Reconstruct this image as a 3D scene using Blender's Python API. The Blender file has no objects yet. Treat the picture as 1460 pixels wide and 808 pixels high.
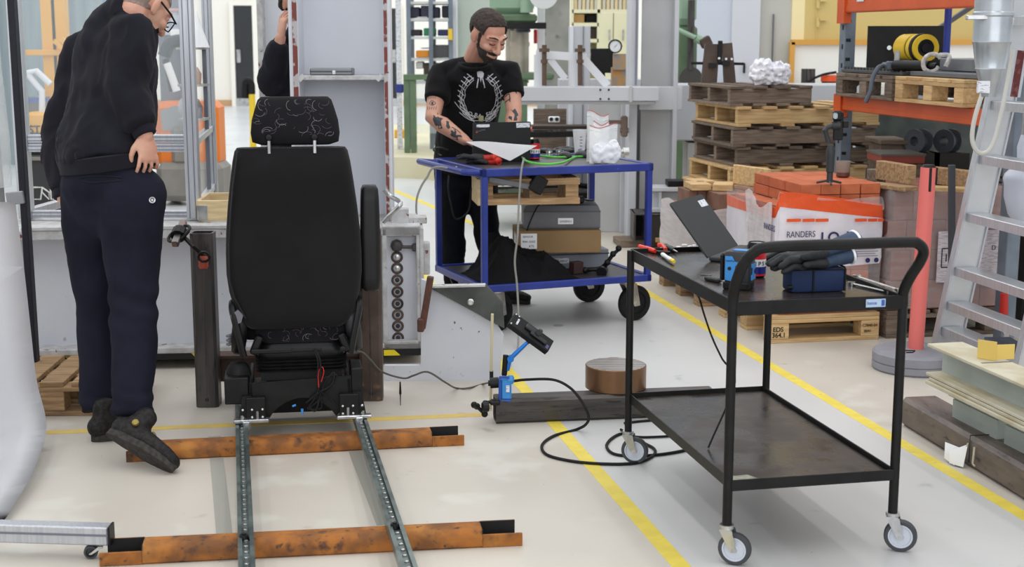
import bpy, bmesh, math, random
from mathutils import Vector, Matrix, Quaternion, noise
from mathutils.bvhtree import BVHTree

# ------------------------------------------------------------------ camera, world, lights
SC = bpy.context.scene
COL = SC.collection
F_PX, CAM_H = 2000.0, 1.55
TILT = math.atan(349 / F_PX)
CT, ST = math.cos(TILT), math.sin(TILT)
cam_d = bpy.data.cameras.new('camera')
cam_d.sensor_width = 36.0
cam_d.lens = F_PX * 36.0 / 1460.0
cam_d.clip_end = 200
cam_d.dof.use_dof = True
cam_d.dof.focus_distance = 5.6
cam_d.dof.aperture_fstop = 5.0
cam = bpy.data.objects.new('camera', cam_d)
COL.objects.link(cam)
cam.location = (0, 0, CAM_H)
cam.rotation_euler = (math.pi / 2 - TILT, 0, 0)
SC.camera = cam

world = bpy.data.worlds.new('hall_daylight')
SC.world = world
world.use_nodes = True
bg = world.node_tree.nodes['Background']
bg.inputs[0].default_value = (0.93, 0.97, 1.0, 1)
bg.inputs[1].default_value = 0.84

def area(name, loc, target, sx, sy, power, col=(1, 1, 1)):
    l = bpy.data.lights.new(name, 'AREA')
    l.shape = 'RECTANGLE'
    l.size, l.size_y, l.energy, l.color = sx, sy, power, col
    o = bpy.data.objects.new(name, l)
    COL.objects.link(o)
    o.location = loc
    o.rotation_euler = (Vector(target) - Vector(loc)).to_track_quat('-Z', 'Y').to_euler()
    return o
# rows of narrow ceiling luminaires running along the hall, and the roof light over its far half
for lx, pw_ in ((-4.6, 105), (-2.1, 105), (.4, 112), (2.9, 112), (5.4, 105)):
    o = area('ceiling_luminaire_row', (lx - 1.4, 7.5, 6.2), (lx, 8, 0), .25, 16, pw_, (1, .985, .96))
    o.rotation_euler = (0, 0, math.radians(11.5))
area('roof_light', (-1, 24, 7.5), (-1, 25, 0), 16, 14, 900, (.94, .97, 1))
area('added_front_fill', (1, -9, 4.0), (0, 8, .8), 16, 4.5, 460, (.97, .98, 1))  # unseen fill lamp, added to brighten upright faces turned to the camera

SC.view_settings.view_transform = 'Standard'
SC.view_settings.look = 'None'
SC.view_settings.exposure = 0.0
SC.view_settings.gamma = 1.0
SC.view_settings.use_curve_mapping = False

# ------------------------------------------------------------------ measuring helpers
def _ray(u, v):
    a, b = (u - 730) / F_PX, -(v - 404) / F_PX
    return Vector((a, CT + b * ST, -ST + b * CT))
def at(u, v, Y):
    """the point at distance Y along the hall that the photograph shows at (u, v)"""
    r = _ray(u, v)
    return Vector((0, 0, CAM_H)) + r * (Y / r.y)
def on(u, v, z=0.0):
    """the point at height z that the photograph shows at (u, v)"""
    r = _ray(u, v)
    return Vector((0, 0, CAM_H)) + r * ((z - CAM_H) / r.z)
ROOM = math.radians(11)

# ------------------------------------------------------------------ materials
def lin(c):
    out = []
    for x in c[:3]:
        x /= 255.0
        out.append(x / 12.92 if x <= .04045 else ((x + .055) / 1.055) ** 2.4)
    return (*out, 1.0)
MATS = {}
def pm(name, col, col2=None, sc=6., rough=.5, r2=None, metal=0., bump=0., bsc=80., st=(1, 1, 1), rnd=0.,
       spots=None, ramp=(.35, .65), coat=0., trans=0., alpha=1., emit=0., det=5., spec=.5, dist=0., ior=1.45, sheen=0., lay=()):
    m = bpy.data.materials.new(name)
    m.use_nodes = True
    nt = m.node_tree
    N, L = nt.nodes, nt.links
    b = N['Principled BSDF']
    tc = N.new('ShaderNodeTexCoord')
    mp = N.new('ShaderNodeMapping')
    mp.inputs['Scale'].default_value = st
    L.new(tc.outputs['Object'], mp.inputs[0])
    vec = mp.outputs[0]
    if rnd or col2:
        oi = N.new('ShaderNodeObjectInfo')
        ad = N.new('ShaderNodeVectorMath'); ad.operation = 'ADD'
        ml = N.new('ShaderNodeVectorMath'); ml.operation = 'SCALE'
        cx = N.new('ShaderNodeCombineXYZ')
        for i in range(3): L.new(oi.outputs['Random'], cx.inputs[i])
        L.new(cx.outputs[0], ml.inputs[0]); ml.inputs['Scale'].default_value = 37.0
        L.new(mp.outputs[0], ad.inputs[0]); L.new(ml.outputs[0], ad.inputs[1])
        vec = ad.outputs[0]
    def noi(scale, d=det, ds=dist):
        n = N.new('ShaderNodeTexNoise')
        n.inputs['Scale'].default_value = scale; n.inputs['Detail'].default_value = d
        n.inputs['Distortion'].default_value = ds
        L.new(vec, n.inputs['Vector'])
        return n.outputs['Fac']
    def rampf(f, lo, hi):
        r = N.new('ShaderNodeMapRange'); r.interpolation_type = 'SMOOTHSTEP'
        L.new(f, r.inputs[0]); r.inputs[1].default_value = lo; r.inputs[2].default_value = hi
        return r.outputs[0]
    def mix(f, a, c):
        x = N.new('ShaderNodeMix'); x.data_type = 'RGBA'
        L.new(f, x.inputs[0])
        for s, v in ((6, a), (7, c)):
            if isinstance(v, tuple): x.inputs[s].default_value = v
            else: L.new(v, x.inputs[s])
        return x.outputs[2]
    cur = lin(col)
    if col2:
        f0 = rampf(noi(sc), *ramp)
        cur = mix(f0, cur, lin(col2))
        if r2 is not None:
            q = N.new('ShaderNodeMapRange'); L.new(f0, q.inputs[0])
            q.inputs[3].default_value = rough; q.inputs[4].default_value = r2
            L.new(q.outputs[0], b.inputs['Roughness'])
    for c3, s3, lo, hi in (spots or ()):
        cur = mix(rampf(noi(s3, 4), lo, hi), cur, lin(c3))
    if rnd:
        hs = N.new('ShaderNodeHueSaturation')
        r = N.new('ShaderNodeMapRange')
        L.new(oi.outputs['Random'], r.inputs[0])
        r.inputs[3].default_value = 1 - rnd; r.inputs[4].default_value = 1 + rnd
        L.new(r.outputs[0], hs.inputs['Value'])
        if isinstance(cur, tuple): hs.inputs['Color'].default_value = cur
        else: L.new(cur, hs.inputs['Color'])
        cur = hs.outputs[0]
    if isinstance(cur, tuple): b.inputs['Base Color'].default_value = cur
    else: L.new(cur, b.inputs['Base Color'])
    if not (col2 and r2 is not None): b.inputs['Roughness'].default_value = rough
    b.inputs['Metallic'].default_value = metal
    b.inputs['Coat Weight'].default_value = coat
    b.inputs['Transmission Weight'].default_value = trans
    b.inputs['Alpha'].default_value = alpha
    b.inputs['IOR'].default_value = ior
    b.inputs['Specular IOR Level'].default_value = spec
    b.inputs['Sheen Weight'].default_value = sheen
    if emit:
        b.inputs['Emission Color'].default_value = lin(col); b.inputs['Emission Strength'].default_value = emit
    if bump:
        bp = N.new('ShaderNodeBump'); bp.inputs['Strength'].default_value = bump; bp.inputs['Distance'].default_value = .01
        L.new(noi(bsc, 3, 0), bp.inputs['Height']); L.new(bp.outputs[0], b.inputs['Normal'])
    MATS[name] = m
    return m

# ------------------------------------------------------------------ mesh builder
class MB:
    def __init__(s): s.bm = bmesh.new()
    def _xf(s, vs, M):
        for v in vs: v.co = M @ v.co
    def box(s, c, size, rz=0., bev=0., R=None, seg=1):
        r = bmesh.ops.create_cube(s.bm, size=1.0)
        vs = r['verts']
        for v in vs: v.co = Vector((v.co.x * size[0], v.co.y * size[1], v.co.z * size[2]))
        if bev:
            es = list({e for v in vs for e in v.link_edges})
            rb = bmesh.ops.bevel(s.bm, geom=es, offset=bev, segments=seg, affect='EDGES', profile=.5)
            vs = list({v for f in rb['faces'] for v in f.verts} | {v for v in vs if v.is_valid})
        Rm = R if R is not None else Matrix.Rotation(rz, 3, 'Z')
        s._xf(vs, Matrix.Translation(Vector(c)) @ Rm.to_4x4())
        return vs
    def bar(s, a, b, w, h, up=(0, 0, 1), bev=0.):
        a, b = Vector(a), Vector(b)
        y = (b - a).normalized(); up = Vector(up)
        x = y.cross(up)
        if x.length < 1e-4: x = y.cross(Vector((1, 0, 0)))
        x.normalize(); z = x.cross(y)
        R = Matrix((x, y, z)).transposed()
        return s.box((a + b) / 2, (w, (b - a).length, h), R=R, bev=bev)
    def cyl(s, a, b, r, r2=None, seg=16, cap=True):
        a, b = Vector(a), Vector(b)
        z = (b - a); n = z.length
        q = z.to_track_quat('Z', 'Y').to_matrix()
        x, y = q.col[0], q.col[1]
        r2 = r if r2 is None else r2
        rings = []
        for p, rr in ((a, r), (b, r2)):
            rings.append([s.bm.verts.new(p + (x * math.cos(t) + y * math.sin(t)) * max(rr, 1e-5)) for t in [2 * math.pi * i / seg for i in range(seg)]])
        s._skin(rings, cap)
    def _skin(s, rings, cap=True, closed=False):
        n = len(rings[0])
        m = len(rings)
        for k in range(m if closed else m - 1):
            A, B = rings[k], rings[(k + 1) % m]
            for i in range(n):
                j = (i + 1) % n
                s.bm.faces.new((A[i], A[j], B[j], B[i]))
        if cap and not closed:
            s.bm.faces.new(list(reversed(rings[0])))
            s.bm.faces.new(rings[-1])
    def loft(s, rings, cap=True, closed=False):
        s._skin([[s.bm.verts.new(Vector(p)) for p in r] for r in rings], cap, closed)
    def tube(s, pts, r, seg=8, closed=False, cap=True):
        pts = [Vector(p) for p in pts]
        n = len(pts)
        rs = r if isinstance(r, (list, tuple)) else [r] * n
        rings = []
        prev = None
        for i, p in enumerate(pts):
            if closed: t = pts[(i + 1) % n] - pts[i - 1]
            else: t = pts[min(i + 1, n - 1)] - pts[max(i - 1, 0)]
            if t.length < 1e-9: t = Vector((0, 0, 1))
            t.normalize()
            if prev is None:
                x = t.orthogonal().normalized()
            else:
                x = prev - t * prev.dot(t)
                if x.length < 1e-6: x = t.orthogonal()
                x.normalize()
            prev = x
            y = t.cross(x)
            rings.append([p + (x * math.cos(a) + y * math.sin(a)) * rs[i] for a in [2 * math.pi * k / seg for k in range(seg)]])
        s.loft(rings, cap, closed)
    def lathe(s, prof, c=(0, 0, 0), axis=(0, 0, 1), seg=24, ring=False):
        """profile [(radius, height)...]; ends on the axis are closed"""
        q = Vector(axis).normalized().to_track_quat('Z', 'Y').to_matrix()
        c = Vector(c)
        rings = [[c + q @ Vector((max(r, 1e-5) * math.cos(a), max(r, 1e-5) * math.sin(a), h)) for a in [2 * math.pi * i / seg for i in range(seg)]] for r, h in prof]
        s.loft(rings, not ring, ring)
    def prism(s, poly, o, x, y, thick):
        """flat outline poly in the plane (o, x, y), thickened along x cross y"""
        o, x, y = Vector(o), Vector(x).normalized(), Vector(y).normalized()
        n = x.cross(y).normalized()
        A = [o + x * p[0] + y * p[1] for p in poly]
        B = [p + n * thick for p in A]
        s.loft([A, B], True)
    def poly(s, pts3, n, thick):
        n = Vector(n)
        A = [Vector(p) for p in pts3]
        s.loft([A, [p + n * thick for p in A]], True)
    def ell(s, c, r, R=None, u=16, v=10):
        rr = bmesh.ops.create_uvsphere(s.bm, u_segments=u, v_segments=v, radius=1.0)
        M = Matrix.Translation(Vector(c)) @ (R.to_4x4() if R is not None else Matrix.Identity(4)) @ Matrix.Diagonal((r[0], r[1], r[2], 1))
        s._xf(rr['verts'], M)
        return rr['verts']
    def hollow(s, a, b, w, h, t, up=(0, 0, 1)):
        """open rectangular tube"""
        a, b = Vector(a), Vector(b)
        y = (b - a).normalized()
        x = y.cross(Vector(up))
        if x.length < 1e-4: x = y.cross(Vector((0, 1, 0)))
        x.normalize(); z = x.cross(y)
        def ring(p, w, h):
            c = min(w, h) * .12
            q = [(-w/2 + c, -h/2), (w/2 - c, -h/2), (w/2, -h/2 + c), (w/2, h/2 - c), (w/2 - c, h/2), (-w/2 + c, h/2), (-w/2, h/2 - c), (-w/2, -h/2 + c)]
            return [p + x * u + z * v for u, v in q]
        s.loft([ring(a, w, h), ring(b, w, h), ring(b, w - 2 * t, h - 2 * t), ring(a, w - 2 * t, h - 2 * t)], cap=False, closed=True)
    def mesh(s, name, M=None):
        bmesh.ops.recalc_face_normals(s.bm, faces=s.bm.faces)
        me = bpy.data.meshes.new(name)
        if M is not None: bmesh.ops.transform(s.bm, matrix=M, verts=s.bm.verts)
        s.bm.to_mesh(me); s.bm.free()
        return me

WM = {}
def link(name, me, mat, parent=None, sm=35, label=None):
    o = bpy.data.objects.new(name, me)
    COL.objects.link(o)
    if mat is not None and not me.materials:
        for m in (mat if isinstance(mat, (list, tuple)) else [mat]): me.materials.append(m)
    if sm and me.polygons:
        me.polygons.foreach_set('use_smooth', [True] * len(me.polygons))
        if sm < 180: me.set_sharp_from_angle(angle=math.radians(sm))
    if parent is not None: o.parent = parent
    if label: o['label'] = label
    WM[o.name] = WM[parent.name].copy() if parent is not None else Matrix.Identity(4)
    return o
def part(parent, name, mb, mat, world=False, sm=35, label=None):
    M = WM[parent.name].inverted() if world else None
    return link(name, mb.mesh(name, M), mat, parent, sm, label)
def pw(parent, name, mb, mat, sm=35, label=None):
    return part(parent, name, mb, mat, True, sm, label)
def tag(o, label, cat, group=None):
    o['label'] = label; o['category'] = cat
    if group: o['group'] = group
    return o
def thing(name, label, cat, loc=(0, 0, 0), rz=0., group=None):
    o = bpy.data.objects.new(name, None)
    o.empty_display_size = .05
    COL.objects.link(o)
    o.location = loc; o.rotation_euler = (0, 0, rz)
    WM[o.name] = Matrix.Translation(Vector(loc)) @ Matrix.Rotation(rz, 4, 'Z')
    return tag(o, label, cat, group)
def solo(name, label, cat, mb, mat, group=None, sm=35):
    """a thing that is one mesh, built in world coordinates; its origin goes to its base"""
    cs = [v.co for v in mb.bm.verts]
    lo = Vector((min(c[i] for c in cs) for i in range(3))); hi = Vector((max(c[i] for c in cs) for i in range(3)))
    b = Vector(((lo.x + hi.x) / 2, (lo.y + hi.y) / 2, lo.z))
    o = link(name, mb.mesh(name, Matrix.Translation(-b)), mat, None, sm)
    o.location = b
    WM[o.name] = Matrix.Translation(b)
    return tag(o, label, cat, group)
def struct(name, mb, mat, sm=35):
    o = link(name, mb.mesh(name), mat, None, sm)
    o['kind'] = 'structure'
    return o
def copy_tree(o, loc, rz=0., label=None, group=None):
    def rec(s, par):
        c = s.copy(); COL.objects.link(c)
        if par is not None: c.parent = par
        for ch in s.children: rec(ch, c)
        return c
    c = rec(o, None)
    c.location = loc; c.rotation_euler = (0, 0, rz)
    WM[c.name] = Matrix.Translation(Vector(loc)) @ Matrix.Rotation(rz, 4, 'Z')
    if label: c['label'] = label
    if group: c['group'] = group
    return c
def smooth_path(pts, n=6):
    """Catmull-Rom through pts"""
    P = [Vector(p) for p in pts]
    P = [P[0] * 2 - P[1]] + P + [P[-1] * 2 - P[-2]]
    out = []
    for i in range(1, len(P) - 2):
        for k in range(n):
            t = k / n
            a, b, c, d = P[i - 1], P[i], P[i + 1], P[i + 2]
            out.append(.5 * ((2 * b) + (c - a) * t + (2 * a - 5 * b + 4 * c - d) * t * t + (3 * b - a - 3 * c + d) * t ** 3))
    out.append(P[-2])
    return out
def text(parent, s, o, x, y, size, mat, name='lettering', ext=.0006, bold=False, squeeze=1., world=True, align='LEFT'):
    """flat lettering whose baseline starts at o and runs along x, letters standing along y"""
    cu = bpy.data.curves.new(name, 'FONT')
    cu.body = s; cu.size = size; cu.extrude = ext; cu.align_x = align
    if bold: cu.offset = size * .018
    cu.materials.append(mat)
    tmp = bpy.data.objects.new(name + '_curve', cu)
    COL.objects.link(tmp)
    dg = bpy.context.evaluated_depsgraph_get()
    me = bpy.data.meshes.new_from_object(tmp.evaluated_get(dg), depsgraph=dg)
    bpy.data.objects.remove(tmp)
    me.materials.clear(); me.materials.append(mat)
    ob = bpy.data.objects.new(name, me)
    COL.objects.link(ob)
    x, y = Vector(x).normalized(), Vector(y).normalized()
    M = Matrix((x * squeeze, y, x.cross(y))).transposed().to_4x4(); M.translation = Vector(o)
    ob.parent = parent
    if world: M = WM[parent.name].inverted() @ M
    ob.matrix_local = M
    WM[ob.name] = WM[parent.name] @ M
    return ob
# ------------------------------------------------------------------ material list
black_steel = pm('black_painted_steel', (18, 18, 19), (26, 25, 25), sc=20, spec=.3, rough=.42, bump=.06, bsc=140)
tray_top = pm('worn_black_sheet', (42, 38, 36), (62, 52, 46), sc=5, rough=.16, r2=.3, spots=[((28, 26, 26), 14, .55, .7), ((120, 116, 112), 9, .69, .78)], bump=.03, bsc=30)
shelf_top = pm('worn_brown_hardboard', (44, 36, 32), (62, 51, 45), sc=7, rough=.2, r2=.42, spec=.4, spots=[((32, 27, 25), 9, .5, .7), ((132, 124, 118), 22, .72, .78), ((160, 156, 152), 90, .75, .78)], bump=.04, bsc=40)
chrome = pm('zinc_plate', (205, 205, 205), (170, 172, 174), sc=18, rough=.28, metal=.9)
grey_rubber = pm('grey_rubber_tyre', (66, 68, 72), rough=.6)
white_plastic = pm('pale_grey_wheel_plastic', (205, 210, 220), rough=.4)
black_rubber = pm('black_rubber', (20, 20, 22), (30, 30, 31), sc=30, spec=.3, rough=.65)
black_plastic = pm('black_plastic', (18, 18, 20), spec=.35, rough=.45)
dark_plastic = pm('dark_grey_plastic', (48, 49, 52), rough=.5, bump=.05, bsc=200)
rust = pm('rusted_steel', (166, 102, 40), (118, 74, 38), sc=12, rough=.75, spots=[((72, 50, 38), 16, .56, .72), ((182, 120, 52), 5, .55, .75), ((70, 52, 42), 40, .6, .74)], bump=.12, bsc=90)
slot_dark = pm('dark_steel_and_slot_shade', (22, 22, 24), rough=.6)  # dark steel, and the painted shade in the rusty beam slots
rail_steel = pm('zinc_rail_steel', (84, 94, 92), (118, 130, 126), sc=4, rough=.35, metal=.6, st=(3, 3, 3))
bolt_zinc = pm('bright_bolt_zinc', (215, 218, 216), rough=.25, metal=.7)
raw_tube = pm('raw_mill_scale_tube', (66, 63, 63), (88, 82, 80), sc=3, rough=.42, metal=.35, st=(8, 8, 1), spots=[((48, 46, 47), 10, .55, .7), ((112, 92, 78), 26, .68, .76)], bump=.05, bsc=60)
brown_tube = pm('brown_mill_scale', (74, 60, 54), (96, 80, 72), sc=5, rough=.5, metal=.25, spots=[((54, 47, 46), 8, .55, .7), ((120, 92, 66), 20, .62, .74)], bump=.06, bsc=60)
grey_paint = pm('chipped_pale_grey_paint', (210, 212, 220), (202, 205, 214), sc=3, rough=.5, spots=[((120, 70, 60), 34, .72, .745), ((150, 146, 140), 14, .68, .76)], bump=.03, bsc=30)
grey_edge = pm('chipped_grey_edge', (196, 196, 197), (172, 170, 170), sc=18, rough=.6, spots=[((118, 62, 54), 22, .66, .69), ((108, 102, 98), 40, .68, .72)], bump=.08, bsc=60)
primer_edge = pm('red_primer_showing_edge', (178, 174, 176), (120, 62, 56), sc=18, rough=.7, ramp=(.42, .5), bump=.1, bsc=50)
column_paint = pm('grey_column_paint', (214, 216, 223), (207, 210, 218), sc=2, rough=.5, spots=[((120, 112, 108), 40, .76, .78)])
portal_paint = pm('pale_grey_portal_paint', (198, 200, 206), (190, 192, 197), sc=2, rough=.5)
concrete_grey = pm('grey_painted_web', (192, 192, 193), (184, 184, 184), sc=4, rough=.6)
alu = pm('anodised_aluminium', (198, 200, 206), (184, 187, 194), sc=5, rough=.35, metal=.55, st=(20, 20, 1))
alu_dark = pm('aluminium_groove', (120, 124, 134), rough=.5, metal=.4)
alu_bright = pm('bright_ladder_aluminium', (206, 208, 211), (194, 196, 200), sc=3, rough=.36, metal=.7, st=(1, 1, 1.5))
glass = pm('clear_polycarbonate', (226, 236, 240), rough=.03, trans=0., alpha=.16, spec=.6)
blue_paint = pm('blue_trolley_paint', (38, 56, 142), (32, 50, 130), sc=8, rough=.35, spots=[((120, 130, 180), 60, .74, .77)])
table_ply = pm('dark_table_board', (58, 57, 58), (48, 47, 48), sc=8, rough=.4)
wood_new = pm('fresh_pallet_wood', (206, 176, 128), (186, 150, 104), sc=4, rough=.75, st=(1.2, 14, 14), rnd=.14, bump=.1, bsc=40, spots=[((150, 112, 74), 10, .62, .8)])
wood_old = pm('weathered_pallet_wood', (128, 112, 98), (100, 86, 75), sc=5, rough=.85, st=(1.2, 14, 14), rnd=.22, bump=.2, bsc=40, spots=[((70, 60, 52), 12, .6, .8)])
wood_mid = pm('aged_pallet_wood', (178, 146, 106), (142, 112, 82), sc=5, rough=.8, st=(1.2, 14, 14), rnd=.18, bump=.15, bsc=40)
plywood = pm('pale_crate_wood', (222, 200, 158), (206, 180, 136), sc=4, rough=.7, st=(1.5, 12, 12), rnd=.06, bump=.06, bsc=40)
brick_orange = pm('orange_brick', (190, 104, 68), (176, 92, 58), sc=10, rough=.85, rnd=.10, bump=.15, bsc=90)
brick_brown = pm('brown_brick', (140, 104, 88), (124, 90, 76), sc=10, rough=.85, rnd=.12, bump=.15, bsc=90)
brick_red = pm('dark_red_brick', (142, 90, 80), (124, 78, 70), sc=8, rough=.85, rnd=.1, bump=.15, bsc=90)
film = pm('clear_stretch_film', (238, 226, 224), (255, 255, 255), sc=6, rough=.18, alpha=.22, st=(1, 1, 9), bump=.6, bsc=30)
film_white = pm('milky_stretch_film', (234, 226, 226), (222, 212, 212), sc=7, rough=.25, alpha=.72, st=(1, 1, 8), bump=.25, bsc=14)
bag_orange = pm('orange_printed_film', (226, 86, 34), (214, 76, 28), sc=5, rough=.3, bump=.5, bsc=16)
bag_white = pm('white_printed_film', (222, 216, 222), (206, 200, 210), sc=5, rough=.3, bump=.5, bsc=16)
ink_navy = pm('navy_ink', (38, 36, 84), rough=.5)
ink_black = pm('black_ink', (20, 20, 22), rough=.6)
ink_white = pm('white_ink', (232, 232, 232), rough=.6)
ink_grey = pm('grey_ink', (110, 110, 118), rough=.6)
paper = pm('white_paper', (246, 247, 250), rough=.7)
paper_print = pm('printed_label_paper', (222, 224, 230), (150, 152, 166), sc=30, rough=.7, st=(1, 6, 6), ramp=(.55, .6))
cardboard = pm('brown_cardboard', (150, 122, 84), (140, 112, 76), sc=4, rough=.8, bump=.04)
seat_fabric = pm('black_seat_velour', (27, 26, 28), (21, 20, 22), sc=3, rough=.9, spec=.25, bump=.12, bsc=420, sheen=.08)
vinyl = pm('black_vinyl', (28, 28, 30), (22, 22, 24), sc=5, spec=.35, rough=.4, bump=.05, bsc=200)
hand_blue = pm('bright_blue_plastic', (58, 142, 214), rough=.35)
hand_blue_metal = pm('blue_anodised_metal', (40, 118, 205), rough=.3, metal=.5)
red_plastic = pm('red_plastic', (220, 52, 36), rough=.4)
red_grip = pm('red_lacquer', (190, 40, 30), rough=.4)
yellow_plastic = pm('yellow_plastic', (240, 200, 50), rough=.4)
tape_yellow = pm('yellow_floor_tape', (236, 214, 88), (226, 204, 82), sc=14, rough=.55, spots=[((196, 180, 120), 20, .66, .74)])
tape_old = pm('worn_yellow_floor_tape', (222, 190, 92), (206, 180, 110), sc=12, rough=.6)
denim_cuff = pm('blue_knit_cuff', (66, 82, 104), (56, 70, 92), sc=30, rough=.9, bump=.2, bsc=300)
glove_black = pm('black_glove_coating', (46, 47, 50), (36, 37, 40), sc=12, rough=.75, bump=.15, bsc=200)
navy_cloth = pm('navy_nylon', (28, 48, 88), (24, 42, 80), sc=12, rough=.7, bump=.12, bsc=300)
cotton_black = pm('black_cotton', (32, 32, 40), (26, 26, 33), sc=5, rough=.92, spec=.2, bump=.1, bsc=260, sheen=.04)
tee_black = pm('black_tee_cotton', (21, 21, 24), (16, 16, 18), sc=5, rough=.9, spec=.2, bump=.1, bsc=260, sheen=.05)
trouser_navy = pm('navy_chino', (27, 28, 42), (21, 22, 34), sc=6, rough=.85, spec=.2, bump=.1, bsc=300)
denim_black = pm('black_denim', (20, 22, 30), (15, 16, 22), sc=10, spec=.2, rough=.85, bump=.12, bsc=260)
cloth_black = pm('black_jacket_cloth', (27, 27, 31), (20, 20, 23), sc=8, rough=.85, bump=.1, bsc=200)
copper = pm('bronze_brown_side', (126, 94, 70), (104, 77, 57), sc=3, rough=.32, metal=.65, st=(1, 1, .2))
orange_rack = pm('orange_rack_paint', (206, 88, 36), (196, 80, 30), sc=5, rough=.4)
grey_rack = pm('blue_grey_galvanised', (128, 138, 150), (110, 120, 132), sc=6, rough=.45, metal=.4)
galv = pm('galvanised_duct', (196, 200, 204), (172, 178, 184), sc=5, rough=.3, metal=.7)
green_paint = pm('machine_green_paint', (146, 174, 150), (136, 164, 140), sc=3, rough=.45)
green_dark = pm('dark_green_paint', (100, 124, 94), (88, 110, 82), sc=4, rough=.5)
orange_paint = pm('truck_orange', (226, 120, 34), rough=.4)
yellow_paint = pm('truck_yellow', (232, 172, 60), rough=.45)
truck_grey = pm('truck_grey', (134, 130, 124), (124, 120, 114), sc=4, rough=.5)
salmon = pm('salmon_post_paint', (222, 112, 106), rough=.5)
pale_green_steel = pm('pale_green_primed_steel', (176, 184, 178), (162, 170, 164), sc=4, rough=.6, spots=[((150, 130, 100), 12, .68, .76)])
cream_edge = pm('cream_steel_edge', (200, 194, 174), (184, 174, 146), sc=8, rough=.65)
label_grey = pm('grey_toolbox_plastic', (112, 113, 117), (102, 103, 107), sc=6, rough=.5)
screen_glass = pm('dark_laptop_lid', (24, 25, 27), (20, 21, 22), sc=8, rough=.55)
lid_grey = pm('dark_grey_laptop_lid', (46, 47, 50), rough=.6)
cable_grey = pm('grey_cable', (140, 138, 134), rough=.5)
cable_green = pm('green_cable', (86, 190, 66), rough=.45)
clear_plastic = pm('clear_plastic', (236, 240, 244), (255, 255, 255), sc=8, rough=.12, alpha=.38, bump=.5, bsc=25)
skin = None
# ------------------------------------------------------------------ the hall
floor_beige = pm('pale_beige_floor_paint', (204, 197, 186), (196, 188, 177), sc=1.3, rough=.42, spots=[((172, 164, 150), 7, .66, .8), ((110, 104, 98), 26, .735, .775), ((209, 205, 195), 3, .56, .7)], bump=.02, bsc=25)
floor_grey = pm('blue_grey_floor_paint', (208, 207, 206), (200, 200, 199), sc=1.1, rough=.38, spots=[((168, 170, 172), 6, .66, .8), ((120, 118, 116), 28, .745, .785)], bump=.02, bsc=25)
floor_far = pm('light_grey_floor_paint', (214, 216, 218), (206, 209, 211), sc=.8, rough=.3, spots=[((184, 186, 186), 3, .6, .75)])
wall_white = pm('warm_white_wall_paint', (247, 243, 234), rough=.7)
wall_beige = pm('grey_beige_wall_panel', (196, 194, 186), (188, 187, 180), sc=1, rough=.6)
wall_tan = pm('tan_wall_panel', (216, 192, 124), rough=.6)
wall_cream = pm('cream_wall_panel', (250, 232, 180), rough=.6)
wall_bright = pm('bright_white_wall_panel', (250, 249, 244), rough=.6)
concrete = pm('grey_concrete', (162, 161, 154), (140, 140, 134), sc=3, rough=.85, spots=[((118, 116, 110), 9, .6, .75)], bump=.15, bsc=30)
door_dark = pm('charcoal_door', (48, 50, 52), rough=.5)
skirting_tan = pm('tan_skirting', (196, 160, 118), rough=.6)
plinth_paint = pm('cream_plinth_paint', (214, 208, 178), (206, 198, 166), sc=3, rough=.6, spots=[((176, 168, 140), 12, .66, .8)])

def line_at(p, q, Y):
    t = (Y - p.y) / (q.y - p.y)
    return p + (q - p) * t
LA, LB = on(972, 808), on(600, 388)
RA, RB = on(1460, 735), on(920, 415)
YN, YF = .6, 12.6
l0, l1, r0, r1 = line_at(LA, LB, YN), line_at(LA, LB, YF), line_at(RA, RB, YN), line_at(RA, RB, YF)
def slab(name, pts, mat):
    m = MB(); m.poly([Vector((p[0], p[1], -.12)) for p in pts], (0, 0, 1), .12)
    return struct(name, m, mat, 0)
slab('floor', [(-12, YN), (l0.x, YN), (l1.x, YF), (-12, YF)], floor_beige)
slab('floor', [(l0.x, YN), (r0.x, YN), (r1.x, YF), (l1.x, YF)], floor_grey)
slab('floor', [(r0.x, YN), (9, YN), (9, YF), (r1.x, YF)], floor_beige)
slab('floor', [(-14, YF), (13, YF), (13, 34), (-14, 34)], floor_far)

def strip(name, p, q, w, mat):
    p, q = Vector(p), Vector(q)
    n = Vector((-(q - p).y, (q - p).x, 0)).normalized() * w / 2
    m = MB(); m.poly([p - n, q - n, q + n, p + n], (0, 0, 1), .0012)
    return struct(name, m, mat, 0)
strip('trim_1', l0, LB + (LB - LA) * .35, .056, tape_yellow)
strip('trim_2', r0, line_at(RA, RB, 10.5), .056, tape_yellow)
strip('trim_3', on(58, 617), on(690, 591), .055, tape_old)
strip('trim_4', on(556, 269), on(690, 325), .07, tape_yellow)
strip('trim_5', on(300, 233), on(345, 258), .07, tape_yellow)
strip('trim_6', on(780, 320), on(970, 324), .07, tape_old)
g1 = on(345, 612)
strip('trim_7', g1 + Vector((-.09, -.1, 0)), on(338, 800) + Vector((-.03, 0, 0)), .05, pm('grey_floor_seam', (160, 158, 150), rough=.5))
strip('trim_8', on(505, 640), on(548, 748), .05, MATS['grey_floor_seam'])
# small floor drain lid under the blue trolley
m = MB(); m.cyl(on(796, 464), on(796, 464) + Vector((0, 0, .002)), .028, seg=20); tag(solo('floor_plug', 'small round grey plug lid set in the aisle floor below the blue trolley', 'floor plug', m, pm('plug_ring', (158, 158, 154), rough=.5)), 'small round grey plug lid set in the aisle floor below the blue trolley', 'floor plug')

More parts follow.
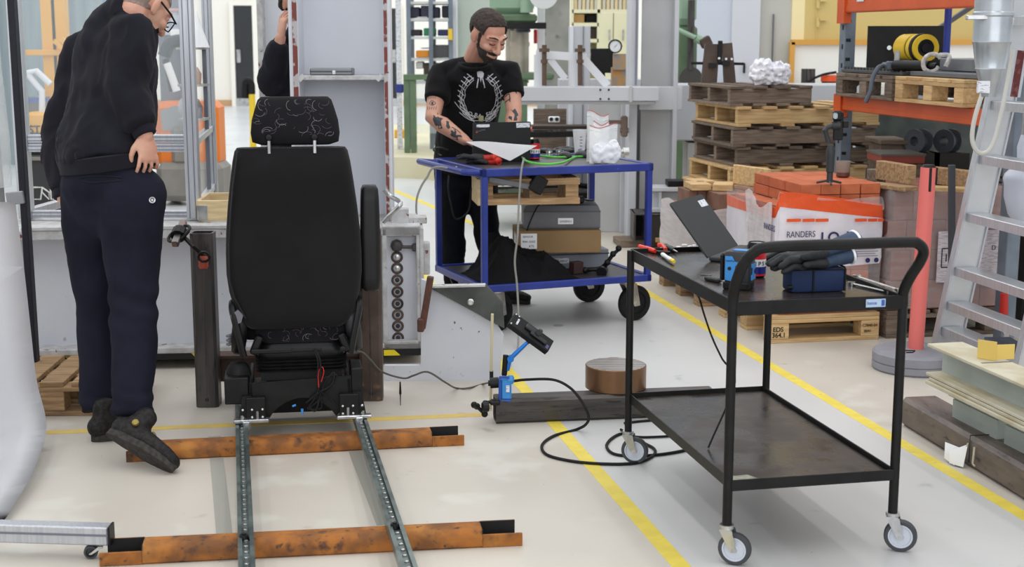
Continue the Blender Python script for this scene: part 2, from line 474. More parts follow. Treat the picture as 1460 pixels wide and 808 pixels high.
# walls
def wallbox(name, x0, x1, y, z0, z1, mat, t=.15):
    m = MB(); m.box(((x0 + x1) / 2, y + t / 2, (z0 + z1) / 2), (x1 - x0, t, z1 - z0))
    return struct(name, m, mat, 0)
wallbox('wall_back', -14, 13, 33, 0, 6.5, wall_white)
m = MB(); m.box((-14, 22, 3.2), (.15, 24, 6.4)); struct('wall_left', m, wall_white, 0)
wallbox('baseboard_back', -14, 6, 32.94, 0, .14, skirting_tan, .06)
dn = 0
for (u0, u1, top) in ((338, 363, 9), (558, 568, 13)):
    dn += 1
    a, b = at(u0, 152, 32.9), at(u1, 152, 32.9)
    h = at(u0, top, 32.9).z
    m = MB(); m.box(((a.x + b.x) / 2, 32.93, h / 2 + .09), (b.x - a.x, .08, h - .16))
    d = struct('door_%d' % dn, m, door_dark, 0)
    m = MB(); m.box(((a.x + b.x) / 2, 32.88, .09), (b.x - a.x, .04, .18)); part(d, 'kick_plate', m, chrome)
    m = MB(); m.box((a.x + .08, 32.87, 1.15), (.09, .04, .3), bev=.01); part(d, 'door_handle', m, chrome)
    m = MB()
    for x in (a.x - .06, b.x + .06): m.box((x, 32.92, h / 2 + .06), (.1, .1, h + .12))
    m.box(((a.x + b.x) / 2, 32.92, h + .07), (b.x - a.x + .02, .1, .1)); part(d, 'door_frame', m, wall_white)
# right-hand end wall of grey and tan panels
YW = 15.5
def px(u, Y=YW): return at(u, 55, Y).x
wallbox('wall_right', px(962), px(1042), YW, 0, 5, pm('pale_blue_wall_panel', (206, 212, 224), rough=.6))
wallbox('wall_right', px(1042), px(1128), YW + .02, 0, 5, wall_beige)
wallbox('wall_right', px(1128), px(1146), YW, 0, 5, wall_cream)
wallbox('wall_right', px(1146), px(1520), YW, 0, 5, wall_tan)
wallbox('wall_right', px(1130), px(1520), YW - .05, 0, at(1130, 62, YW).z, wall_bright, .05)
m = MB(); zr = at(1130, 60, YW).z
m.box(((px(1126) + px(1520)) / 2, YW - .08, zr), (px(1520) - px(1126), .06, .055)); m.box((px(1127.5), YW - .08, zr / 2), (.055, .06, zr))
struct('trim_9', m, pm('orange_wood_rail', (222, 164, 74), rough=.5), 0)
m = MB(); m.box((px(1062), YW - .02, 2.0), (px(1083) - px(1043), .06, 4.0))
d = struct('door_3', m, pm('pale_blue_door', (212, 214, 222), rough=.55), 0)
m = MB(); h = at(1061, 97, YW - .07); m.box(h, (.02, .04, .11), bev=.006); part(d, 'door_handle', m, black_plastic)
m = MB()
for v in (5, 32): h = at(1166, v, YW - .03); m.box(h + Vector((0, 0, 0)), (.03, .04, .1)); m.box(h + Vector((.05, 0, .03)), (.08, .04, .02))
m.cyl(at(1164, 0, YW - .02), at(1164, 58, YW - .02), .006, seg=6)
solo('door_hinge_set', 'tan hinges of the tan panel door in the right end wall', 'hinge', m, wall_tan)
m = MB(); m.box((px(1102), YW - .0, at(1102, 60, YW).z), (.012, .03, .6)); solo('wall_cable', 'thin grey cable running down the grey beige wall panel', 'cable', m, ink_grey)

# concrete pillar and pale green cabinet wall in the middle distance
m = MB(); a, b = at(776, 55, 15.2), at(812, 55, 15.2); m.box(((a.x + b.x) / 2, 15.5, 2.5), (b.x - a.x, .6, 5.0), bev=.01); struct('wall_pillar', m, concrete, 0)
m = MB(); a, b = at(650, 55, 17.5), at(708, 55, 17.5); m.box(((a.x + b.x) / 2, 17.8, 2.0), (b.x - a.x, .6, 4.0), bev=.01)
solo('tall_cabinet', 'tall pale green steel cabinet behind the tattooed man', 'cabinet', m, pm('pale_green_cabinet', (194, 206, 198), rough=.5))
m = MB(); a, b = at(643, 55, 17.2), at(652, 55, 17.2); m.box(((a.x + b.x) / 2, 17.3, 2.0), (b.x - a.x, .25, 4.0), bev=.01)
t_ = solo('pale_post', 'white post with a blue edge beside the steel shelving', 'post', m, pm('white_post_paint', (226, 230, 240), rough=.5))
m = MB(); m.box((a.x - .02, 17.2, 2.0), (.03, .05, 4.0)); pw(t_, 'blue_edge', m, pm('pale_blue_edge', (132, 166, 206), rough=.5))

# low curved plinth in the distance
ps = [on(540, 253), on(600, 255), on(660, 262), on(760, 264)]
pts = smooth_path(ps, 5) + [Vector((4.5, 16.0, 0)), Vector((4.5, 22, 0)), Vector((-3.2, 22, 0)), Vector((-3.0, 17.5, 0))]
m = MB(); m.poly([Vector((p.x, p.y, 0)) for p in pts], (0, 0, 1), .235); struct('floor_plinth', m, plinth_paint, 30)
# ------------------------------------------------------------------ rusty cross beams, rails
def rusty_beam(label, uL, uR, vL, vR):
    a, b = on(uL, vL), on(uR, vR)
    d = (b - a).normalized(); n = Vector((-d.y, d.x, 0)); L = (b - a).length; W, Hh = .092, .056
    t = thing('rusty_beam', label, 'steel beam', (a + b) / 2 + n * W / 2, math.atan2(d.y, d.x), 'rusty cross beams under the rails')
    k = .125
    prof = [(-W/2 + .006, 0), (W/2 - .006, 0), (W/2, .006), (W/2, Hh - .006), (W/2 - .006, Hh), (-W/2 + .022, Hh), (-W/2 + .006, Hh - .012), (-W/2, Hh - .024), (-W/2, .006)]
    m = MB(); m.loft([[(x, y, z) for y, z in prof] for x in (-L/2 + k, -L/4, 0, L/4, L/2 - k)]); part(t, 'body', m, rust, sm=40)
    for s in (-1, 1):
        m = MB(); x0, x1 = sorted((s * (L/2 - k), s * L/2)); xc = (x0 + x1) / 2; w = k
        m.box((xc, -W/2 + .004, .021), (w, .008, .042), bev=.002)
        m.box((xc - s * .006, W/2 - .003, Hh/2), (w - .012, .006, Hh), bev=.002)
        m.box((xc, 0, .003), (w, W - .004, .006)); part(t, 'slotted_end', m, rust)
        m = MB(); m.box((xc - s * .006, W/2 - .0075, Hh/2 + .002), (w - .014, .003, Hh - .004)); m.box((xc, 0, .0075), (w - .002, W - .016, .003)); m.box((s * (L/2 - k + .001), 0, Hh/2 + .003), (.002, W - .01, Hh - .008)); part(t, 'slot_shade_lining', m, slot_dark)  # near-black lining paints in the shade of the open slot
    return t
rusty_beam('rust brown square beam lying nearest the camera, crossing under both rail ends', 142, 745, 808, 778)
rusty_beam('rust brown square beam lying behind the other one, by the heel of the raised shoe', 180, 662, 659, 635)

ZR = .058
def seat_rail(label, u0, v0, u1, v1):
    a, b = on(u0, v0, ZR + .028), on(u1, v1, ZR + .028)
    d = (b - a).normalized()
    a = a - d * .75; b = b + d * .45
    a.z = b.z = ZR
    L = (b - a).length
    t = thing('seat_rail', label, 'rail', (a + b) / 2, math.atan2(d.y, d.x) - math.pi / 2, 'seat rails')
    m = MB()
    pr = [(-.024, 0), (.024, 0), (.024, .028), (.011, .028), (.011, .024), (.0205, .024), (.0205, .017), (-.0205, .017), (-.0205, .024), (-.011, .024), (-.011, .028), (-.024, .028)]
    m.loft([[(x, -L/2, z) for x, z in pr], [(x, L/2, z) for x, z in pr]]); part(t, 'channel', m, rail_steel, sm=20)
    m = MB(); m.lathe([(.0001, .0), (.0068, 0), (.006, .004), (.0001, .005)], seg=8)
    me = m.mesh('rivet'); me.materials.append(bolt_zinc)
    n = int(L / .048)
    for i in range(n):
        o = link('rivet', me, None, t, 40); o.location = (0, -L/2 + .03 + i * .048, .017)
    return t, a, b
t, ra, rb = seat_rail('left zinc seat rail with a row of rivets, lying across both rusty beams', 345, 612, 352, 808)
lk = on(348, 768, ZR + .02)
m = MB(); m.cyl((lk.x, lk.y, ZR + .017), (lk.x, lk.y, ZR + .034), .016, .013); m.cyl((lk.x, lk.y, ZR + .034), (lk.x, lk.y, ZR + .038), .007)
pw(t, 'stop_knob', m, black_plastic)
t, rc, rd = seat_rail('right zinc seat rail with a row of rivets, lying across both rusty beams', 517, 605, 583, 806)
lk = on(563, 752, ZR + .02)
m = MB(); m.cyl((lk.x, lk.y, ZR + .017), (lk.x, lk.y, ZR + .034), .016, .013); m.cyl((lk.x, lk.y, ZR + .034), (lk.x, lk.y, ZR + .038), .007)
pw(t, 'stop_knob', m, black_plastic)

# ------------------------------------------------------------------ welded girder test bench
BZ = .67
gl, gr = at(30, 330, 6.45), at(598, 326, 6.62)
gd = Vector((gr.x - gl.x, gr.y - gl.y, 0)).normalized(); gn = Vector((-gd.y, gd.x, 0))
gl.z = gr.z = 0
gang = math.atan2(gd.y, gd.x)
bench = thing('steel_girder_bench', 'long pale grey welded girder lying on its base behind the driver seat', 'girder', gl, gang)
GL = (gr - gl).length
GD = .52
m = MB(); m.box((GL/2 - .15, GD/2, BZ - .022), (GL + .3, GD, .044), bev=.004); part(bench, 'top_flange', m, grey_edge)
m = MB(); m.box((GL/2 - .15, GD/2, .085), (GL + .3, GD, .04), bev=.004); part(bench, 'bottom_flange', m, grey_edge)
m = MB(); m.box((GL/2 - .15, .13, .365), (GL + .3, .03, .53)); part(bench, 'web', m, grey_paint)
m = MB(); m.box((GL/2 - .15, GD/2 + .03, .035), (GL + .3, .2, .07)); part(bench, 'foot_rail', m, black_steel)
m = MB(); m.box((GL/2 - .1, .012, BZ + .009), (GL - .2, .03, .018), bev=.003); m.box((GL/2 - .1, .1, BZ + .006), (GL - .2, .09, .012)); part(bench, 'weld_strip', m, grey_edge)
# hazard tape pieces on the lower flange edge
m = MB(); m.box((GL/2 - .15, -.002, .062), (GL + .3, .006, .03)); tb = part(bench, 'hazard_tape', m, ink_black)
for x in (.19, .36 + .42, 1.02):
    m = MB(); m.prism([(x, .048), (x + .1, .048), (x + .075, .077), (x - .025, .077)], (0, -.005, 0), (1, 0, 0), (0, 0, 1), -.003); part(tb, 'yellow_band', m, pm('hazard_yellow', (238, 212, 34), rough=.5) if 'hazard_yellow' not in MATS else MATS['hazard_yellow'])
# end box with a row of bolt holes
bx0, bx1 = GL - .168, GL - .005
m = MB()
for x in (bx0, bx1): m.box((x, .05, .36), (.022, .1, .60), bev=.004)
m.box(((bx0 + bx1) / 2, .05, BZ - .02), (bx1 - bx0 + .022, .1, .05), bev=.004); m.box(((bx0 + bx1) / 2, .05, .085), (bx1 - bx0 + .022, .1, .06), bev=.004)
m.box((bx1 + .014, .2, .36), (.02, .4, .6)); part(bench, 'end_box_frame', m, grey_edge)
m = MB(); m.box(((bx0 + bx1) / 2, .06, .36), (bx1 - bx0, .02, .56)); ep = part(bench, 'end_plate', m, grey_paint)
hx = GL - .108
for i, v in enumerate((369, 385, 402, 419, 436, 452, 468, 485)):
    z = at(566, v, 6.6).z
    m = MB(); c = Vector((hx, .05, z)); m.lathe([(.028, -.004), (.029, .003), (.023, .006), (.017, .005), (.0165, -.012), (.0001, -.012)], c, (0, -1, 0), 16)
    part(ep, 'bolt_hole', m, brown_tube)
    m = MB(); m.lathe([(.0001, 0), (.0115, 0), (.0115, .012), (.0001, .014)], (hx, .05 + .008, z), (0, -1, 0), 12); part(ep, 'bolt', m, dark_plastic if i > 1 else bolt_zinc)
z = at(566, 352, 6.6).z
m = MB(); m.lathe([(.0001, -.01), (.03, -.01), (.03, .02), (.02, .03), (.0001, .032)], (hx, .045, z), (0, -1, 0), 8); m.cyl((hx, .03, z - .005), (hx + .085, .03, z - .008), .008, seg=8); m.box((hx + .085, .03, z - .008), (.025, .03, .035), bev=.004); part(ep, 'clamp_bolt', m, raw_tube)
m = MB(); m.prism([(bx0 - .012, .045), (bx1 + .012, .045), (bx1 + .012, .075), (bx0 - .012, .075)], (0, -.002, 0), (1, 0, 0), (0, 0, 1), .004); tp = part(bench, 'hazard_tape', m, ink_black)
m = MB(); m.prism([(bx0 - .01, .046), (bx0 + .07, .046), (bx0 + .04, .074), (bx0 - .01, .074)], (0, -.004, 0), (1, 0, 0), (0, 0, 1), .003); part(tp, 'yellow_band', m, MATS['hazard_yellow'])
m = MB(); m.box((bx1 + .04, .12, .50), (.035, .05, .16), bev=.006); part(bench, 'side_lug', m, grey_edge)
m = MB(); m.box((bx1 - .085, .14, BZ + .035), (.085, .07, .075), bev=.004); m.box((bx1 + .0, .2, BZ + .01), (.09, .12, .03), bev=.003); part(bench, 'top_lug', m, grey_edge)
# sloping gusset wall to the right
def gus(u, v, Y=6.28): return at(u, v, Y)
g0_, g1_ = gus(548, 553), gus(712, 546); g0_.z = g1_.z = 0
m = MB(); m.poly([g0_, g1_, gus(718, 478), gus(708, 463), gus(640, 424), gus(612, 402), gus(601, 398), gus(600, 521), gus(548, 521)], (0, 1, 0), .03); pw(bench, 'gusset_wall', m, grey_paint)
m = MB(); m.poly([gus(610, 409, 6.25), gus(719, 468, 6.25), gus(717, 434, 6.25), gus(692, 406, 6.25)], (0, 1, 0), .05)
g_ = pw(bench, 'gusset_cap', m, pm('dark_steel_plate', (74, 77, 76), (92, 94, 92), sc=8, rough=.45, metal=.5))
m = MB(); c = gus(671, 430, 6.24); m.lathe([(.014, 0), (.015, .006), (.009, .008), (.008, -.004), (.0001, -.004)], c, (0, -1, 0), 12); pw(g_, 'cap_hole', m, bolt_zinc)
m = MB(); m.bar(gus(692, 406, 6.24), gus(612, 408, 6.24), .05, .008); pw(bench, 'gusset_rim', m, grey_edge)
m = MB(); m.bar(gus(614, 394, 6.15), gus(602, 468, 6.15), .035, .03, bev=.004); m.box(gus(600, 463, 6.14), (.03, .04, .06), bev=.005)
solo('brown_steel_lever', 'brown steel lever leaning against the slope of the pale grey girder', 'lever', m, pm('red_brown_steel', (104, 62, 48), (78, 52, 44), sc=14, rough=.6))
# dark steel square posts in front
for (u0, u1, vt, vb, lb) in ((277, 312, 333, 581, 'dark mill scale square tube post standing left of the driver seat'), (511, 546, 330, 572, 'dark brown square tube post standing behind the right side of the driver seat')):
    a, b = on(u0 + 2, vb), on(u1 - 1, vb)
    c = (a + b) / 2; w = (b - a).length
    zt = at(u0, vt, c.y).z
    t = thing('steel_post', lb, 'steel post', (c.x, c.y + w / 2, 0), math.radians(2), 'dark square posts')
    m = MB(); m.hollow((0, 0, 0), (0, 0, zt), w, w, .007, up=(0, 1, 0)); part(t, 'tube', m, raw_tube if u0 < 400 else brown_tube)
    m = MB(); m.box((0, 0, zt * .5), (w - .016, w - .016, .004)); part(t, 'inner_plate', m, slot_dark)
    m = MB(); m.lathe([(.0001, 0), (.008, 0), (.008, .002), (.0001, .002)], (0, -w/2 - .0002, .035), (0, -1, 0), 12); part(t, 'drain_hole', m, slot_dark)
    m = MB(); m.box((0, -w/2 - .0008, zt * .5), (.003, .003, zt)); part(t, 'weld_seam', m, raw_tube)
a, b = at(306, 522, 5.93), at(515, 518, 5.99)
m = MB(); m.bar(a + Vector((0, .02, -.012)), b + Vector((0, .02, -.012)), .05, .115, bev=.008); m.bar(a + Vector((0, 0, .05)), b + Vector((0, 0, .05)), .1, .012)
solo('cross_member', 'rusty brown cross member joining the two dark posts low behind the seat', 'cross member', m, pm('rust_brown_angle', (82, 58, 48), (64, 50, 44), sc=10, rough=.65))
# T-handle clamp hanging on the left post
a, b = at(249, 349, 5.72), at(262, 316, 5.86)
t = thing('screw_clamp', 'steel screw clamp with T handle beside the left dark post', 'clamp', (a + b) / 2)
m = MB(); m.bar(a, b, .028, .028, bev=.004); pw(t, 'bar', m, pm('coppery_steel_bar', (148, 112, 92), (120, 120, 122), sc=12, rough=.35, metal=.7))
m = MB(); c = a + (b - a) * .48; m.tube([c + Vector((.045 * math.cos(q), .035 * math.sin(q), .022 * math.sin(q) + .02 * math.cos(q))) for q in [i * math.pi / 8 for i in range(16)]], .007, 6, closed=True)
m.lathe([(.0001, -.02), (.032, -.02), (.032, .02), (.0001, .02)], c, b - a, 10); pw(t, 'ring', m, black_steel)
m = MB(); m.tube([c + Vector((.02, -.01, -.01)), at(276, 352, 5.72), at(288, 362, 5.74), at(292, 366, 5.78)], .009, 8); pw(t, 'spindle', m, black_steel)
m = MB(); m.tube([at(291, 366, 5.7) + Vector((.024 * math.cos(q), 0, .02 * math.sin(q))) for q in [i * math.pi / 5 for i in range(10)]], .006, 6, closed=True); pw(t, 'eye', m, black_steel)
m = MB(); c = at(290, 374, 5.72); m.lathe([(.0001, -.026), (.016, -.026), (.021, -.015), (.021, .012), (.015, .026), (.0001, .026)], c, (0, .2, 1), 12); pw(t, 'red_tip', m, pm('worn_red_rubber', (172, 74, 56), rough=.6))

# ------------------------------------------------------------------ tall welded column on the girder
YC = 6.80
cz = BZ
xl, xr = at(412, 55, YC), at(556, 55, YC)
W = xr.x - xl.x
col = thing('welded_steel_column', 'tall pale grey steel column with red primer edges standing on the girder', 'steel column', ((xl.x + xr.x) / 2, YC, cz), math.radians(3))
CH = 1.6
m = MB(); m.box((-W/2 + .022, .16, CH/2), (.044, .32, CH), bev=.004); part(col, 'left_flange', m, column_paint)
m = MB(); m.box((W/2 - .016, .16, CH/2), (.032, .32, CH), bev=.004); part(col, 'right_flange', m, column_paint)
m = MB(); m.box((-W/2 + .03, -.004, CH/2), (.022, .008, CH)); m.box((W/2 - .022, -.004, CH/2), (.016, .008, CH)); part(col, 'bare_edge', m, primer_edge)
m = MB(); m.box((0, .31, CH/2), (W - .05, .02, CH)); part(col, 'web', m, column_paint)
zs = at(480, 111, YC).z - cz
m = MB(); m.box((.008, .16, zs), (W - .075, .3, .022), bev=.003)
for s in (-1, 1): m.box((s * (W/2 - .055), .012, zs), (.022, .02, .034), R=Matrix.Rotation(math.radians(45), 3, 'Y'))
part(col, 'shelf_stiffener', m, grey_edge)
m = MB(); c = at(474, 101, YC + .1); m.box(c + Vector((0, 0, .0)), (.205, .11, .034), bev=.005)
t = solo('tool_tin', 'flat grey hinged metal tin lying on the shelf of the pale grey column', 'tin', m, pm('tin_grey', (132, 134, 138), rough=.4, metal=.6))
t.location.z = cz + zs + .0112
m = MB(); m.box(Vector((0, -.058, .018)), (.205, .004, .003)); part(t, 'lid_seam', m, ink_black)
m = MB(); m.box(Vector((.015, -.059, .013)), (.02, .008, .02), bev=.003); part(t, 'clasp', m, chrome)
# second column further back, behind the hidden person
Y2 = 8.1
a, b = at(364, 55, Y2), at(440, 55, Y2)
t = thing('rear_steel_column', 'grey steel column with a worn edge behind the half hidden person', 'steel column', ((a.x + b.x) / 2, Y2, 0), math.radians(2))
W2 = b.x - a.x
m = MB(); m.box((-W2/2 + .012, .17, 1.3), (.03, .12, 2.6), bev=.004); part(t, 'flange', m, grey_edge)
m = MB(); m.box((0, .24, 1.3), (W2, .02, 2.6)); part(t, 'web', m, column_paint)
# chrome bent pipe right of the seat back
m = MB(); m.tube(smooth_path([at(546, 317, 6.5), at(553, 309, 6.5), at(564, 299, 6.5), at(571, 291, 6.5), at(568, 286, 6.55), at(556, 279, 6.6), at(548, 270, 6.6)], 4), .011, 10)
solo('bent_pipe', 'bent shiny steel pipe leaning behind the seat armrest against the grey column', 'pipe', m, chrome)
# wooden frame collar on the girder
a = at(283, 308, 6.75); b = at(352, 306, 6.75)
a.z = b.z = BZ + .012
t = thing('pallet_collar', 'open pale wooden crate collar with steel corner brackets on the girder', 'crate', (a.x, a.y, a.z), math.radians(4))
w = .40; dp = .34; hh = .098
m = MB(); m.box((w/2, 0, hh/2), (w, .02, hh), bev=.002); part(t, 'plank', m, plywood)
for x in (0, w):
    m = MB(); m.box((x, dp/2, hh/2), (.02, dp - .022, hh), bev=.002); part(t, 'plank', m, plywood)
m = MB(); m.box((w/2, dp, hh/2), (w, .02, hh), bev=.002); part(t, 'plank', m, plywood)
m = MB(); m.box((.02, -.0115, hh/2 - .01), (.05, .003, .07), bev=.001); m.box((-.0115, .02, hh/2 - .01), (.003, .05, .07), bev=.001); part(t, 'corner_bracket', m, chrome)

# ------------------------------------------------------------------ aluminium guard enclosure
enc = thing('guard_enclosure', 'aluminium profile guard enclosure with clear panels beside the bending man', 'enclosure', (*at(150, 305, 6.85).xy, BZ))
def prof(par, a, b, w=.045, name='profile', dep=None):
    a, b = Vector(a), Vector(b)
    m = MB(); m.bar(a, b, w, dep or w, up=(0, 1, 0) if abs((b - a).z) > .3 else (0, 0, 1), bev=.003)
    p = pw(par, name, m, alu)
    d = (b - a).normalized()
    m = MB()
    for s in (-1, 1):
        off = Vector((s * w * .23, -(dep or w) / 2 - .0005, 0)) if abs(d.z) > .5 else Vector((0, -(dep or w) / 2 - .0005, s * w * .23))
        m.bar(a + off, b + off, .004 if abs(d.z) > .5 else .003, .003 if abs(d.z) > .5 else .004, up=(0, 1, 0) if abs(d.z) > .5 else (0, 0, 1))
    pw(p, 'groove', m, alu_dark)
    return p
E1, E2 = 6.85, 8.0
def zt(): return 2.0
def post(u0, v0, Y, z0, w):
    b = at(u0, v0, Y); b.z = z0
    prof(enc, b, (b.x, b.y, 2.1), w); return b
pL = post(38, 304, E1, BZ + .012, .062)
pR = post(277, 304, E1, BZ + .012, .062)
pB = post(304, 267, E2, 0.0, .05)
zm = at(150, 204, E1).z
for dz in (-.022, .022): prof(enc, (pL.x + .03, E1, zm + dz), (pR.x - .03, E1, zm + dz), .04)
prof(enc, (pL.x + .03, E1, BZ + .032), (pR.x - .03, E1, BZ + .032), .036)
prof(enc, (pR.x + .005, E1 + .03, zm), (pB.x, E2 - .03, zm), .036)
prof(enc, (pR.x + .005, E1 + .03, .72), (pB.x, E2 - .03, .72), .036)
prof(enc, (pL.x - .02, E1 + .03, .70), (pL.x + .02, E1 + .5, .70), .04)
m = MB(); m.box(((pL.x + pR.x) / 2, E1 + .01, (zm + 2.1) / 2 + .02), (pR.x - pL.x - .06, .005, 2.1 - zm - .04)); pw(enc, 'clear_panel', m, glass)
m = MB(); m.bar(Vector((pR.x + .01, E1 + .04, 1.4)), Vector((pB.x - .005, E2 - .03, 1.4)), .005, 1.35); pw(enc, 'clear_panel', m, glass)
# paper cone seen inside the guard, on a shelf of small parts
c = at(282, 62, 7.55)
m = MB(); m.lathe([(.0001, .0), (.062, 0), (.02, .12), (.003, .19)], c + Vector((0, 0, -.02)), (0, 0, 1), 16)
cone = solo('paper_cone', 'tall white paper cone behind the clear guard panel', 'paper cone', m, paper)
# shelf stand with odds behind the guard
t = thing('parts_stand', 'narrow stand with small workshop parts behind the clear guard panel', 'stand', (*at(279, 200, 7.6).xy, 0))
cz_ = cone.location.z
m = MB()
for dx in (-.05, .05): m.box((dx, .06, cz_ / 2), (.02, .02, cz_))
part(t, 'upright', m, alu_dark)
for k, z in enumerate((cz_ - .006, cz_ - .2, cz_ - .38)):
    m = MB(); m.box((0, 0, z), (.14, .14, .012)); part(t, 'shelf', m, pm('stand_shelf_%d' % k, (176, 172, 166), rough=.5))
for k, (z, c_, hh) in enumerate(((cz_ - .194, (178, 120, 84), .09), (cz_ - .374, (88, 90, 110), .10))):
    m = MB(); m.lathe([(.0001, 0), (.035, 0), (.04, hh * .6), (.02, hh), (.0001, hh)], (.01, -.02, z), (0, 0, 1), 12)
    solo_c = part(t, 'pot', m, pm('pot_%d' % k, c_, rough=.4))
# ------------------------------------------------------------------ driver seat
sy = 5.36
sc_ = (at(347, 560, sy) + at(515, 556, sy)) / 2
seat = thing('driver_seat', 'black truck driver seat with headrest seen from behind, mounted on the rails', 'seat', (sc_.x, sy, 0), math.radians(9))
SK = sy / 2030
def sx(u): return (u - 431) * SK
def sz(v): return at(431, v, sy).z
# backrest as a loft of rounded sections
def rrect(w, d, r, z, y0, n=4, bulge=0.):
    out = []
    for (cx, cy, a0) in ((w/2 - r, d/2 - r, 0), (-w/2 + r, d/2 - r, 90), (-w/2 + r, -d/2 + r, 180), (w/2 - r, -d/2 + r, 270)):
        for k in range(n + 1):
            a = math.radians(a0 + 90 * k / n)
            x, y = cx + r * math.cos(a), cy + r * math.sin(a)
            if y < 0: y -= bulge * (1 - (2 * x / w) ** 2)
            out.append((x, y + y0, z))
    return out
rows = [(468, 136), (465, 148), (457, 160), (440, 177), (415, 191), (390, 197), (360, 197), (330, 194), (295, 187), (260, 178), (230, 169), (216, 163), (211, 156)]
m = MB()
rings = []
for i, (v, wpx) in enumerate(rows):
    z = sz(v); w = wpx * SK * 1.0
    lean = -(z - .5) * .02
    dep = .13 if 1 < i < len(rows) - 2 else .085
    rings.append([(x - (431 - 424.5) * SK, y, zz) for x, y, zz in rrect(w, dep, min(.042, dep * .45), z, .05 + lean, 4, .012)])
m.loft(rings); br = part(seat, 'backrest', m, seat_fabric, sm=60)
m = MB()
m.tube([(x, y - .0006, z) for x, y, z in [Vector((sx(u), -.021 - (sz(v) - .5) * .02, sz(v))) for u, v in ((349, 214), (341, 260), (336, 300), (332, 345), (331, 395), (337, 420), (352, 450))]], .0035, 6)
part(br, 'left_seam', m, vinyl)
# headrest
hr = [(207, 100, .06), (203, 124, .09), (190, 128, .105), (172, 124, .11), (155, 114, .105), (143, 106, .09), (138.5, 96, .06)]
m = MB(); m.loft([rrect(w * SK, d, d * .42, sz(v), .045, 4, .006) for v, w, d in hr])
hm = pm('patterned_headrest_cloth', (29, 27, 31), (22, 20, 24), sc=4, spec=.25, rough=.9, bump=.1, bsc=300)
hd = part(seat, 'headrest', m, hm, sm=60)
random.seed(5)
silver = pm('silver_pattern_thread', (112, 108, 114), rough=.6)
violet = pm('violet_pattern_thread', (84, 76, 88), rough=.7)
def squiggles(par, u0, u1, v0, v1, n, yf, big):
    """woven thread pattern: short curved threads lying on the cloth"""
    mm = [MB(), MB()]
    for k in range(n):
        u, v = random.uniform(u0, u1), random.uniform(v0, v1)
        r = random.uniform(4, 9); a0 = random.uniform(0, 6.28); span = random.uniform(1.2, 3.2)
        pts = []
        for j in range(7):
            a = a0 + span * j / 6
            uu, vv = u + r * math.cos(a), v + r * .8 * math.sin(a)
            if not (u0 - 4 < uu < u1 + 4 and v0 - 3 < vv < v1 + 3): continue
            pts.append((sx(uu), yf(sx(uu), sz(vv)), sz(vv)))
        if len(pts) > 2: mm[0 if k % 3 else 1].tube(pts, .0009 if k % 3 else .0011, 4)
    part(par, 'woven_thread', mm[0], violet)['kind'] = 'stuff'; part(par, 'woven_thread', mm[1], silver)['kind'] = 'stuff'
bv = BVHTree.FromPolygons([v.co.copy() for v in hd.data.vertices], [list(p.vertices) for p in hd.data.polygons])
def hy(x, z):
    h = bv.ray_cast(Vector((x, -1, z)), Vector((0, 1, 0)))
    return h[0].y - .0006 if h[0] else -.01
squiggles(hd, 374, 482, 144, 196, 46, hy, True)
for u in (385, 425, 462):
    m = MB(); m.tube([(sx(u + 6 * math.cos(a)), hy(sx(u + 6 * math.cos(a)), sz(150 + 7 * math.sin(a))) - .0006, sz(150 + 7 * math.sin(a))) for a in [1.6 + .35 * k for k in range(9)]], .0011, 5); part(hd, 'pattern_arc', m, silver)
for u in (393, 458):
    m = MB(); m.cyl((sx(u), -.012, sz(218)), (sx(u), -.012, sz(200)), .0065, seg=10); part(seat, 'headrest_post', m, chrome)
    m = MB(); m.lathe([(.0001, 0), (.014, 0), (.011, .006), (.0001, .007)], (sx(u), .045, sz(212.5)), (0, 0, 1), 12); part(seat, 'post_sleeve', m, black_plastic)
    m = MB(); c = Vector((sx(u), hy(sx(u), sz(195)), sz(195))); m.lathe([(.0001, -.002), (.014, 0), (.011, .008), (.0001, .01)], c, (0, -1, 0), 12); part(hd, 'button', m, black_plastic)
# folded armrest on the right
m = MB(); m.loft([rrect(w * SK, d, min(w * SK, d) * .3, sz(v), .06, 4) for v, w, d in ((420, 20, .05), (416, 26, .075), (400, 28, .085), (340, 29, .09), (290, 27, .09), (273, 25, .08), (268, 20, .06))])
am = part(seat, 'armrest', m, vinyl, sm=60)
for v in am.data.vertices: v.co.x += sx(537)
m = MB(); m.cyl((sx(510), .06, sz(400)), (sx(534), .06, sz(400)), .02, seg=12); m.box((sx(518), .06, sz(430)), (.03, .05, .2), bev=.008); part(seat, 'armrest_pivot', m, black_plastic)
# lumbar pad under the backrest
m = MB(); m.loft([rrect(w * SK, .07, .028, sz(v), .075, 4) for v, w in ((491, 112), (486, 132), (474, 138), (464, 134), (458, 120))])
lb = part(seat, 'lumbar_pad', m, hm, sm=60)
bv = BVHTree.FromPolygons([v.co.copy() for v in lb.data.vertices], [list(p.vertices) for p in lb.data.polygons])
squiggles(lb, 375, 490, 468, 486, 26, hy, False)
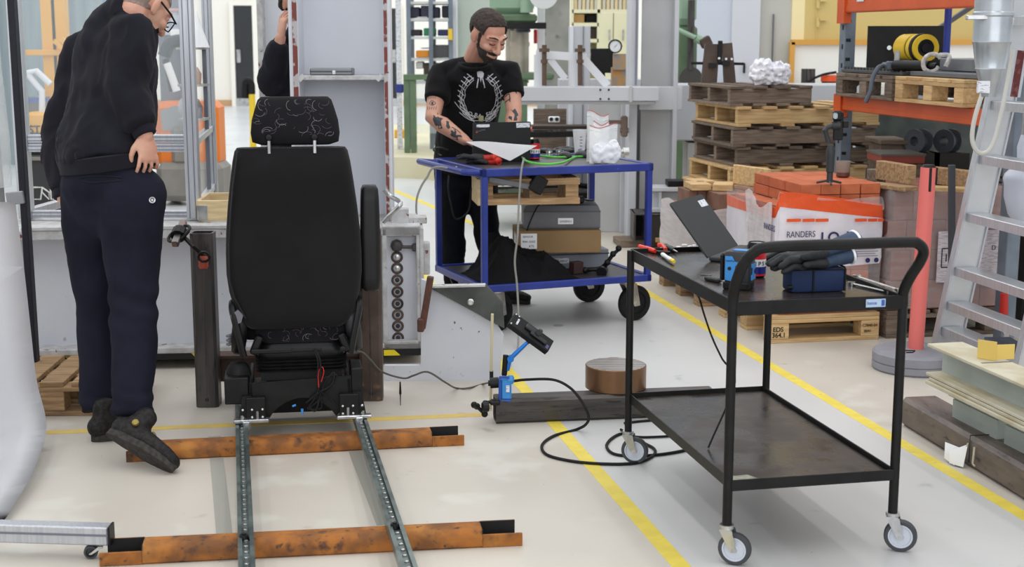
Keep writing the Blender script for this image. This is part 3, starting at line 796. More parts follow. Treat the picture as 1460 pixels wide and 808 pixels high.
# seat cushion in front (mostly hidden), side shells
m = MB(); m.loft([rrect(.46, .44, .05, z, .30, 4) for z in (.38, .40, .46, .48)]); part(seat, 'cushion', m, seat_fabric, sm=60)
for s, u, du in ((-1, 341, 4), (1, 510, -4)):
    m = MB(); pr = []
    for (v, w, d, o) in ((510, 12, .08, 4), (504, 20, .16, 3), (480, 24, .25, 0), (455, 22, .27, -3), (441, 18, .2, -6), (433, 11, .09, -8)):
        pr.append([(x + sx(u + (-s) * o * -1 * 1.0), y, z) for x, y, z in rrect(w * SK, d, w * SK * .42, sz(v), .14, 3)])
    m.loft(pr); part(seat, 'side_shell', m, vinyl if s < 0 else dark_plastic, sm=60)
    m = MB(); m.tube(smooth_path([(sx(u - s * 6), .0, sz(505)), (sx(u + s * 1), -.01, sz(470)), (sx(u + s * 8), -.005, sz(438)), (sx(u + s * 9 - s * 2), .04, sz(431)), (sx(u - s * 2), .03, sz(447))], 4), .014, 8); part(seat, 'shell_handle', m, vinyl)
m = MB(); m.prism([(0, 0), (.03, .02), (.05, .0), (.04, -.03), (.01, -.04)], (sx(330), .0, sz(445)), (1, 0, 0), (0, 0, 1), .02); part(seat, 'tape_patch', m, ink_grey)
m = MB()
for k in range(3): m.bar((sx(323), .05 + .0, sz(480 + 6 * k)), (sx(337), .08, sz(478 + 5 * k)), .02, .01, bev=.003)
part(seat, 'grey_lever', m, ink_grey)
# seat pan with bellows
m = MB(); m.loft([rrect(w * SK, d, .05, sz(v), .2, 5) for v, w, d in ((513, 128, .32), (505, 134, .34), (494, 120, .32), (489, 104, .30))]); part(seat, 'seat_pan', m, vinyl, sm=60)
m = MB(); m.box((sx(388), -.028, sz(497)), (60 * SK, .01, .018), bev=.004); m.box((sx(438), -.028, sz(497)), (46 * SK, .010, .012), bev=.003); part(seat, 'pan_cover', m, black_plastic)
m = MB(); rg = []
for k in range(9):
    v = 532 - k * 2.4; out = (k % 2 == 0)
    rg.append(rrect((136 if out else 126) * SK, .34 if out else .31, .05, sz(v), .2, 5))
m.loft(rg); part(seat, 'bellows', m, black_rubber, sm=25)
m = MB(); m.box((0, .2, sz(538)), (120 * SK, .3, .04)); part(seat, 'scissor_frame', m, slot_dark)
for u in (366, 492):
    m = MB(); m.lathe([(.0001, -.004), (.011, -.004), (.011, .01), (.0001, .012)], (sx(u), -.02, sz(497)), (0, -1, 0), 10); part(seat, 'side_bolt', m, black_plastic)
for u, a in ((366, .4), (495, -.4)): m = MB(); m.box((sx(u), .01, sz(490)), (.03, .05, .075), R=Matrix.Rotation(a, 3, 'Y'), bev=.006); part(seat, 'hinge_bracket', m, black_plastic)
# base bracket with arch
arch = [(sx(381) + (sx(480) - sx(381)) * k / 12, sz(592) + .0 + math.sin(math.pi * k / 12) ** .7 * (sz(562) - sz(590))) for k in range(13)]
outline = [(sx(354), sz(589)), (sx(354), sz(541)), (sx(503), sz(535)), (sx(503), sz(583)), (sx(487), sz(585))] + list(reversed(arch)) + [(sx(375), sz(590))]
m = MB(); m.prism(outline, (0, -.03, 0), (1, 0, 0), (0, 0, 1), -.008); part(seat, 'base_bracket', m, black_steel)
m = MB()
for s in (-1, 1): m.box((s * .19 + (sx(428)), .14, sz(563)), (.012, .34, .13))
m.box((sx(428), .3, sz(590)), (.38, .012, .14)); part(seat, 'base_side_plate', m, black_steel)
for u0, u1, v0, v1, nm in ((318, 353, 533, 570, 'rear_box_plate'), (503, 520, 525, 560, 'rear_box_plate')):
    m = MB(); m.box(((sx(u0) + sx(u1)) / 2, .05, (sz(v0) + sz(v1)) / 2), (sx(u1) - sx(u0), .16, sz(v0) - sz(v1)), bev=.004); part(seat, nm, m, black_steel)
m = MB(); m.lathe([(.0001, 0), (.05, 0), (.045, .03), (.03, .05), (.0001, .055)], (sx(338), .06, sz(536)), (0, 0, 1), 16); part(seat, 'air_spring', m, black_rubber)
# feet clamped on the rails
for u, s in ((357, -1), (505, 1)):
    m = MB(); m.box((sx(u - s * 6), .1, ZR + .08), (.075, .34, .09), bev=.003); m.prism([(0, 0), (.05, 0), (.035, .09), (0, .09)], (sx(u), -.06 if s > 0 else .24, ZR + .04), (s, 0, 0), (0, 0, 1), -.3)
    f_ = part(seat, 'foot_bracket', m, black_steel)
    m = MB()
    for dx in (-.02, .02, .055):
        for zz in (.02, .05):
            m.lathe([(.0001, 0), (.0055, 0), (.004, .005), (.0001, .006)], (sx(u - s * 8) + s * dx, -.075, ZR + .03 + zz), (0, -1, 0), 8)
    part(f_, 'rivet', m, bolt_zinc)
    m = MB(); m.box((sx(u + s * 1) - s * .0, -.075, ZR + .037), (.135, .035, .014), bev=.003); m.box((sx(u + s * 8) , -.09, ZR + .026), (.03, .035, .03), bev=.004); m.cyl((sx(u - s * 8), -.08, ZR + .042), (sx(u - s * 8), -.08, ZR + .075), .006, seg=8); m.cyl((sx(u + s * 14), -.08, ZR + .042), (sx(u + s * 14), -.08, ZR + .06), .005, seg=8); part(seat, 'rail_clamp', m, chrome)
# cable loom hanging from the seat
m = MB()
m.tube(smooth_path([(sx(452), -.05, sz(494)), (sx(458), -.06, sz(510)), (sx(458), -.06, sz(530)), (sx(456), -.05, sz(548)), (sx(448), -.05, sz(565)), (sx(441), -.05, sz(575)), (sx(450), -.055, sz(581)), (sx(457), -.05, sz(560)), (sx(466), -.05, sz(540)), (sx(478), -.05, sz(528)), (sx(474), -.055, sz(545)), (sx(455), -.052, sz(556)), (sx(436), -.05, sz(570))], 5), .0035, 6)
m.tube(smooth_path([(sx(450), -.05, sz(494)), (sx(455), -.06, sz(512)), (sx(454), -.055, sz(535)), (sx(465), -.05, sz(535)), (sx(482), -.05, sz(532)), (sx(470), -.05, sz(552)), (sx(448), -.05, sz(572)), (sx(438), -.05, sz(578)), (sx(458), -.05, sz(578)), (sx(456), -.05, sz(556))], 5), .003, 6)
m.tube(smooth_path([(sx(455), -.055, sz(552)), (sx(470), -.05, sz(565)), (sx(480), -.05, sz(575))], 4), .002, 5)
lo_ = part(seat, 'cable_loom', m, black_rubber)
m = MB(); m.tube(smooth_path([(sx(455), -.056, sz(548)), (sx(455), -.058, sz(528)), (sx(460), -.058, sz(519)), (sx(463), -.058, sz(526)), (sx(459), -.058, sz(540))], 4), .0022, 5); part(lo_, 'red_wire', m, red_grip)
m = MB(); m.cyl((sx(421), -.05, sz(572)), (sx(416), -.05, sz(574)), .004, seg=6); m.cyl((sx(430), -.05, sz(578)), (sx(430), -.05, sz(585)), .005, seg=6); part(lo_, 'plug', m, hand_blue)
m = MB(); m.tube(smooth_path([at(508, 500, 5.6), at(518, 503, 5.7), at(530, 515, 5.8), at(545, 530, 5.9), at(575, 539, 5.95), at(590, 535, 5.95), at(610, 530, 5.95), at(635, 545, 5.9), on(650, 553, .008), on(668, 553, .008), on(690, 547, .008), at(700, 545, 5.62)], 5), .0045, 6)
solo('seat_cable', 'thin grey cable sagging from the driver seat to the blue sensor on the floor tube', 'cable', m, pm('dark_grey_cable', (84, 82, 78), rough=.5))
# ------------------------------------------------------------------ casters
def caster(par, x, y, ztop, r, w, head, wheel_m, hub_m, trail=None, fixed=False):
    """swivel caster under the local point (x, y, ztop); head is the direction the fork trails"""
    trail = r * .55 if trail is None else trail
    d = Vector((math.cos(head), math.sin(head), 0)); ax = Vector((-d.y, d.x, 0))
    c = Vector((x, y, r)) + d * trail
    m = MB()
    m.lathe([(.0001, ztop), (r * .42, ztop), (r * .42, ztop - r * .22), (r * .3, ztop - r * .3), (.0001, ztop - r * .3)], (x, y, 0), (0, 0, 1), 14)
    for s in (-1, 1):
        o = ax * s * (w / 2 + .006)
        top = Vector((x, y, ztop - r * .25))
        m.poly([top + o - d * r * .38, top + o + d * r * .42, c + o + d * r * .2 - Vector((0, 0, r * .12)), c + o - d * r * .16 - Vector((0, 0, r * .16))], ax * s, .003)
    top = Vector((x, y, ztop - r * .27)); m.bar(top - ax * (w / 2 + .008), top + ax * (w / 2 + .008), r * .7, .006)
    f = part(par, 'caster', m, chrome)
    m = MB(); h = w / 2
    m.lathe([(r * .74, -h), (r * .93, -h), (r, -h * .55), (r, h * .55), (r * .93, h), (r * .74, h)], c, ax, 28, ring=True); 
    part(f, 'tyre', m, wheel_m)
    m = MB(); m.lathe([(.0001, -h * .8), (r * .2, -h * 1.0), (r * .24, -h * .6), (r * .62, -h * .5), (r * .66, -h * .96), (r * .75, -h * .96), (r * .75, h * .96), (r * .66, h * .96), (r * .62, h * .5), (r * .24, h * .6), (r * .2, h), (.0001, h * .8)], c, ax, 24)
    part(f, 'wheel_hub', m, hub_m)
    m = MB(); m.cyl(c - ax * (w / 2 + .012), c + ax * (w / 2 + .012), r * .12, seg=8); part(f, 'axle', m, chrome)
    return f

# ------------------------------------------------------------------ black trolley in front
TX, TY, TR = .798, 4.565, math.radians(11.8)
tro = thing('black_trolley', 'black steel two tier trolley on four casters in front, with a tube handle', 'trolley', (TX, TY, 0), TR)
hw, hl = .262, .53
ZT, ZS = .80, .262
TM = WM[tro.name]
def tl(x, y, z): return TM @ Vector((x, y, z))
def tray(z, h, topmat, nm, lbl=None):
    m = MB(); m.box((0, 0, z - .018), (hw * 2 - .01, hl * 2 - .01, .004)); p = part(tro, nm, m, topmat, label=lbl)
    m = MB()
    for s in (-1, 1):
        m.box((0, s * hl, z - h / 2), (hw * 2, .006, h), bev=.0015); m.box((s * hw, 0, z - h / 2), (.006, hl * 2, h), bev=.0015)
    for s in (-1, 1):
        m.box((0, s * (hl - .014), z - h + .003), (hw * 2, .028, .005)); m.box((s * (hw - .014), 0, z - h + .003), (.028, hl * 2, .005))
    part(p, 'rim', m, black_steel)
    return p
top_ = tray(ZT, .042, tray_top, 'top_tray'); low_ = tray(ZS, .034, shelf_top, 'lower_shelf')
zc = .118
for s in (-1, 1):
    m = MB(); m.cyl((s * (hw + .006), hl - .012, zc), (s * (hw + .006), hl - .012, ZT - .004), .0135, seg=14); part(tro, 'post', m, black_steel)
    m = MB(); m.cyl((s * (hw + .006), -hl + .012, zc), (s * (hw + .006), -hl + .012, ZT - .03), .0145, seg=14); part(tro, 'post', m, black_steel)
y0 = -hl + .012
hp = [(-hw - .006, y0, ZT - .03), (-hw - .006, y0 - .005, ZT + .05), (-hw + .004, y0 - .06, ZT + .105)]
pts = smooth_path([(-hw - .006, y0, ZT - .035), (-hw - .006, y0 - .002, ZT + .02), (-hw - .006, y0 - .03, ZT + .07), (-hw + .0, y0 - .062, ZT + .12), (-hw + .022, y0 - .078, ZT + .152), (-hw + .065, y0 - .085, ZT + .168), (0, y0 - .086, ZT + .17), (hw - .04, y0 - .086, ZT + .17), (hw + .0, y0 - .085, ZT + .164), (hw + .024, y0 - .075, ZT + .14), (hw + .025, y0 - .055, ZT + .105), (hw + .012, y0 - .03, ZT + .06), (hw + .006, y0 - .002, ZT + .01), (hw + .006, y0, ZT - .035)], 6)
m = MB(); m.tube(pts, .0162, 14); part(tro, 'handle', m, black_steel)
for x, y, hd in ((-hw - .006, hl - .012, -.5), (hw + .006, hl - .012, -.9), (-hw - .006, -hl + .012, -.6), (hw + .006, -hl + .012, -.5)):
    caster(tro, x, y, zc + .004, .05, .026, hd, grey_rubber, white_plastic, trail=.026)
m = MB(); m.box((hw - .09, -hl - .0045, ZT - .02), (.062, .002, .024)); lb_ = part(tro, 'sticker', m, pm('pale_blue_sticker', (176, 196, 222), rough=.4), label='pale blue sticker')
text(lb_, 'hansa', tl(hw - .118, -hl - .0058, ZT - .024), TM.to_3x3() @ Vector((1, 0, 0)), (0, 0, 1), .014, pm('blue_ink', (52, 92, 168), rough=.5))
m = MB(); m.box((hw - .067, -hl - .0058, ZT - .02), (.01, .001, .018)); part(lb_, 'sticker_mark', m, MATS['blue_ink'])
zt = ZT - .016
# chip of pale board and dust on the lower shelf
m = MB(); m.prism([(0, 0), (.09, .01), (.07, .05), (.03, .045), (.0, .06)], tl(-hw + .01, -hl + .03, ZS - .0155), TM.to_3x3() @ Vector((1, 0, 0)), TM.to_3x3() @ Vector((0, 1, 0)), .003)
solo('board_chip', 'pale chip of board on the near corner of the lower trolley shelf', 'chip', m, pm('pale_chip', (176, 176, 160), (140, 138, 124), sc=30, rough=.8))
# laptop, lid turned to the hall
q = [Vector(p) for p in ((.684, 4.838, zt + .014), (.836, 5.13, zt + .014), (.711, 5.208, .972), (.552, 4.915, .985))]
t = thing('laptop', 'open dark grey laptop on the black trolley, lid leaning towards the girder', 'laptop', (q[0] + q[1]) / 2)
hx_ = (q[1] - q[0]).normalized(); up_ = (q[3] - q[0]).normalized()
W_ = (q[1] - q[0]).length; H_ = .235
nl = hx_.cross(up_).normalized()
m = MB(); m.prism([(.004, 0), (W_ - .004, 0), (W_, .004), (W_, H_ - .008), (W_ - .008, H_), (.008, H_), (0, H_ - .008), (0, .004)], q[0], hx_, up_, -.006); ld = pw(t, 'lid', m, lid_grey)
side = Vector((hx_.y, -hx_.x, 0)).normalized()
c_ = (q[0] + q[1]) / 2 + side * .088
m = MB(); m.box((c_.x, c_.y, zt + .009), (W_, .17, .016), rz=math.atan2(hx_.y, hx_.x), bev=.004); b_ = pw(t, 'base', m, lid_grey)
m = MB(); m.box((c_.x, c_.y, zt + .0176), (W_ - .04, .09, .002), rz=math.atan2(hx_.y, hx_.x)); pw(b_, 'keyboard', m, ink_black)
m = MB(); m.prism([(.012, .02), (W_ - .012, .02), (W_ - .012, H_ - .012), (.012, H_ - .012)], q[0] + nl * -.0065, hx_, up_, -.0008); pw(ld, 'screen', m, screen_glass)
m = MB(); so = q[0] + nl * .0012; m.prism([(W_ - .085, H_ - .05), (W_ - .015, H_ - .05), (W_ - .015, H_ - .022), (W_ - .085, H_ - .022)], so, hx_, up_, -.001); pw(ld, 'white_sticker', m, paper_print)
# rugged blue and black measuring laser
c_ = on(1057, 414, zt); lx = TR - math.radians(38)
t = thing('cross_line_laser', 'rugged black and blue laser box standing on the trolley beside the cola can', 'laser box', (c_.x, c_.y + .045, zt), lx)
bw, bd, bh = .085, .075, .122
m = MB(); m.box((0, 0, bh / 2 + .006), (bw, bd, bh - .012), bev=.016, seg=2); part(t, 'body', m, dark_plastic)
m = MB(); m.box((-bw * .30, -bd * .3, .012), (.03, .04, .024), bev=.004); m.box((bw * .3, -bd * .3, .012), (.03, .04, .024), bev=.004); m.box((0, bd * .3, .012), (bw * .9, .03, .024), bev=.004); part(t, 'rubber_foot', m, black_rubber)
m = MB(); m.prism([(-.034, .03), (-.008, .026), (-.004, .038), (.016, .038), (.016, .046), (-.004, .048), (-.002, .075), (.016, .078), (.016, .086), (-.003, .088), (-.012, .104), (-.034, .104)], (0, -bd/2 - .0005, 0), (1, 0, 0), (0, 0, 1), .003); fp = part(t, 'front_panel', m, hand_blue)
m = MB(); m.box((.01, -.01, bh - .001), (.05, .03, .003)); m.prism([(-.02, .03), (.02, .03), (.02, .045), (.0, .05), (.0, .06), (.02, .065), (.02, .08), (-.02, .08), (-.02, .07), (-.008, .062), (-.008, .048), (-.02, .044)], (bw/2 + .0005, 0, 0), (0, 1, 0), (0, 0, 1), .003); part(t, 'side_panel', m, hand_blue)
m = MB(); m.cyl((-.02, -bd/2 - .0035, .066), (-.02, -bd/2 - .005, .066), .006, seg=10); part(fp, 'button', m, ink_black)
R3 = WM[t.name].to_3x3(); lb = WM[t.name]
text(fp, 'LaserPro', lb @ Vector((-.032, -bd/2 - .0042, .088)), R3 @ Vector((1, 0, 0)), (0, 0, 1), .0075, ink_navy)
m = MB(); m.box((-bw/2 - .008, .005, .065), (.016, .05, .085), bev=.006); part(t, 'side_clip', m, black_plastic)
# cola can
c_ = on(1080, 397, zt)
t = thing('cola_can', 'red white and blue cola can on the trolley behind the laser box', 'can', (c_.x, c_.y + .03, zt), TR)
m = MB(); rr = .031; m.lathe([(.0001, .004), (.022, .004), (.026, 0), (rr, .01), (rr, .102), (.027, .113), (.026, .116), (.0245, .112), (.0001, .111)], (0, 0, 0), (0, 0, 1), 32); cn = part(t, 'body', m, pm('cola_can_black', (18, 18, 26), rough=.25, metal=.4))
m = MB(); m.lathe([(.0001, .1115), (.0235, .1115), (.0235, .113), (.0001, .113)], (0, 0, 0), (0, 0, 1), 24); part(t, 'lid', m, chrome)
def wrap(z0, z1, a0, a1, mat, nm, rad, bow=.0, bow2=None):
    m = MB(); n = 18; A, B = [], []
    bow2 = bow if bow2 is None else bow2
    for k in range(n + 1):
        a = math.radians(a0 + (a1 - a0) * k / n); f = 1 - ((2 * k / n) - 1) ** 2
        A.append((rad * math.cos(a), rad * math.sin(a), z0 + bow * f)); B.append((rad * math.cos(a), rad * math.sin(a), z1 + bow2 * f))
    for k in range(n):
        vs = [m.bm.verts.new(p) for p in (A[k], A[k + 1], B[k + 1], B[k])]; m.bm.faces.new(vs)
    return part(cn, nm, m, mat, sm=180)
wrap(.060, .088, 200, 340, pm('can_red', (206, 34, 44), rough=.3), 'red_field', rr + .0004, .0, .008)
wrap(.036, .062, 200, 340, pm('can_white', (232, 232, 236), rough=.3), 'white_field', rr + .0005)
wrap(.018, .038, 200, 340, pm('can_blue', (28, 38, 120), rough=.3), 'blue_field', rr + .0006, -.004, .0)
wrap(.008, .014, 200, 340, MATS['can_red'], 'red_band', rr + .0006)
wm_ = WM[t.name]
for i, ch in enumerate('PEPSI'):
    a = math.radians(270 + (i - 2) * 25)
    p = Vector((math.cos(a) * (rr + .0008), math.sin(a) * (rr + .0008), .042)); tx = Vector((-math.sin(a), math.cos(a), 0))
    text(cn, ch, wm_ @ (p - tx * .006), wm_.to_3x3() @ tx, (0, 0, 1), .019, ink_black, ext=.0003, bold=True)
# navy padded case
p0, p1 = on(1156, 421, zt), on(1214, 420, zt)
t = thing('navy_case', 'navy blue padded nylon case with black edges lying under the work gloves', 'case', (*((on(1120, 414, zt) + on(1214, 420, zt)) / 2).xy, zt), TR - math.radians(3))
cw, cd, ch = .175, .085, .075
m = MB(); m.box((0, cd/2, ch/2), (cw, cd, ch), bev=.010, seg=2); part(t, 'body', m, navy_cloth)
m = MB()
for x in (-cw * .1, cw/2 - .003): m.tube([(x, -.001, .003), (x, -.001, ch - .004), (x, .008, ch + .001), (x, cd - .005, ch + .001)], .0032, 6)
m.tube([(-cw/2 + .004, -.0005, ch - .004), (cw/2 - .004, -.0005, ch - .004)], .0025, 6); part(t, 'edge_binding', m, black_rubber)
m = MB(); m.cyl((-cw/2 - .012, .004, .018), (-cw/2 + .004, .004, .018), .008, seg=10); part(t, 'buckle', m, black_plastic)

# work gloves on the case: blobby fingers and palm remeshed into one skin
def remesh(mb, name, vox, smooth=6, dec=None):
    me = mb.mesh(name + '_raw'); o = bpy.data.objects.new(name + '_raw', me); COL.objects.link(o)
    md = o.modifiers.new('r', 'REMESH'); md.mode = 'VOXEL'; md.voxel_size = vox
    if smooth:
        sm_ = o.modifiers.new('s', 'SMOOTH'); sm_.iterations = smooth; sm_.factor = .5
    if dec:
        dm = o.modifiers.new('d', 'DECIMATE'); dm.ratio = dec
    dg = bpy.context.evaluated_depsgraph_get()
    out = bpy.data.meshes.new_from_object(o.evaluated_get(dg), depsgraph=dg)
    bpy.data.objects.remove(o); bpy.data.meshes.remove(me)
    return out
def limb(m, pts, radii, seg=14, side=None, flat=(0, 0)):
    """closed tapering limb with rounded ends; radii are r or (across, along normal)"""
    pts = [Vector(p) for p in pts]; n = len(pts)
    rs = [(r, r) if not isinstance(r, (tuple, list)) else r for r in radii]
    prev = Vector(side).normalized() if side is not None else None
    rings = []
    def frame(i):
        nonlocal prev
        tg = (pts[min(i + 1, n - 1)] - pts[max(i - 1, 0)]).normalized()
        x = (prev - tg * prev.dot(tg)) if prev is not None else tg.orthogonal()
        if x.length < 1e-5: x = tg.orthogonal()
        x.normalize(); prev = x
        return tg, x, tg.cross(x)
    for i in range(n):
        tg, x, y = frame(i)
        def ring(c, f): return [c + (x * math.cos(a) * rs[i][0] + y * math.sin(a) * rs[i][1]) * f for a in [2 * math.pi * k / seg for k in range(seg)]]
        mr = min(rs[i])
        if i == 0 and not flat[0]:
            for k in (.95, .75, .4): rings.append(ring(pts[0] - tg * mr * k, math.sqrt(1 - k * k)))
        rings.append(ring(pts[i], 1.0))
        if i == n - 1 and not flat[1]:
            for k in (.4, .75, .95): rings.append(ring(pts[n - 1] + tg * mr * k, math.sqrt(1 - k * k)))
    m.loft(rings)
def glove(label, base, dirv, up, sc, cuff_m, palm_m, cuff_len=.07, group=None, rim=None):
    """knitted glove lying with its fingers along dirv; base is the wrist"""
    d = Vector(dirv).normalized(); u = Vector(up); s = d.cross(u).normalized(); u = s.cross(d)
    B = Vector(base)
    def L(x, y, z): return B + d * x * sc + s * y * sc + u * z * sc
    m = MB()
    limb(m, [L(.0, 0, .0), L(.03, 0, .004), L(.07, 0, .004), L(.095, 0, .0)], [(.032 * sc, .02 * sc), (.04 * sc, .021 * sc), (.045 * sc, .019 * sc), (.044 * sc, .014 * sc)], side=s)
    for k, (y, l, b) in enumerate(((-.034, .062, .006), (-.012, .078, .012), (.012, .074, .009), (.034, .055, .003))):
        limb(m, [L(.085, y, .0), L(.085 + l * .5, y * 1.15, b), L(.085 + l, y * 1.2, b - .012)], [.0125 * sc, .0115 * sc, .0098 * sc], 8)
    limb(m, [L(.02, -.03, .0), L(.05, -.055, .008), L(.085, -.058, .010)], [.016 * sc, .014 * sc, .0105 * sc], 8)
    t = thing('work_glove', label, 'glove', B, 0, group)
    me = remesh(m, 'palm', .0035 * sc, 5)
    for v in me.vertices:
        v.co += v.normal * noise.noise(v.co * 60) * .002
    me.transform(WM[t.name].inverted()); link('palm', me, palm_m, t, 60)
    m = MB()
    limb(m, [L(.012, 0, .0), L(-.02, 0, .004), L(-.05, 0, .006), L(-cuff_len, 0, .01)], [(.033 * sc, .021 * sc), (.031 * sc, .020 * sc), (.034 * sc, .022 * sc), (.038 * sc, .024 * sc)], side=s); pw(t, 'cuff', m, cuff_m, 60)
    m = MB(); e = L(-cuff_len - .002, 0, .01); m.tube([e + s * math.cos(a) * .037 * sc + u * math.sin(a) * .023 * sc - d * (.004 + .012 * abs(math.sin(a)) * 0) for a in [i * math.pi / 10 for i in range(20)]], .004 * sc, 6, closed=True); pw(t, 'cuff_hem', m, rim or paper)
    return t
e_r = TM.to_3x3() @ Vector((1, 0, 0)); e_b = TM.to_3x3() @ Vector((0, 1, 0))
cc = WM['navy_case'].translation
ztp = zt + ch
glove('dark coated work glove with raised blue cuff lying uppermost on the navy case', cc + e_r * .005 + e_b * .03 + e_r * .022 + Vector((0, 0, .075 + .050)), -e_r * 1 + Vector((0, 0, -.20)), (0, 0, 1), 1.1, denim_cuff, glove_black, .09)
glove('dark coated work glove with short blue cuff lying under the other glove', cc + e_r * .012 + e_b * .028 + e_r * .022 + Vector((0, 0, .075 + .016)), -e_r + e_b * .02 + Vector((0, 0, -.09)), (0, 0, 1), 1.05, denim_cuff, glove_black, .07)
# spanners
def spanner(label, a, b, r):
    a, b = Vector(a), Vector(b); d = (b - a).normalized()
    t = thing('spanner', label, 'spanner', (a + b) / 2, 0)
    m = MB(); m.bar(a + d * r, b - d * r * .6, r * .75, .006, bev=.002); pw(t, 'shaft', m, chrome)
    m = MB(); m.lathe([(r * .6, -.005), (r, -.005), (r, .005), (r * .6, .005)], a, (0, 0, 1), 18, ring=True); pw(t, 'ring_end', m, chrome)
    n = Vector((-d.y, d.x, 0))
    m = MB(); m.prism([(-r * .5, -r * .5), (r * .2, -r * 1.05), (r * 1.3, -r * .95), (r * 1.3, -r * .5), (r * .4, -r * .42), (r * .4, r * .42), (r * 1.3, r * .5), (r * 1.3, r * .95), (r * .2, r * 1.05), (-r * .5, r * .5)], b - d * r - Vector((0, 0, .005)), d, n, .01); pw(t, 'open_end', m, chrome)
zz = zt + .007
spanner('steel ring spanner lying with its ring end by the navy case', on(1222, 394, zz), on(1284, 414, zz), .013)
spanner('longer steel spanner crossing under the ring spanner on the trolley', on(1214, 404, zz - .001), on(1276, 420, zz - .001) + Vector((0, .03, 0)), .012)
# hand tools at the far end
def tool(name, label, cat, a, b, r, mat, tip, tl_, tipm=chrome, tr_=None):
    a, b = Vector(a), Vector(b); d = (b - a).normalized()
    t = thing(name, label, cat, (a + b) / 2)
    m = MB(); L = (b - a).length; q = d.to_track_quat('Z', 'Y').to_matrix()
    m.lathe([(.0001, 0), (r * .8, .002), (r, L * .15), (r * .8, L * .5), (r, L * .8), (r * .5, L), (.0001, L)], a, d, 10); pw(t, 'grip', m, mat)
    m = MB(); m.cyl(b - d * .002, b + d * tl_, tr_ or r * .3, r * .2 if tr_ is None else tr_ * .8, seg=8); pw(t, tip, m, tipm)
    return t
z3 = zt + .011
t = thing('pliers', 'red handled pliers at the far left corner of the black trolley', 'pliers', on(925, 356, zt))
m = MB(); m.tube(smooth_path([on(912, 351, z3), on(922, 354, z3), on(934, 358, z3)], 4), [.008] * 4 + [.0095] * 4 + [.007], 8); pw(t, 'grip', m, red_plastic)
m = MB(); m.tube(smooth_path([on(938, 349, z3), on(945, 350, z3), on(949, 356, z3)], 4), .008, 8); pw(t, 'grip', m, red_plastic)
m = MB(); m.box(on(947, 360, z3 - .002), (.045, .018, .012), rz=-.35, bev=.003); m.bar(on(935, 358, z3 - .003), on(944, 360, z3 - .003), .012, .008); pw(t, 'jaw', m, black_steel)
tool('screwdriver', 'dark green screwdriver lying beside the red pliers on the trolley', 'screwdriver', on(948, 350, z3), on(960, 356, z3), .011, pm('dark_green_grip', (42, 52, 50), rough=.5), 'blade', .05)
t = tool('marker_pen', 'white marker pen with yellow cap on the trolley', 'marker', on(944, 362, z3), on(958, 371, z3), .008, ink_white, 'cap', .03, yellow_plastic, .008)
m = MB()
for k, (u, v) in enumerate(((976, 349), (984, 351), (990, 350), (968, 352))):
    c_ = on(u, v, zt + .0032); m2 = MB(); m2.box(c_, (.02, .012, .006), rz=k * .7, bev=.002, R=Matrix.Rotation(k * .8, 3, 'Z'))
    solo('paper_scrap', ['white paper scrap lying nearest the screwdriver on the trolley top', 'middle white paper scrap between screwdriver and laptop', 'white paper scrap lying closest to the laptop lid', 'smallest white scrap beside the screwdriver tip'][k], 'paper scrap', m2, paper, 'scraps on the trolley top')
t = thing('hex_key_set', 'small folding tool with pale tip lying by the laser box', 'tool', on(1015, 396, zt))
m = MB(); m.bar(on(1006, 396, zt + .008), on(1027, 400, zt + .008), .02, .014, bev=.004); pw(t, 'holder', m, dark_plastic)
m = MB(); m.bar(on(1000, 392, zt + .012), on(1014, 393, zt + .014), .006, .006); m.bar(on(1027, 400, zt + .007), on(1036, 402, zt + .007), .005, .004); pw(t, 'blade', m, chrome)
m = MB(); m.tube(smooth_path([tl(-hw + .03, -.06, ZT - .046), at(997, 425, 4.5), at(1003, 445, 4.47), at(1015, 480, 4.45), at(1030, 512, 4.43), at(1048, 545, 4.42), tl(-hw + .06, -.16, ZS - .012)], 5), .0032, 6)
solo('trolley_cable', 'thin black cable hanging from the trolley top to its lower shelf', 'cable', m, black_rubber)

# ------------------------------------------------------------------ things on the floor in the aisle
flat_tube = pm('raw_mill_scale_tube_lying', (70, 66, 65), (88, 82, 79), sc=3, rough=.42, metal=.35, st=(1, 8, 8), spots=[((50, 47, 47), 10, .55, .7), ((112, 88, 74), 26, .68, .76)], bump=.05, bsc=60)
a, b = on(708, 605), on(905, 597)
d_ = (b - a).normalized(); n_ = Vector((-d_.y, d_.x, 0)); L_ = .92; W_, H_ = .105, .105
t = thing('floor_tube', 'dark mill scale square tube lying across the yellow line', 'steel tube', a + d_ * L_ / 2 + n_ * W_ / 2, math.atan2(d_.y, d_.x))
m = MB(); m.hollow((-L_/2, 0, H_/2), (L_/2, 0, H_/2), W_, H_, .007); part(t, 'tube', m, flat_tube, sm=20)
m = MB(); m.box((0, -W_/2 - .0005, H_ * .45), (L_, .003, .004)); part(t, 'weld_seam', m, raw_tube)
FT = WM[t.name]
c_ = on(879, 556, H_ + .001); c_.z = H_
t = thing('bronze_disc', 'thick round bronze coloured steel disc resting on the floor tube', 'disc', c_ + Vector((.0, .055, .001)))
m = MB(); rr = .128; hh = .098; m.lathe([(.0001, 0), (rr - .002, 0), (rr, .002), (rr, hh - .002), (rr - .002, hh), (.0001, hh)], (0, 0, 0), (0, 0, 1), 56); part(t, 'body', m, copper)
m = MB()
for k in range(14):
    y = -rr + .014 + k * .0182; w = 2 * math.sqrt(max(0, (rr - .004) ** 2 - y * y)); m.box((0, y, hh + .0008), (w, .0105, .0016), R=Matrix.Rotation(.25, 3, 'Z') if 0 else None)
part(t, 'machined_groove', m, pm('machined_steel_face', (186, 182, 178), (160, 154, 150), sc=6, rough=.35, metal=.6))['kind'] = 'stuff'
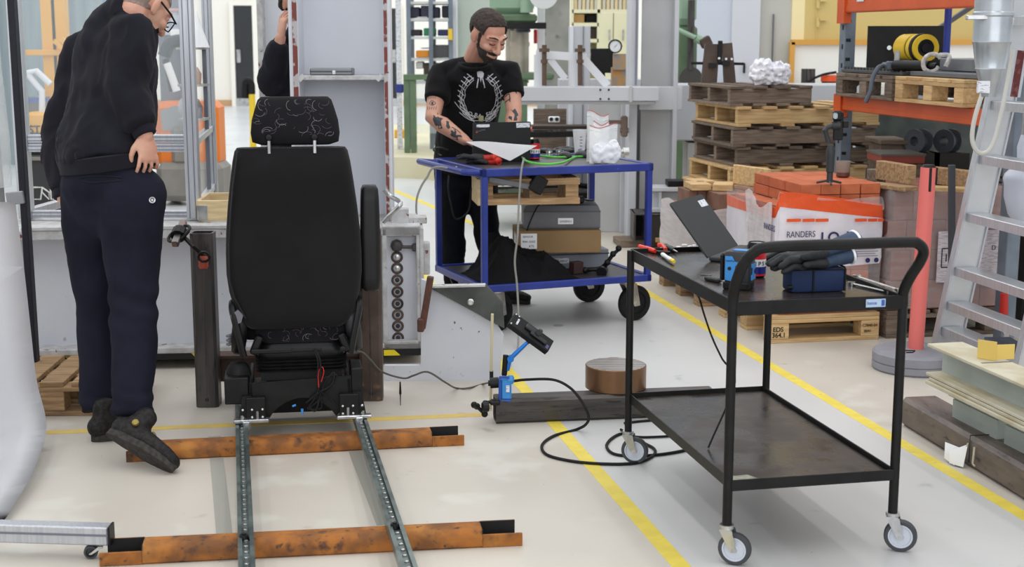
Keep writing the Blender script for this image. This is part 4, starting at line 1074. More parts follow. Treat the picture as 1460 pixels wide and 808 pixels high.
m = MB(); m.cyl(c_ + Vector((.05, .115, -H_)), c_ + Vector((.05, .115, -.0005)), .05, seg=16); solo('disc_support', 'short round steel stub propping the bronze disc behind the tube', 'stub', m, raw_tube)
# sensor rig clamped to the tube end
t = thing('sensor_rig', 'blue sensor housing clamped on the end of the floor tube', 'sensor', FT @ Vector((-L_/2 + .04, 0, H_)))
Y_ = (FT @ Vector((-L_/2 + .04, -.02, H_))).y
p = at(722, 553, Y_)
m = MB(); m.box(p, (.042, .05, .085), bev=.005); pw(t, 'housing', m, hand_blue)
m = MB(); m.box(at(713, 556, Y_), (.012, .062, .10), bev=.003); m.box(at(720, 570, Y_), (.05, .06, .016), bev=.004); m.tube([at(712, 538, Y_ - .03), at(718, 537, Y_ - .03), at(726, 538, Y_ - .03)], .006, 6); pw(t, 'clamp_plate', m, pm('deep_blue_clamp', (38, 78, 160), rough=.4))
m = MB(); m.box(at(724, 554, Y_ - .03), (.014, .004, .028)); pw(t, 'white_label', m, paper_print)
m = MB(); m.cyl(at(711, 545, Y_), at(699, 546, Y_), .022, seg=14); m.cyl(at(699, 546, Y_), at(696, 546, Y_), .012, seg=10); pw(t, 'lens', m, black_plastic)
m = MB(); m.cyl(at(719, 536, Y_), at(719, 533, Y_), .008, .012); m.cyl(at(719, 533, Y_), at(721, 506, Y_), .011, seg=12); pw(t, 'grip_handle', m, black_rubber)
m = MB(); m.tube([at(724, 528, Y_), at(727, 512, Y_), at(735, 504, Y_), at(752, 488, Y_)], [.007, .010, .010, .008], 8); m.lathe([(.0001, -.012), (.014, -.012), (.014, .012), (.0001, .012)], at(728, 511, Y_), (0, 1, 0), 12); pw(t, 'blue_arm', m, hand_blue_metal)
m = MB(); m.cyl(at(752, 488, Y_), at(766, 475, Y_), .009, seg=8); m.lathe([(.0001, -.01), (.012, -.01), (.012, .012), (.0001, .012)], at(769, 473, Y_ - .02), (.3, 1, 0), 10); pw(t, 'ball_joint', m, dark_plastic)
m = MB(); m.lathe([(.0001, -.02), (.018, -.02), (.018, .0), (.01, .006), (.0001, .006)], at(731, 541, Y_ - .01), (1, 0, 0), 10); pw(t, 'cable_socket', m, hand_blue)
# flat lamp panel on the arm
P0, P1, P2, P3 = at(732, 447, Y_ + .03), at(787, 487, Y_ + .03), at(781, 503, Y_ - .03), at(723, 466, Y_ - .03)
t = thing('lamp_panel', 'flat black lamp panel held up by the blue arm', 'lamp', (P2 + P3) / 2)
ex = (P1 - P0).normalized(); ey = (P3 - P0); ey = (ey - ex * ey.dot(ex)).normalized(); ez = ex.cross(ey)
Lp = (P1 - P0).length; Wp = .065
R_ = Matrix((ex, ey, ez)).transposed()
ctr = (P0 + P1 + P2 + P3) / 4
m = MB(); m.box(ctr, (Lp, Wp, .03), R=R_, bev=.002); pw(t, 'body', m, black_plastic)
fz = 1 if ez.y < 0 else -1
def lp(x, y, z): return ctr + R_ @ Vector((x * Lp / 2, y * Wp / 2, fz * (.0155 + z)))
m = MB(); m.box(lp(-.72, .0, .0), (.008, .03, .002), R=R_); pw(t, 'pale_label', m, paper_print)
m = MB(); m.box(lp(-.1, -.2, .006), (.05, .024, .014), R=R_, bev=.004); m.box(lp(.35, .25, .006), (.08, .016, .012), R=R_, bev=.004); pw(t, 'switch_cover', m, dark_plastic)
m = MB(); m.box(lp(.86, .5, .0), (.012, .02, .002), R=R_); pw(t, 'violet_label', m, pm('violet_label', (84, 78, 128), rough=.5))
m = MB()
for x, y in ((-.96, -.85), (-.96, .85), (-.80, -.85)): m.lathe([(.0001, 0), (.004, 0), (.003, .002), (.0001, .0025)], lp(x * .97, y, 0), ez * fz, 8)
pw(t, 'corner_screw', m, bolt_zinc)
# articulated clamp arm at the tube end and the wooden stick
t = thing('clamp_arm', 'black articulated clamp arm at the end of the floor tube', 'clamp', FT @ Vector((-L_/2 - .05, 0, 0)))
Yc = a.y
m = MB(); m.tube([at(708, 571, Yc), at(692, 574, Yc), at(691, 590, Yc - .03), at(681, 580, Yc - .05), at(676, 577, Yc - .05)], [.008, .008, .009, .008, .011], 8)
for (u, v) in ((691, 590), (680, 579), (692, 575), (676, 577)): m.ell(at(u, v, Yc - .03), (.014, .014, .014), u=10, v=6)
m.lathe([(.0001, -.012), (.02, -.012), (.02, .012), (.0001, .012)], at(692, 580, Yc - .06), (1, .3, 0), 10); m.box(at(706, 573, Yc), (.04, .05, .016), bev=.004); pw(t, 'arm', m, black_plastic)
m = MB(); p0_ = on(699, 590); m.bar(Vector((p0_.x, p0_.y + .06, .005)), at(702, 447, p0_.y + .06), .014, .012, bev=.002)
t = solo('wooden_stick', 'thin pale wooden stick standing upright with a black taped middle', 'stick', m, pm('pale_stick_wood', (206, 194, 160), (190, 176, 140), sc=6, rough=.7, st=(8, 8, 1)))
m = MB(); z0_ = at(700, 538, p0_.y + .06).z; m.box((0, 0, z0_), (.016, .016, .045)); part(t, 'black_tape', m, ink_black)
# thin black scriber standing by the girder
p_ = on(571, 578)
m = MB(); m.tube([p_ + Vector((0, 0, .001)), p_ + Vector((0, 0, .05)), p_ + Vector((0, 0, .052)), p_ + Vector((0, 0, .105))], [.0015, .003, .006, .003], 6)
solo('thin_spike', 'thin black spike standing on the floor in front of the pale girder', 'spike', m, black_steel)
# looping black cable on the floor
fc = lambda u, v: on(u, v, .006)
m = MB(); m.tube(smooth_path([at(733, 543, Y_), at(750, 541, Y_ - .02), at(788, 541, 5.47), at(812, 552, 5.44), at(828, 570, 5.41), at(839, 592, 5.39), at(836, 604, 5.39), fc(822, 612), fc(790, 621), fc(773, 634), fc(780, 648), fc(815, 657), fc(860, 661), fc(905, 660), fc(930, 650), fc(933, 640), fc(915, 630), fc(890, 618), fc(872, 625), fc(865, 637), fc(880, 648), fc(925, 649), fc(970, 643), fc(1010, 632)], 7), .0058, 8)
solo('floor_cable', 'black cable looping over the floor from the blue sensor towards the trolley', 'cable', m, black_rubber)
m = MB(); m.tube(smooth_path([fc(890, 603), fc(915, 600), fc(950, 598), fc(990, 600)], 6), .005, 8); m.tube(smooth_path([fc(885, 612), fc(905, 622), fc(945, 622), fc(990, 618)], 6), .005, 8)
solo('spare_cable', 'black cable pair lying behind the far trolley caster', 'cable', m, black_rubber)
# ------------------------------------------------------------------ blue workshop trolley with the laptop
BR_ = math.radians(22)
ex, ey = Vector((math.cos(BR_), math.sin(BR_), 0)), Vector((-math.sin(BR_), math.cos(BR_), 0))
BW, BD = .97, .74
NR = Vector((.752, 7.64, 0))
bc = NR - ex * BW / 2 + ey * BD / 2
tab = thing('blue_table_trolley', 'blue framed two tier table trolley where the tattooed man works', 'trolley', bc, BR_)
BM = WM[tab.name]
def bl(x, y, z): return BM @ Vector((x, y, z))
def tbl(u, v, z):
    return on(u, v, z)
TZ, PZ = .88, .262
hx_, hy_ = BW / 2, BD / 2
m = MB(); m.box((0, 0, TZ - .012), (BW - .02, BD - .02, .016)); tt = part(tab, 'table_top', m, table_ply)
m = MB()
for s in (-1, 1):
    m.box((0, s * hy_, TZ - .018), (BW + .03, .03, .042), bev=.004); m.box((s * hx_, 0, TZ - .018), (.03, BD + .03, .042), bev=.004)
part(tt, 'rim', m, blue_paint)
m = MB(); m.box((0, 0, PZ - .008), (BW - .02, BD - .02, .014)); pp = part(tab, 'lower_board', m, table_ply)
m = MB()
for s in (-1, 1):
    m.box((0, s * hy_, PZ - .012), (BW + .03, .03, .038), bev=.004); m.box((s * hx_, 0, PZ - .012), (.03, BD + .03, .038), bev=.004)
part(pp, 'rim', m, blue_paint)
for sx_ in (-1, 1):
    for sy_ in (-1, 1):
        m = MB(); m.box((sx_ * (hx_ - .004), sy_ * (hy_ - .004), (TZ + PZ) / 2 - .01), (.032, .032, TZ - PZ - .03), bev=.003); part(tab, 'leg', m, blue_paint)
m = MB(); m.tube(smooth_path([(-hx_, hy_ - .05, TZ - .02), (-hx_ - .09, hy_ - .03, TZ - .012), (-hx_ - .12, hy_ - .08, TZ - .01), (-hx_ - .11, -hy_ + .08, TZ - .01), (-hx_ - .09, -hy_ + .02, TZ - .012), (-hx_, -hy_ + .02, TZ - .02)], 5), .017, 10); part(tab, 'push_handle', m, blue_paint)
for x, y, hd, fx in ((hx_ - .09, -hy_ + .07, .1, 0), (hx_ - .09, hy_ - .07, .0, 1), (-hx_ + .09, -hy_ + .07, .6, 0), (-hx_ + .09, hy_ - .07, .4, 1)):
    caster(tab, x, y, .238, .1, .044, hd, black_rubber, black_rubber, trail=.045)
m = MB(); m.box((-hx_ - .0175, -hy_ * .0, TZ - .018), (.002, .02, .01)); part(tab, 'number_tag', m, paper)
# laptop on the table: lid back faces the camera
z = TZ - .004
A, B = on(664, 213, z), on(760, 208, z)
YL = 7.72
A, B = at(661, 207, YL - .02), at(753, 205, YL + .10)
A.z = B.z = z + .012
C_, D_ = at(766, 174, YL + .02), at(677, 173, YL - .10)
u_ = (B - A).normalized(); W_ = (B - A).length
w_ = ((C_ + D_) / 2 - (A + B) / 2); H_ = .205
w_ = Vector((u_.y * -1, u_.x, 0)) * -.035 + Vector((0, 0, 1)); w_.normalize()
t = thing('laptop', 'black laptop with lid stickers on the blue table in front of the man', 'laptop', (A + B) / 2)
A2 = A - u_ * (.33 - W_) / 2; W_ = .335
sh = u_ * .03
m = MB(); m.prism([(0, 0), (W_, 0), (W_, H_), (W_ - .006, H_ + .004), (.006, H_ + .004), (0, H_)], A2 + sh * 1, u_, w_, -.007); ld = pw(t, 'lid', m, screen_glass)
n_ = u_.cross(w_)
so = A2 + sh + n_ * .0006
m = MB(); m.prism([(.02, H_ - .022), (.095, H_ - .022), (.095, H_ - .006), (.02, H_ - .006)], so, u_, w_, .0005); pw(ld, 'white_sticker', m, paper_print)
m = MB(); m.prism([(W_ - .085, H_ - .028), (W_ - .006, H_ - .028), (W_ - .006, H_ - .002), (W_ - .085, H_ - .002)], so, u_, w_, .0005); st_ = pw(ld, 'white_sticker', m, paper_print)
text(ld, 'ThinkPad', so + u_ * .02 + w_ * (H_ - .05) + n_ * .0005, u_ + w_ * .25, w_ - u_ * .25, .014, ink_grey)
m = MB(); m.prism([(.016, H_ - .052), (.026, H_ - .052), (.026, H_ - .046), (.016, H_ - .046)], so, u_, w_, .0006); pw(ld, 'red_dot', m, red_plastic)
bk = Vector((-u_.y, u_.x, 0))
m = MB(); c = A2 + sh + u_ * W_ / 2 + bk * .12; m.box((c.x, c.y, z + .008), (W_, .23, .016), rz=math.atan2(u_.y, u_.x), bev=.003); pw(t, 'base', m, ink_black)
LAP_C, LAP_RZ = c.copy(), math.atan2(u_.y, u_.x)
# cola can behind the lid
c_ = at(759, 207, 7.92)
can2 = copy_tree(bpy.data.objects['cola_can'], (c_.x + .012, c_.y, TZ - .004), math.radians(22), 'red white and blue cola can standing by the black laptop on the blue table')
# sheets of paper
p = [at(664, 208, 7.60), at(741, 206.5, 7.70), at(766, 209.5, 7.72), on(727, 231.5, z + .012)]
m = MB()
g = []
for i in range(9):
    row = []
    for j in range(9):
        a, b = i / 8, j / 8
        q = (p[0] * (1 - a) * (1 - b) + p[1] * a * (1 - b) + p[2] * a * b + p[3] * (1 - a) * b)
        q = q + Vector((0, 0, .012 + .012 * math.sin(3 * a + 1) * (1 - b) - .004 * b))
        row.append(m.bm.verts.new(q))
    g.append(row)
for i in range(8):
    for j in range(8): m.bm.faces.new((g[i][j], g[i][j + 1], g[i + 1][j + 1], g[i + 1][j]))
bmesh.ops.solidify(m.bm, geom=m.bm.faces[:], thickness=.0015)
t = solo('paper_sheet', 'white printed paper sheet hanging over the front edge of the blue table', 'paper', m, paper, sm=60)
for k in range(6):
    q0 = p[0] * .3 + p[3] * .7 + (p[2] - p[3]) * .12 * k + (p[0] - p[3]) * .0
def blob(name, label, cat, c, size, mat, group=None, vox=.006, n=4, seed=1, amp=.35, rz=0.):
    """an irregular lump of crumpled stuff, grown from overlapping balls into one skin"""
    random.seed(seed); m = MB()
    c = Vector(c)
    for k in range(n):
        o = Vector((random.uniform(-.5, .5) * size[0], random.uniform(-.5, .5) * size[1], 0))
        o.rotate(Matrix.Rotation(rz, 3, 'Z'))
        r = random.uniform(.28, .5)
        m.ell(c + o + Vector((0, 0, size[2] * r * .85)), (size[0] * r, size[1] * r, size[2] * r), u=12, v=8)
    me = remesh(m, name, vox, 2)
    for v in me.vertices:
        nz = noise.noise(v.co * (3 / max(size)) * 2.2 + Vector((seed, 0, 0))) + .5 * noise.noise(v.co * (3 / max(size)) * 5)
        v.co += v.normal * nz * min(size) * amp * .3
        if v.co.z < c.z + .001: v.co.z = c.z + .001
    me.transform(Matrix.Translation(-c))
    o = link(name, me, mat, None, 60); o.location = c; WM[o.name] = Matrix.Translation(c)
    return tag(o, label, cat, group)
# glove with a red cuff, gadgets and odds along the front edge
glove('black work glove with red cuff lying in front of the black laptop', on(692, 226, z + .03), Vector((-.95, .28, .05)), (0, 0, 1), .95, red_grip, glove_black, .055, rim=red_plastic)
glove('limp black work glove with red cuff lying under the other one on the blue table', on(700, 231, z + .012), Vector((-.9, .42, .02)), (0, 0, 1), .85, red_grip, glove_black, .05, rim=red_plastic)
t = thing('camera_grip', 'black camera gadget with a cable at the left end of the blue table', 'camera', on(642, 221, z))
m = MB(); c = on(652, 221, z); m.box(c + Vector((0, 0, .035)), (.045, .05, .07), bev=.006); m.cyl(c + Vector((0, 0, .07)), c + Vector((0, 0, .095)), .016, seg=12); pw(t, 'body', m, black_plastic)
m = MB(); c = on(634, 217, z); m.box(c + Vector((0, 0, .018)), (.11, .06, .036), bev=.008); pw(t, 'battery_grip', m, dark_plastic)
m = MB(); m.tube(smooth_path([on(640, 214, z + .04), on(625, 210, z + .05), on(618, 214, z + .01), on(630, 222, z + .01)], 5), .005, 6); pw(t, 'strap', m, black_rubber)
for k, (u, v, w, d, h, mt, nm, lb, ct) in enumerate((
    (783, 224, .04, .035, .03, 'chrome', 'metal_coupling', 'shiny metal coupling lying nearest the paper sheet on the blue table', 'coupling'),
    (797, 223, .035, .035, .032, 'chrome', 'metal_coupling', 'second shiny metal coupling lying nearer the black mouse', 'coupling'))):
    t = thing(nm, lb, ct, on(u, v, z), 0, 'couplings on the blue table')
    m = MB(); m.lathe([(.0001, 0), (.019, 0), (.02, .012), (.015, .014), (.015, .024), (.019, .026), (.018, .036), (.0001, .037)], (0, 0, 0), (0, 0, 1), 14); part(t, 'body', m, MATS['zinc_plate'])
    m = MB(); m.cyl((0, 0, .036), (0, 0, .04), .012, seg=10); part(t, 'plug', m, ink_grey)
for (u, v, s_, lb) in ((806, 225, 1., 'dark computer mouse lying left of the plastic cup'), (830, 224, 1.1, 'dark rounded mouse in front of the plastic cup on the blue table')):
    t = thing('mouse', lb, 'mouse', on(u, v, z), .5)
    m = MB(); m.ell((0, 0, .012), (.032 * s_, .055 * s_, .026 * s_), u=16, v=10)
    for w in m.bm.verts: w.co.z = max(w.co.z, .001)
    part(t, 'shell', m, dark_plastic); m = MB(); m.cyl((-.004, .03, .034 * s_), (.004, .03, .034 * s_), .008, seg=10); part(t, 'wheel', m, ink_grey)
blob('cable_heap', 'heap of small black adapters and leads on the blue table behind the mice', 'adapter', on(790, 218, z), (.2, .09, .045), black_plastic, seed=4, n=7, vox=.006)
m = MB(); c = on(790, 213, z); m.box((c.x + .02, c.y - .1, TZ - .0008), (.32, .14, .006), rz=BR_ + .1); solo('paper_pad', 'flat stack of white papers lying behind the adapters on the blue table', 'paper', m, paper_print)
m = MB(); m.tube(smooth_path([on(735, 224, z + .006), on(758, 221, z + .012), on(790, 224, z + .008), on(830, 223, z + .008), on(853, 220, z + .01)], 6), .006, 8)
solo('green_cable', 'straight bright green cable lying along the front of the blue table', 'cable', m, cable_green)
m = MB(); m.tube(smooth_path([on(742, 222, z + .012), at(752, 230, 7.36), at(775, 234, 7.40), at(800, 232, 7.48), on(815, 226, z + .01), on(822, 223, z + .012)], 6), .006, 8)
solo('green_cable', 'drooping bright green cable looping over the table rim below the straight one', 'cable', m, cable_green)
# clear cup
c_ = on(827, 220, z); c_.y += .05
t = thing('plastic_cup', 'tall clear plastic cup standing on the blue table', 'cup', c_)
m = MB(); m.lathe([(.0001, 0), (.030, 0), (.042, .14), (.0435, .143), (.041, .143), (.029, .004), (.0001, .004)], (0, 0, 0), (0, 0, 1), 24); part(t, 'wall', m, clear_plastic)
m = MB()
for k in range(5): m.box((.006, -.033 - .0018 * k, .03 + k * .018), (.012 + .004 * (k % 2), .001, .005))
part(t, 'scale_marks', m, ink_grey)['kind'] = 'stuff'
# zip bags
def zipbag(label, u0, v0, u1, v1, Y, tilt, seed):
    a, b = at(u0, v1, Y), at(u1, v1, Y); top = at(u0, v0, Y).z; a.z = b.z = z + .002
    W, Hh = (b - a).length, top - z
    t = thing('zip_bag', label, 'bag', (a + b) / 2, 0, 'zip bags on the blue table')
    random.seed(seed); m = MB(); N = 10
    def sheet(sg):
        g = []
        for j in range(N + 1):
            row = []
            for i in range(N + 1):
                x, y = i / N, j / N
                puff = sg * .024 * math.sin(math.pi * x) * math.sin(math.pi * min(1, y * 1.05)) ** .7 * (1.1 - .6 * y) if 0 < i < N and 0 < j < N else 0
                q = a + (b - a) * (x + tilt * y + .05 * (y - .5) * (x - .5)) + Vector((0, puff + .03 * y + .006 * noise.noise(Vector((x * 4, y * 5, seed + sg))), Hh * y * (1 + .06 * math.sin(5 * x + seed))))
                row.append(m.bm.verts.new(q))
            g.append(row)
        for j in range(N):
            for i in range(N): m.bm.faces.new((g[j][i], g[j][i + 1], g[j + 1][i + 1], g[j + 1][i]))
        return g
    sheet(-1); g = sheet(1); tp = [v.co.copy() for v in g[N]]; tq = [v.co.copy() for v in g[N - 1]]
    bag = pw(t, 'film', m, clear_plastic, 180)
    m = MB(); m.tube([p + Vector((0, -.003, 0)) for p in tp], .0025, 5); pw(bag, 'red_zip', m, pm('dull_red_zip', (190, 104, 98), rough=.5) if 'dull_red_zip' not in MATS else MATS['dull_red_zip'])
    m = MB(); m.tube([p + Vector((0, -.004, 0)) for p in tq], .002, 5); pw(bag, 'seal_line', m, ink_white)
    return t, a, b
zipbag('open clear zip bag leaning highest behind the other bags', 836, 162, 866, 216, 7.78, .04, 1)
zipbag('crumpled clear zip bag in the middle of the three', 846, 176, 868, 219, 7.72, .0, 2)
t, a, b = zipbag('front clear zip bag filled with white crumpled tissue', 840, 180, 879, 223, 7.66, .03, 3)
c_ = (a + b) / 2
blob('tissue_wad', 'white crumpled tissue inside the front clear zip bag', 'tissue', c_ + Vector((.0, .015, .001)), (.11, .04, .17), pm('white_tissue', (232, 234, 240), rough=.8), seed=8, n=6, vox=.006, amp=.5)
m = MB(); c = on(884, 222, z); m.cyl(c + Vector((-.03, .0, .024)), c + Vector((.02, .01, .024)), .013, seg=14); m.cyl(c + Vector((.016, .01, .024)), c + Vector((.05, .016, .024)), .024, seg=18)
solo('metal_puller', 'polished metal puller lying at the right end of the blue table by the zip bags', 'puller', m, chrome)
m = MB(); m.tube(smooth_path([on(845, 222, z + .01), on(850, 216, z + .05), on(838, 212, z + .05), on(834, 220, z + .02), on(862, 224, z + .008)], 5), .006, 6)
solo('earphone_lead', 'dark looped lead lying between the cup and the zip bags', 'lead', m, dark_plastic)

# crate hung under the table top, adapter plate
c0 = (on(628, 250, .80) + on(700, 250, .80)) / 2
t = thing('wooden_crate', 'pale wooden crate frame with openings hung under the blue table top', 'crate', bl(-.17, -.20, .68), BR_ - math.radians(14))
cw, cd, ch = .53, .26, .14
for y in (-cd / 2, cd / 2):
    for zz, hh in ((.018, .034), (ch - .018, .034)):
        m = MB(); m.box((0, y, zz), (cw, .018, hh), bev=.002); part(t, 'slat', m, wood_mid)
for x in (-cw/2 + .03, .03, cw/2 - .04):
    m = MB(); m.box((x, 0, ch / 2), (.07, cd - .02, ch), bev=.002); part(t, 'block', m, wood_mid)
m = MB(); m.box((-cw/2 - .01, 0, ch/2), (.02, cd + .02, ch), bev=.002); part(t, 'end_board', m, plywood)
m = MB(); m.box(bl(-.32, -.30, .80), (.26, .1, .03), R=(Matrix.Rotation(BR_, 3, 'Z') @ Matrix.Rotation(math.radians(12), 3, 'Y')), bev=.004)
t = solo('power_strip', 'grey power supply plate hung under the left side of the blue table', 'power supply', m, label_grey)
m = MB(); m.box(bl(-.17, -.33, .79), (.08, .07, .09), R=(Matrix.Rotation(BR_, 3, 'Z') @ Matrix.Rotation(math.radians(30), 3, 'Y')), bev=.004)
solo('black_adapter', 'black adapter box hanging next to the grey plate under the blue table', 'adapter', m, black_plastic)
# loose cables
m = MB(); m.tube(smooth_path([bl(-.36, -.34, .79), at(629, 238, 7.42), at(608, 254, 7.4), at(595, 280, 7.35), at(594, 310, 7.3), at(597, 340, 7.2), on(600, 394, .004) + Vector((0, 0, 0))], 6), .006, 6)
solo('white_cable', 'pale cable hanging from the left end of the blue table to the floor', 'cable', m, cable_grey)
m = MB(); m.tube(smooth_path([at(747, 225, 7.32), at(743, 245, 7.28), at(740, 285, 7.26), at(738, 335, 7.22), at(734, 372, 7.2), at(737, 405, 7.18), at(739, 445, 7.1), on(738, 497, .005), on(727, 512, .005), at(722, 530, 5.75)], 6), .0055, 6)
solo('white_cable', 'pale cable hanging over the front of the blue table down to the blue sensor', 'cable', m, cable_grey)
m = MB(); m.tube(smooth_path([at(672, 285, 7.5), at(679, 296, 7.55), at(690, 320, 7.6), at(703, 345, 7.6), at(712, 352, 7.6)], 5), .005, 6)
m2 = MB(); m2.tube(smooth_path([at(640, 250, 7.4), at(639, 268, 7.36), at(643, 290, 7.4), at(650, 312, 7.45), at(668, 300, 7.5), at(672, 268, 7.5)], 5), .005, 6)
solo('black_lead', 'thin black lead looping below the wooden crate in front of the legs of the man', 'cable', m2, black_rubber)
# boxes on the lower board
zl = PZ
def case(name, label, cat, u0, u1, v0, v1, z0, dep, mat, rz, yoff=0.):
    a, b = on(u0, v1, z0), on(u1, v1, z0)
    return a, b
rzB = BR_ - math.radians(17)
t = thing('grey_toolbox', 'long grey toolbox at the bottom of the stack on the blue trolley', 'toolbox', on(820, 385, zl) + Vector((-.01, .17, 0)), rzB + math.radians(8))
m = MB(); m.box((0, 0, .055), (.36, .26, .108), bev=.006); b_ = part(t, 'body', m, pm('blue_grey_toolbox', (132, 138, 148), rough=.5)); m = MB(); m.box((0, 0, .085), (.366, .266, .006)); part(t, 'lid_seam', m, dark_plastic)
m = MB(); m.box((-.10, -.1312, .05), (.09, .002, .03)); part(t, 'label', m, paper_print)
text(t, 'LINSEKU', WM[t.name] @ Vector((-.135, -.1328, .043)), WM[t.name].to_3x3() @ Vector((1, 0, 0)), (0, 0, 1), .018, ink_black)
z1 = zl + .110
cb = on(794, 361, z1); t = thing('cardboard_box', 'brown cardboard box between two grey toolboxes on the blue trolley', 'box', cb + Vector((.0, .15, 0)), rzB)
m = MB(); m.box((0, 0, .064), (.47, .30, .126), bev=.003); part(t, 'body', m, cardboard)
m = MB(); m.box((-.2352, -.03, .062), (.002, .13, .085)); m.box((-.17, -.1512, .07), (.09, .002, .085)); lb_ = part(t, 'label', m, paper)
Mx = WM[t.name]
text(lb_, 'SENSOR', Mx @ Vector((-.205, -.1528, .09)), Mx.to_3x3() @ Vector((1, 0, 0)), (0, 0, 1), .016, ink_navy)
text(lb_, '9041 0202', Mx @ Vector((-.207, -.1528, .062)), Mx.to_3x3() @ Vector((1, 0, 0)), (0, 0, 1), .017, ink_black)
text(lb_, 'KTL', Mx @ Vector((-.17, -.1528, .036)), Mx.to_3x3() @ Vector((1, 0, 0)), (0, 0, 1), .018, ink_black)
m = MB(); m.box((-.235, 0, .1), (.003, .31, .003)); m.box((0, 0, .1275), (.46, .05, .001)); part(t, 'flap_seam', m, pm('dark_cardboard', (122, 98, 66), rough=.8))
z2 = z1 + .128
cb = on(800, 327, z2); t = thing('grey_toolbox', 'grey toolbox with white label on top of the cardboard box', 'toolbox', cb + Vector((-.0, .17, 0)), rzB - math.radians(3))
m = MB(); m.loft([[(sx_ * (.215 - k) , sy_ * (.155 - k), zz) for sx_, sy_ in ((-1, -1), (1, -1), (1, 1), (-1, 1))] for k, zz in ((.004, .001), (.0, .01), (.0, .10), (.012, .13), (.03, .135))]); part(t, 'body', m, label_grey, sm=20)
m = MB(); m.box((0, 0, .098), (.434, .314, .006), bev=.001); part(t, 'lid_rim', m, pm('dark_grey_rim', (84, 85, 88), rough=.5))
m = MB(); m.box((.02, -.1563, .045), (.085, .002, .034)); lb_ = part(t, 'label', m, paper)
Mx = WM[t.name]; text(lb_, 'LINSEKU', Mx @ Vector((-.012, -.1578, .038)), Mx.to_3x3() @ Vector((1, 0, 0)), (0, 0, 1), .017, ink_black)
m = MB(); m.box((.218, 0, .06), (.006, .1, .03), bev=.002); part(t, 'carry_handle', m, dark_plastic)
c_ = Mx @ Vector((.07, -.06, .136)); t = thing('power_brick', 'black power brick with leads on top of the grey toolbox', 'power brick', c_, BR_ - .3)
m = MB(); m.box((0, 0, .019), (.12, .055, .036), bev=.006); part(t, 'body', m, black_plastic)
m = MB(); m.tube(smooth_path([(-.06, 0, .018), (-.1, -.02, .02), (-.14, -.06, .012), (-.2, -.098, .005), (-.23, -.12, -.03), (-.27, -.13, -.12), (-.29, -.14, -.2)], 5), .004, 6); part(t, 'lead', m, black_rubber)
m = MB(); m.tube(smooth_path([(.06, 0, .018), (.09, .02, .01), (.12, .05, .006)], 5), .004, 6); part(t, 'lead', m, black_rubber)
# small things beside the boxes
m = MB(); c = on(822, 391, zl); m.box(c + Vector((0, .03, .034)), (.066, .05, .066), rz=.6, bev=.003); solo('dark_red_block', 'small dark red block standing in front of the lower grey toolbox', 'block', m, pm('dark_red_brown', (62, 40, 40), rough=.6))
m = MB(); a, b = on(780, 388, zl + .008), on(808, 393, zl + .008); m.bar(a, b, .05, .014, bev=.004); solo('silver_bar', 'flat silver bar lying by the black jacket on the blue trolley', 'bar', m, chrome)
t = thing('friction_arm', 'black articulated friction arm standing on the right end of the blue trolley', 'clamp', on(852, 388, zl))
m = MB(); m.tube([on(834, 385, zl + .012), on(845, 384, zl + .02), on(858, 384, zl + .018), at(866, 374, 7.7), at(874, 362, 7.7), at(882, 356, 7.7)], [.014, .011, .02, .011, .012, .009], 8)
for p_ in (at(866, 374, 7.7), at(882, 354, 7.7), at(874, 362, 7.7), on(834, 385, zl + .018)): m.ell(p_, (.018, .018, .018), u=10, v=6)
pw(t, 'arm', m, black_plastic)
m = MB(); m.lathe([(.0001, -.012), (.03, -.012), (.03, .012), (.0001, .012)], on(858, 387, zl + .02), (.2, 1, .2), 12); pw(t, 'knob', m, black_plastic)
# crumpled black jacket: a folded sheet raised into heaps
def drape(u, v):
    return None
m = MB(); N, M_ = 70, 40
jl = bl(-.42, -.28, PZ); g = []
for j in range(M_ + 1):
    row = []
    for i in range(N + 1):
        x, y = i / N, j / M_
        X = -.46 + .55 * x + .03 * noise.noise(Vector((x * 3, y * 3, 1))); Yy = -.33 + .42 * y + .03 * noise.noise(Vector((x * 3, y * 3, 7)))
        e = min(1, 3.2 * min(x, 1 - x, y * 1.2, (1 - y) * 1.2)); e = e * e * (3 - 2 * e)
        rid = abs(noise.noise(Vector((x * 3.2 + y * 1.5, y * 2.4, 3)))); fine = abs(noise.noise(Vector((x * 8 + y * 5, y * 6 - x * 2, 5))))
        hgt = e * ((.075 + .22 * (1 - rid * 1.3) * (1 - .35 * x) * (.7 + .3 * math.sin(x * 6.5 + .6)) - .085 * fine * (1 - .2 * x)))
        lobe = .06 * math.exp(-((x - .93) / .09) ** 2 - ((y - .25) / .3) ** 2)
        row.append(m.bm.verts.new(bl(X, Yy, PZ + .003 + max(.0, hgt) + lobe * e)))
    g.append(row)
for j in range(M_):
    for i in range(N): m.bm.faces.new((g[j][i], g[j][i + 1], g[j + 1][i + 1], g[j + 1][i]))
bmesh.ops.solidify(m.bm, geom=m.bm.faces[:], thickness=.004)
solo('black_jacket', 'crumpled black jacket heaped on the lower board of the blue trolley', 'jacket', m, cloth_black, sm=50)

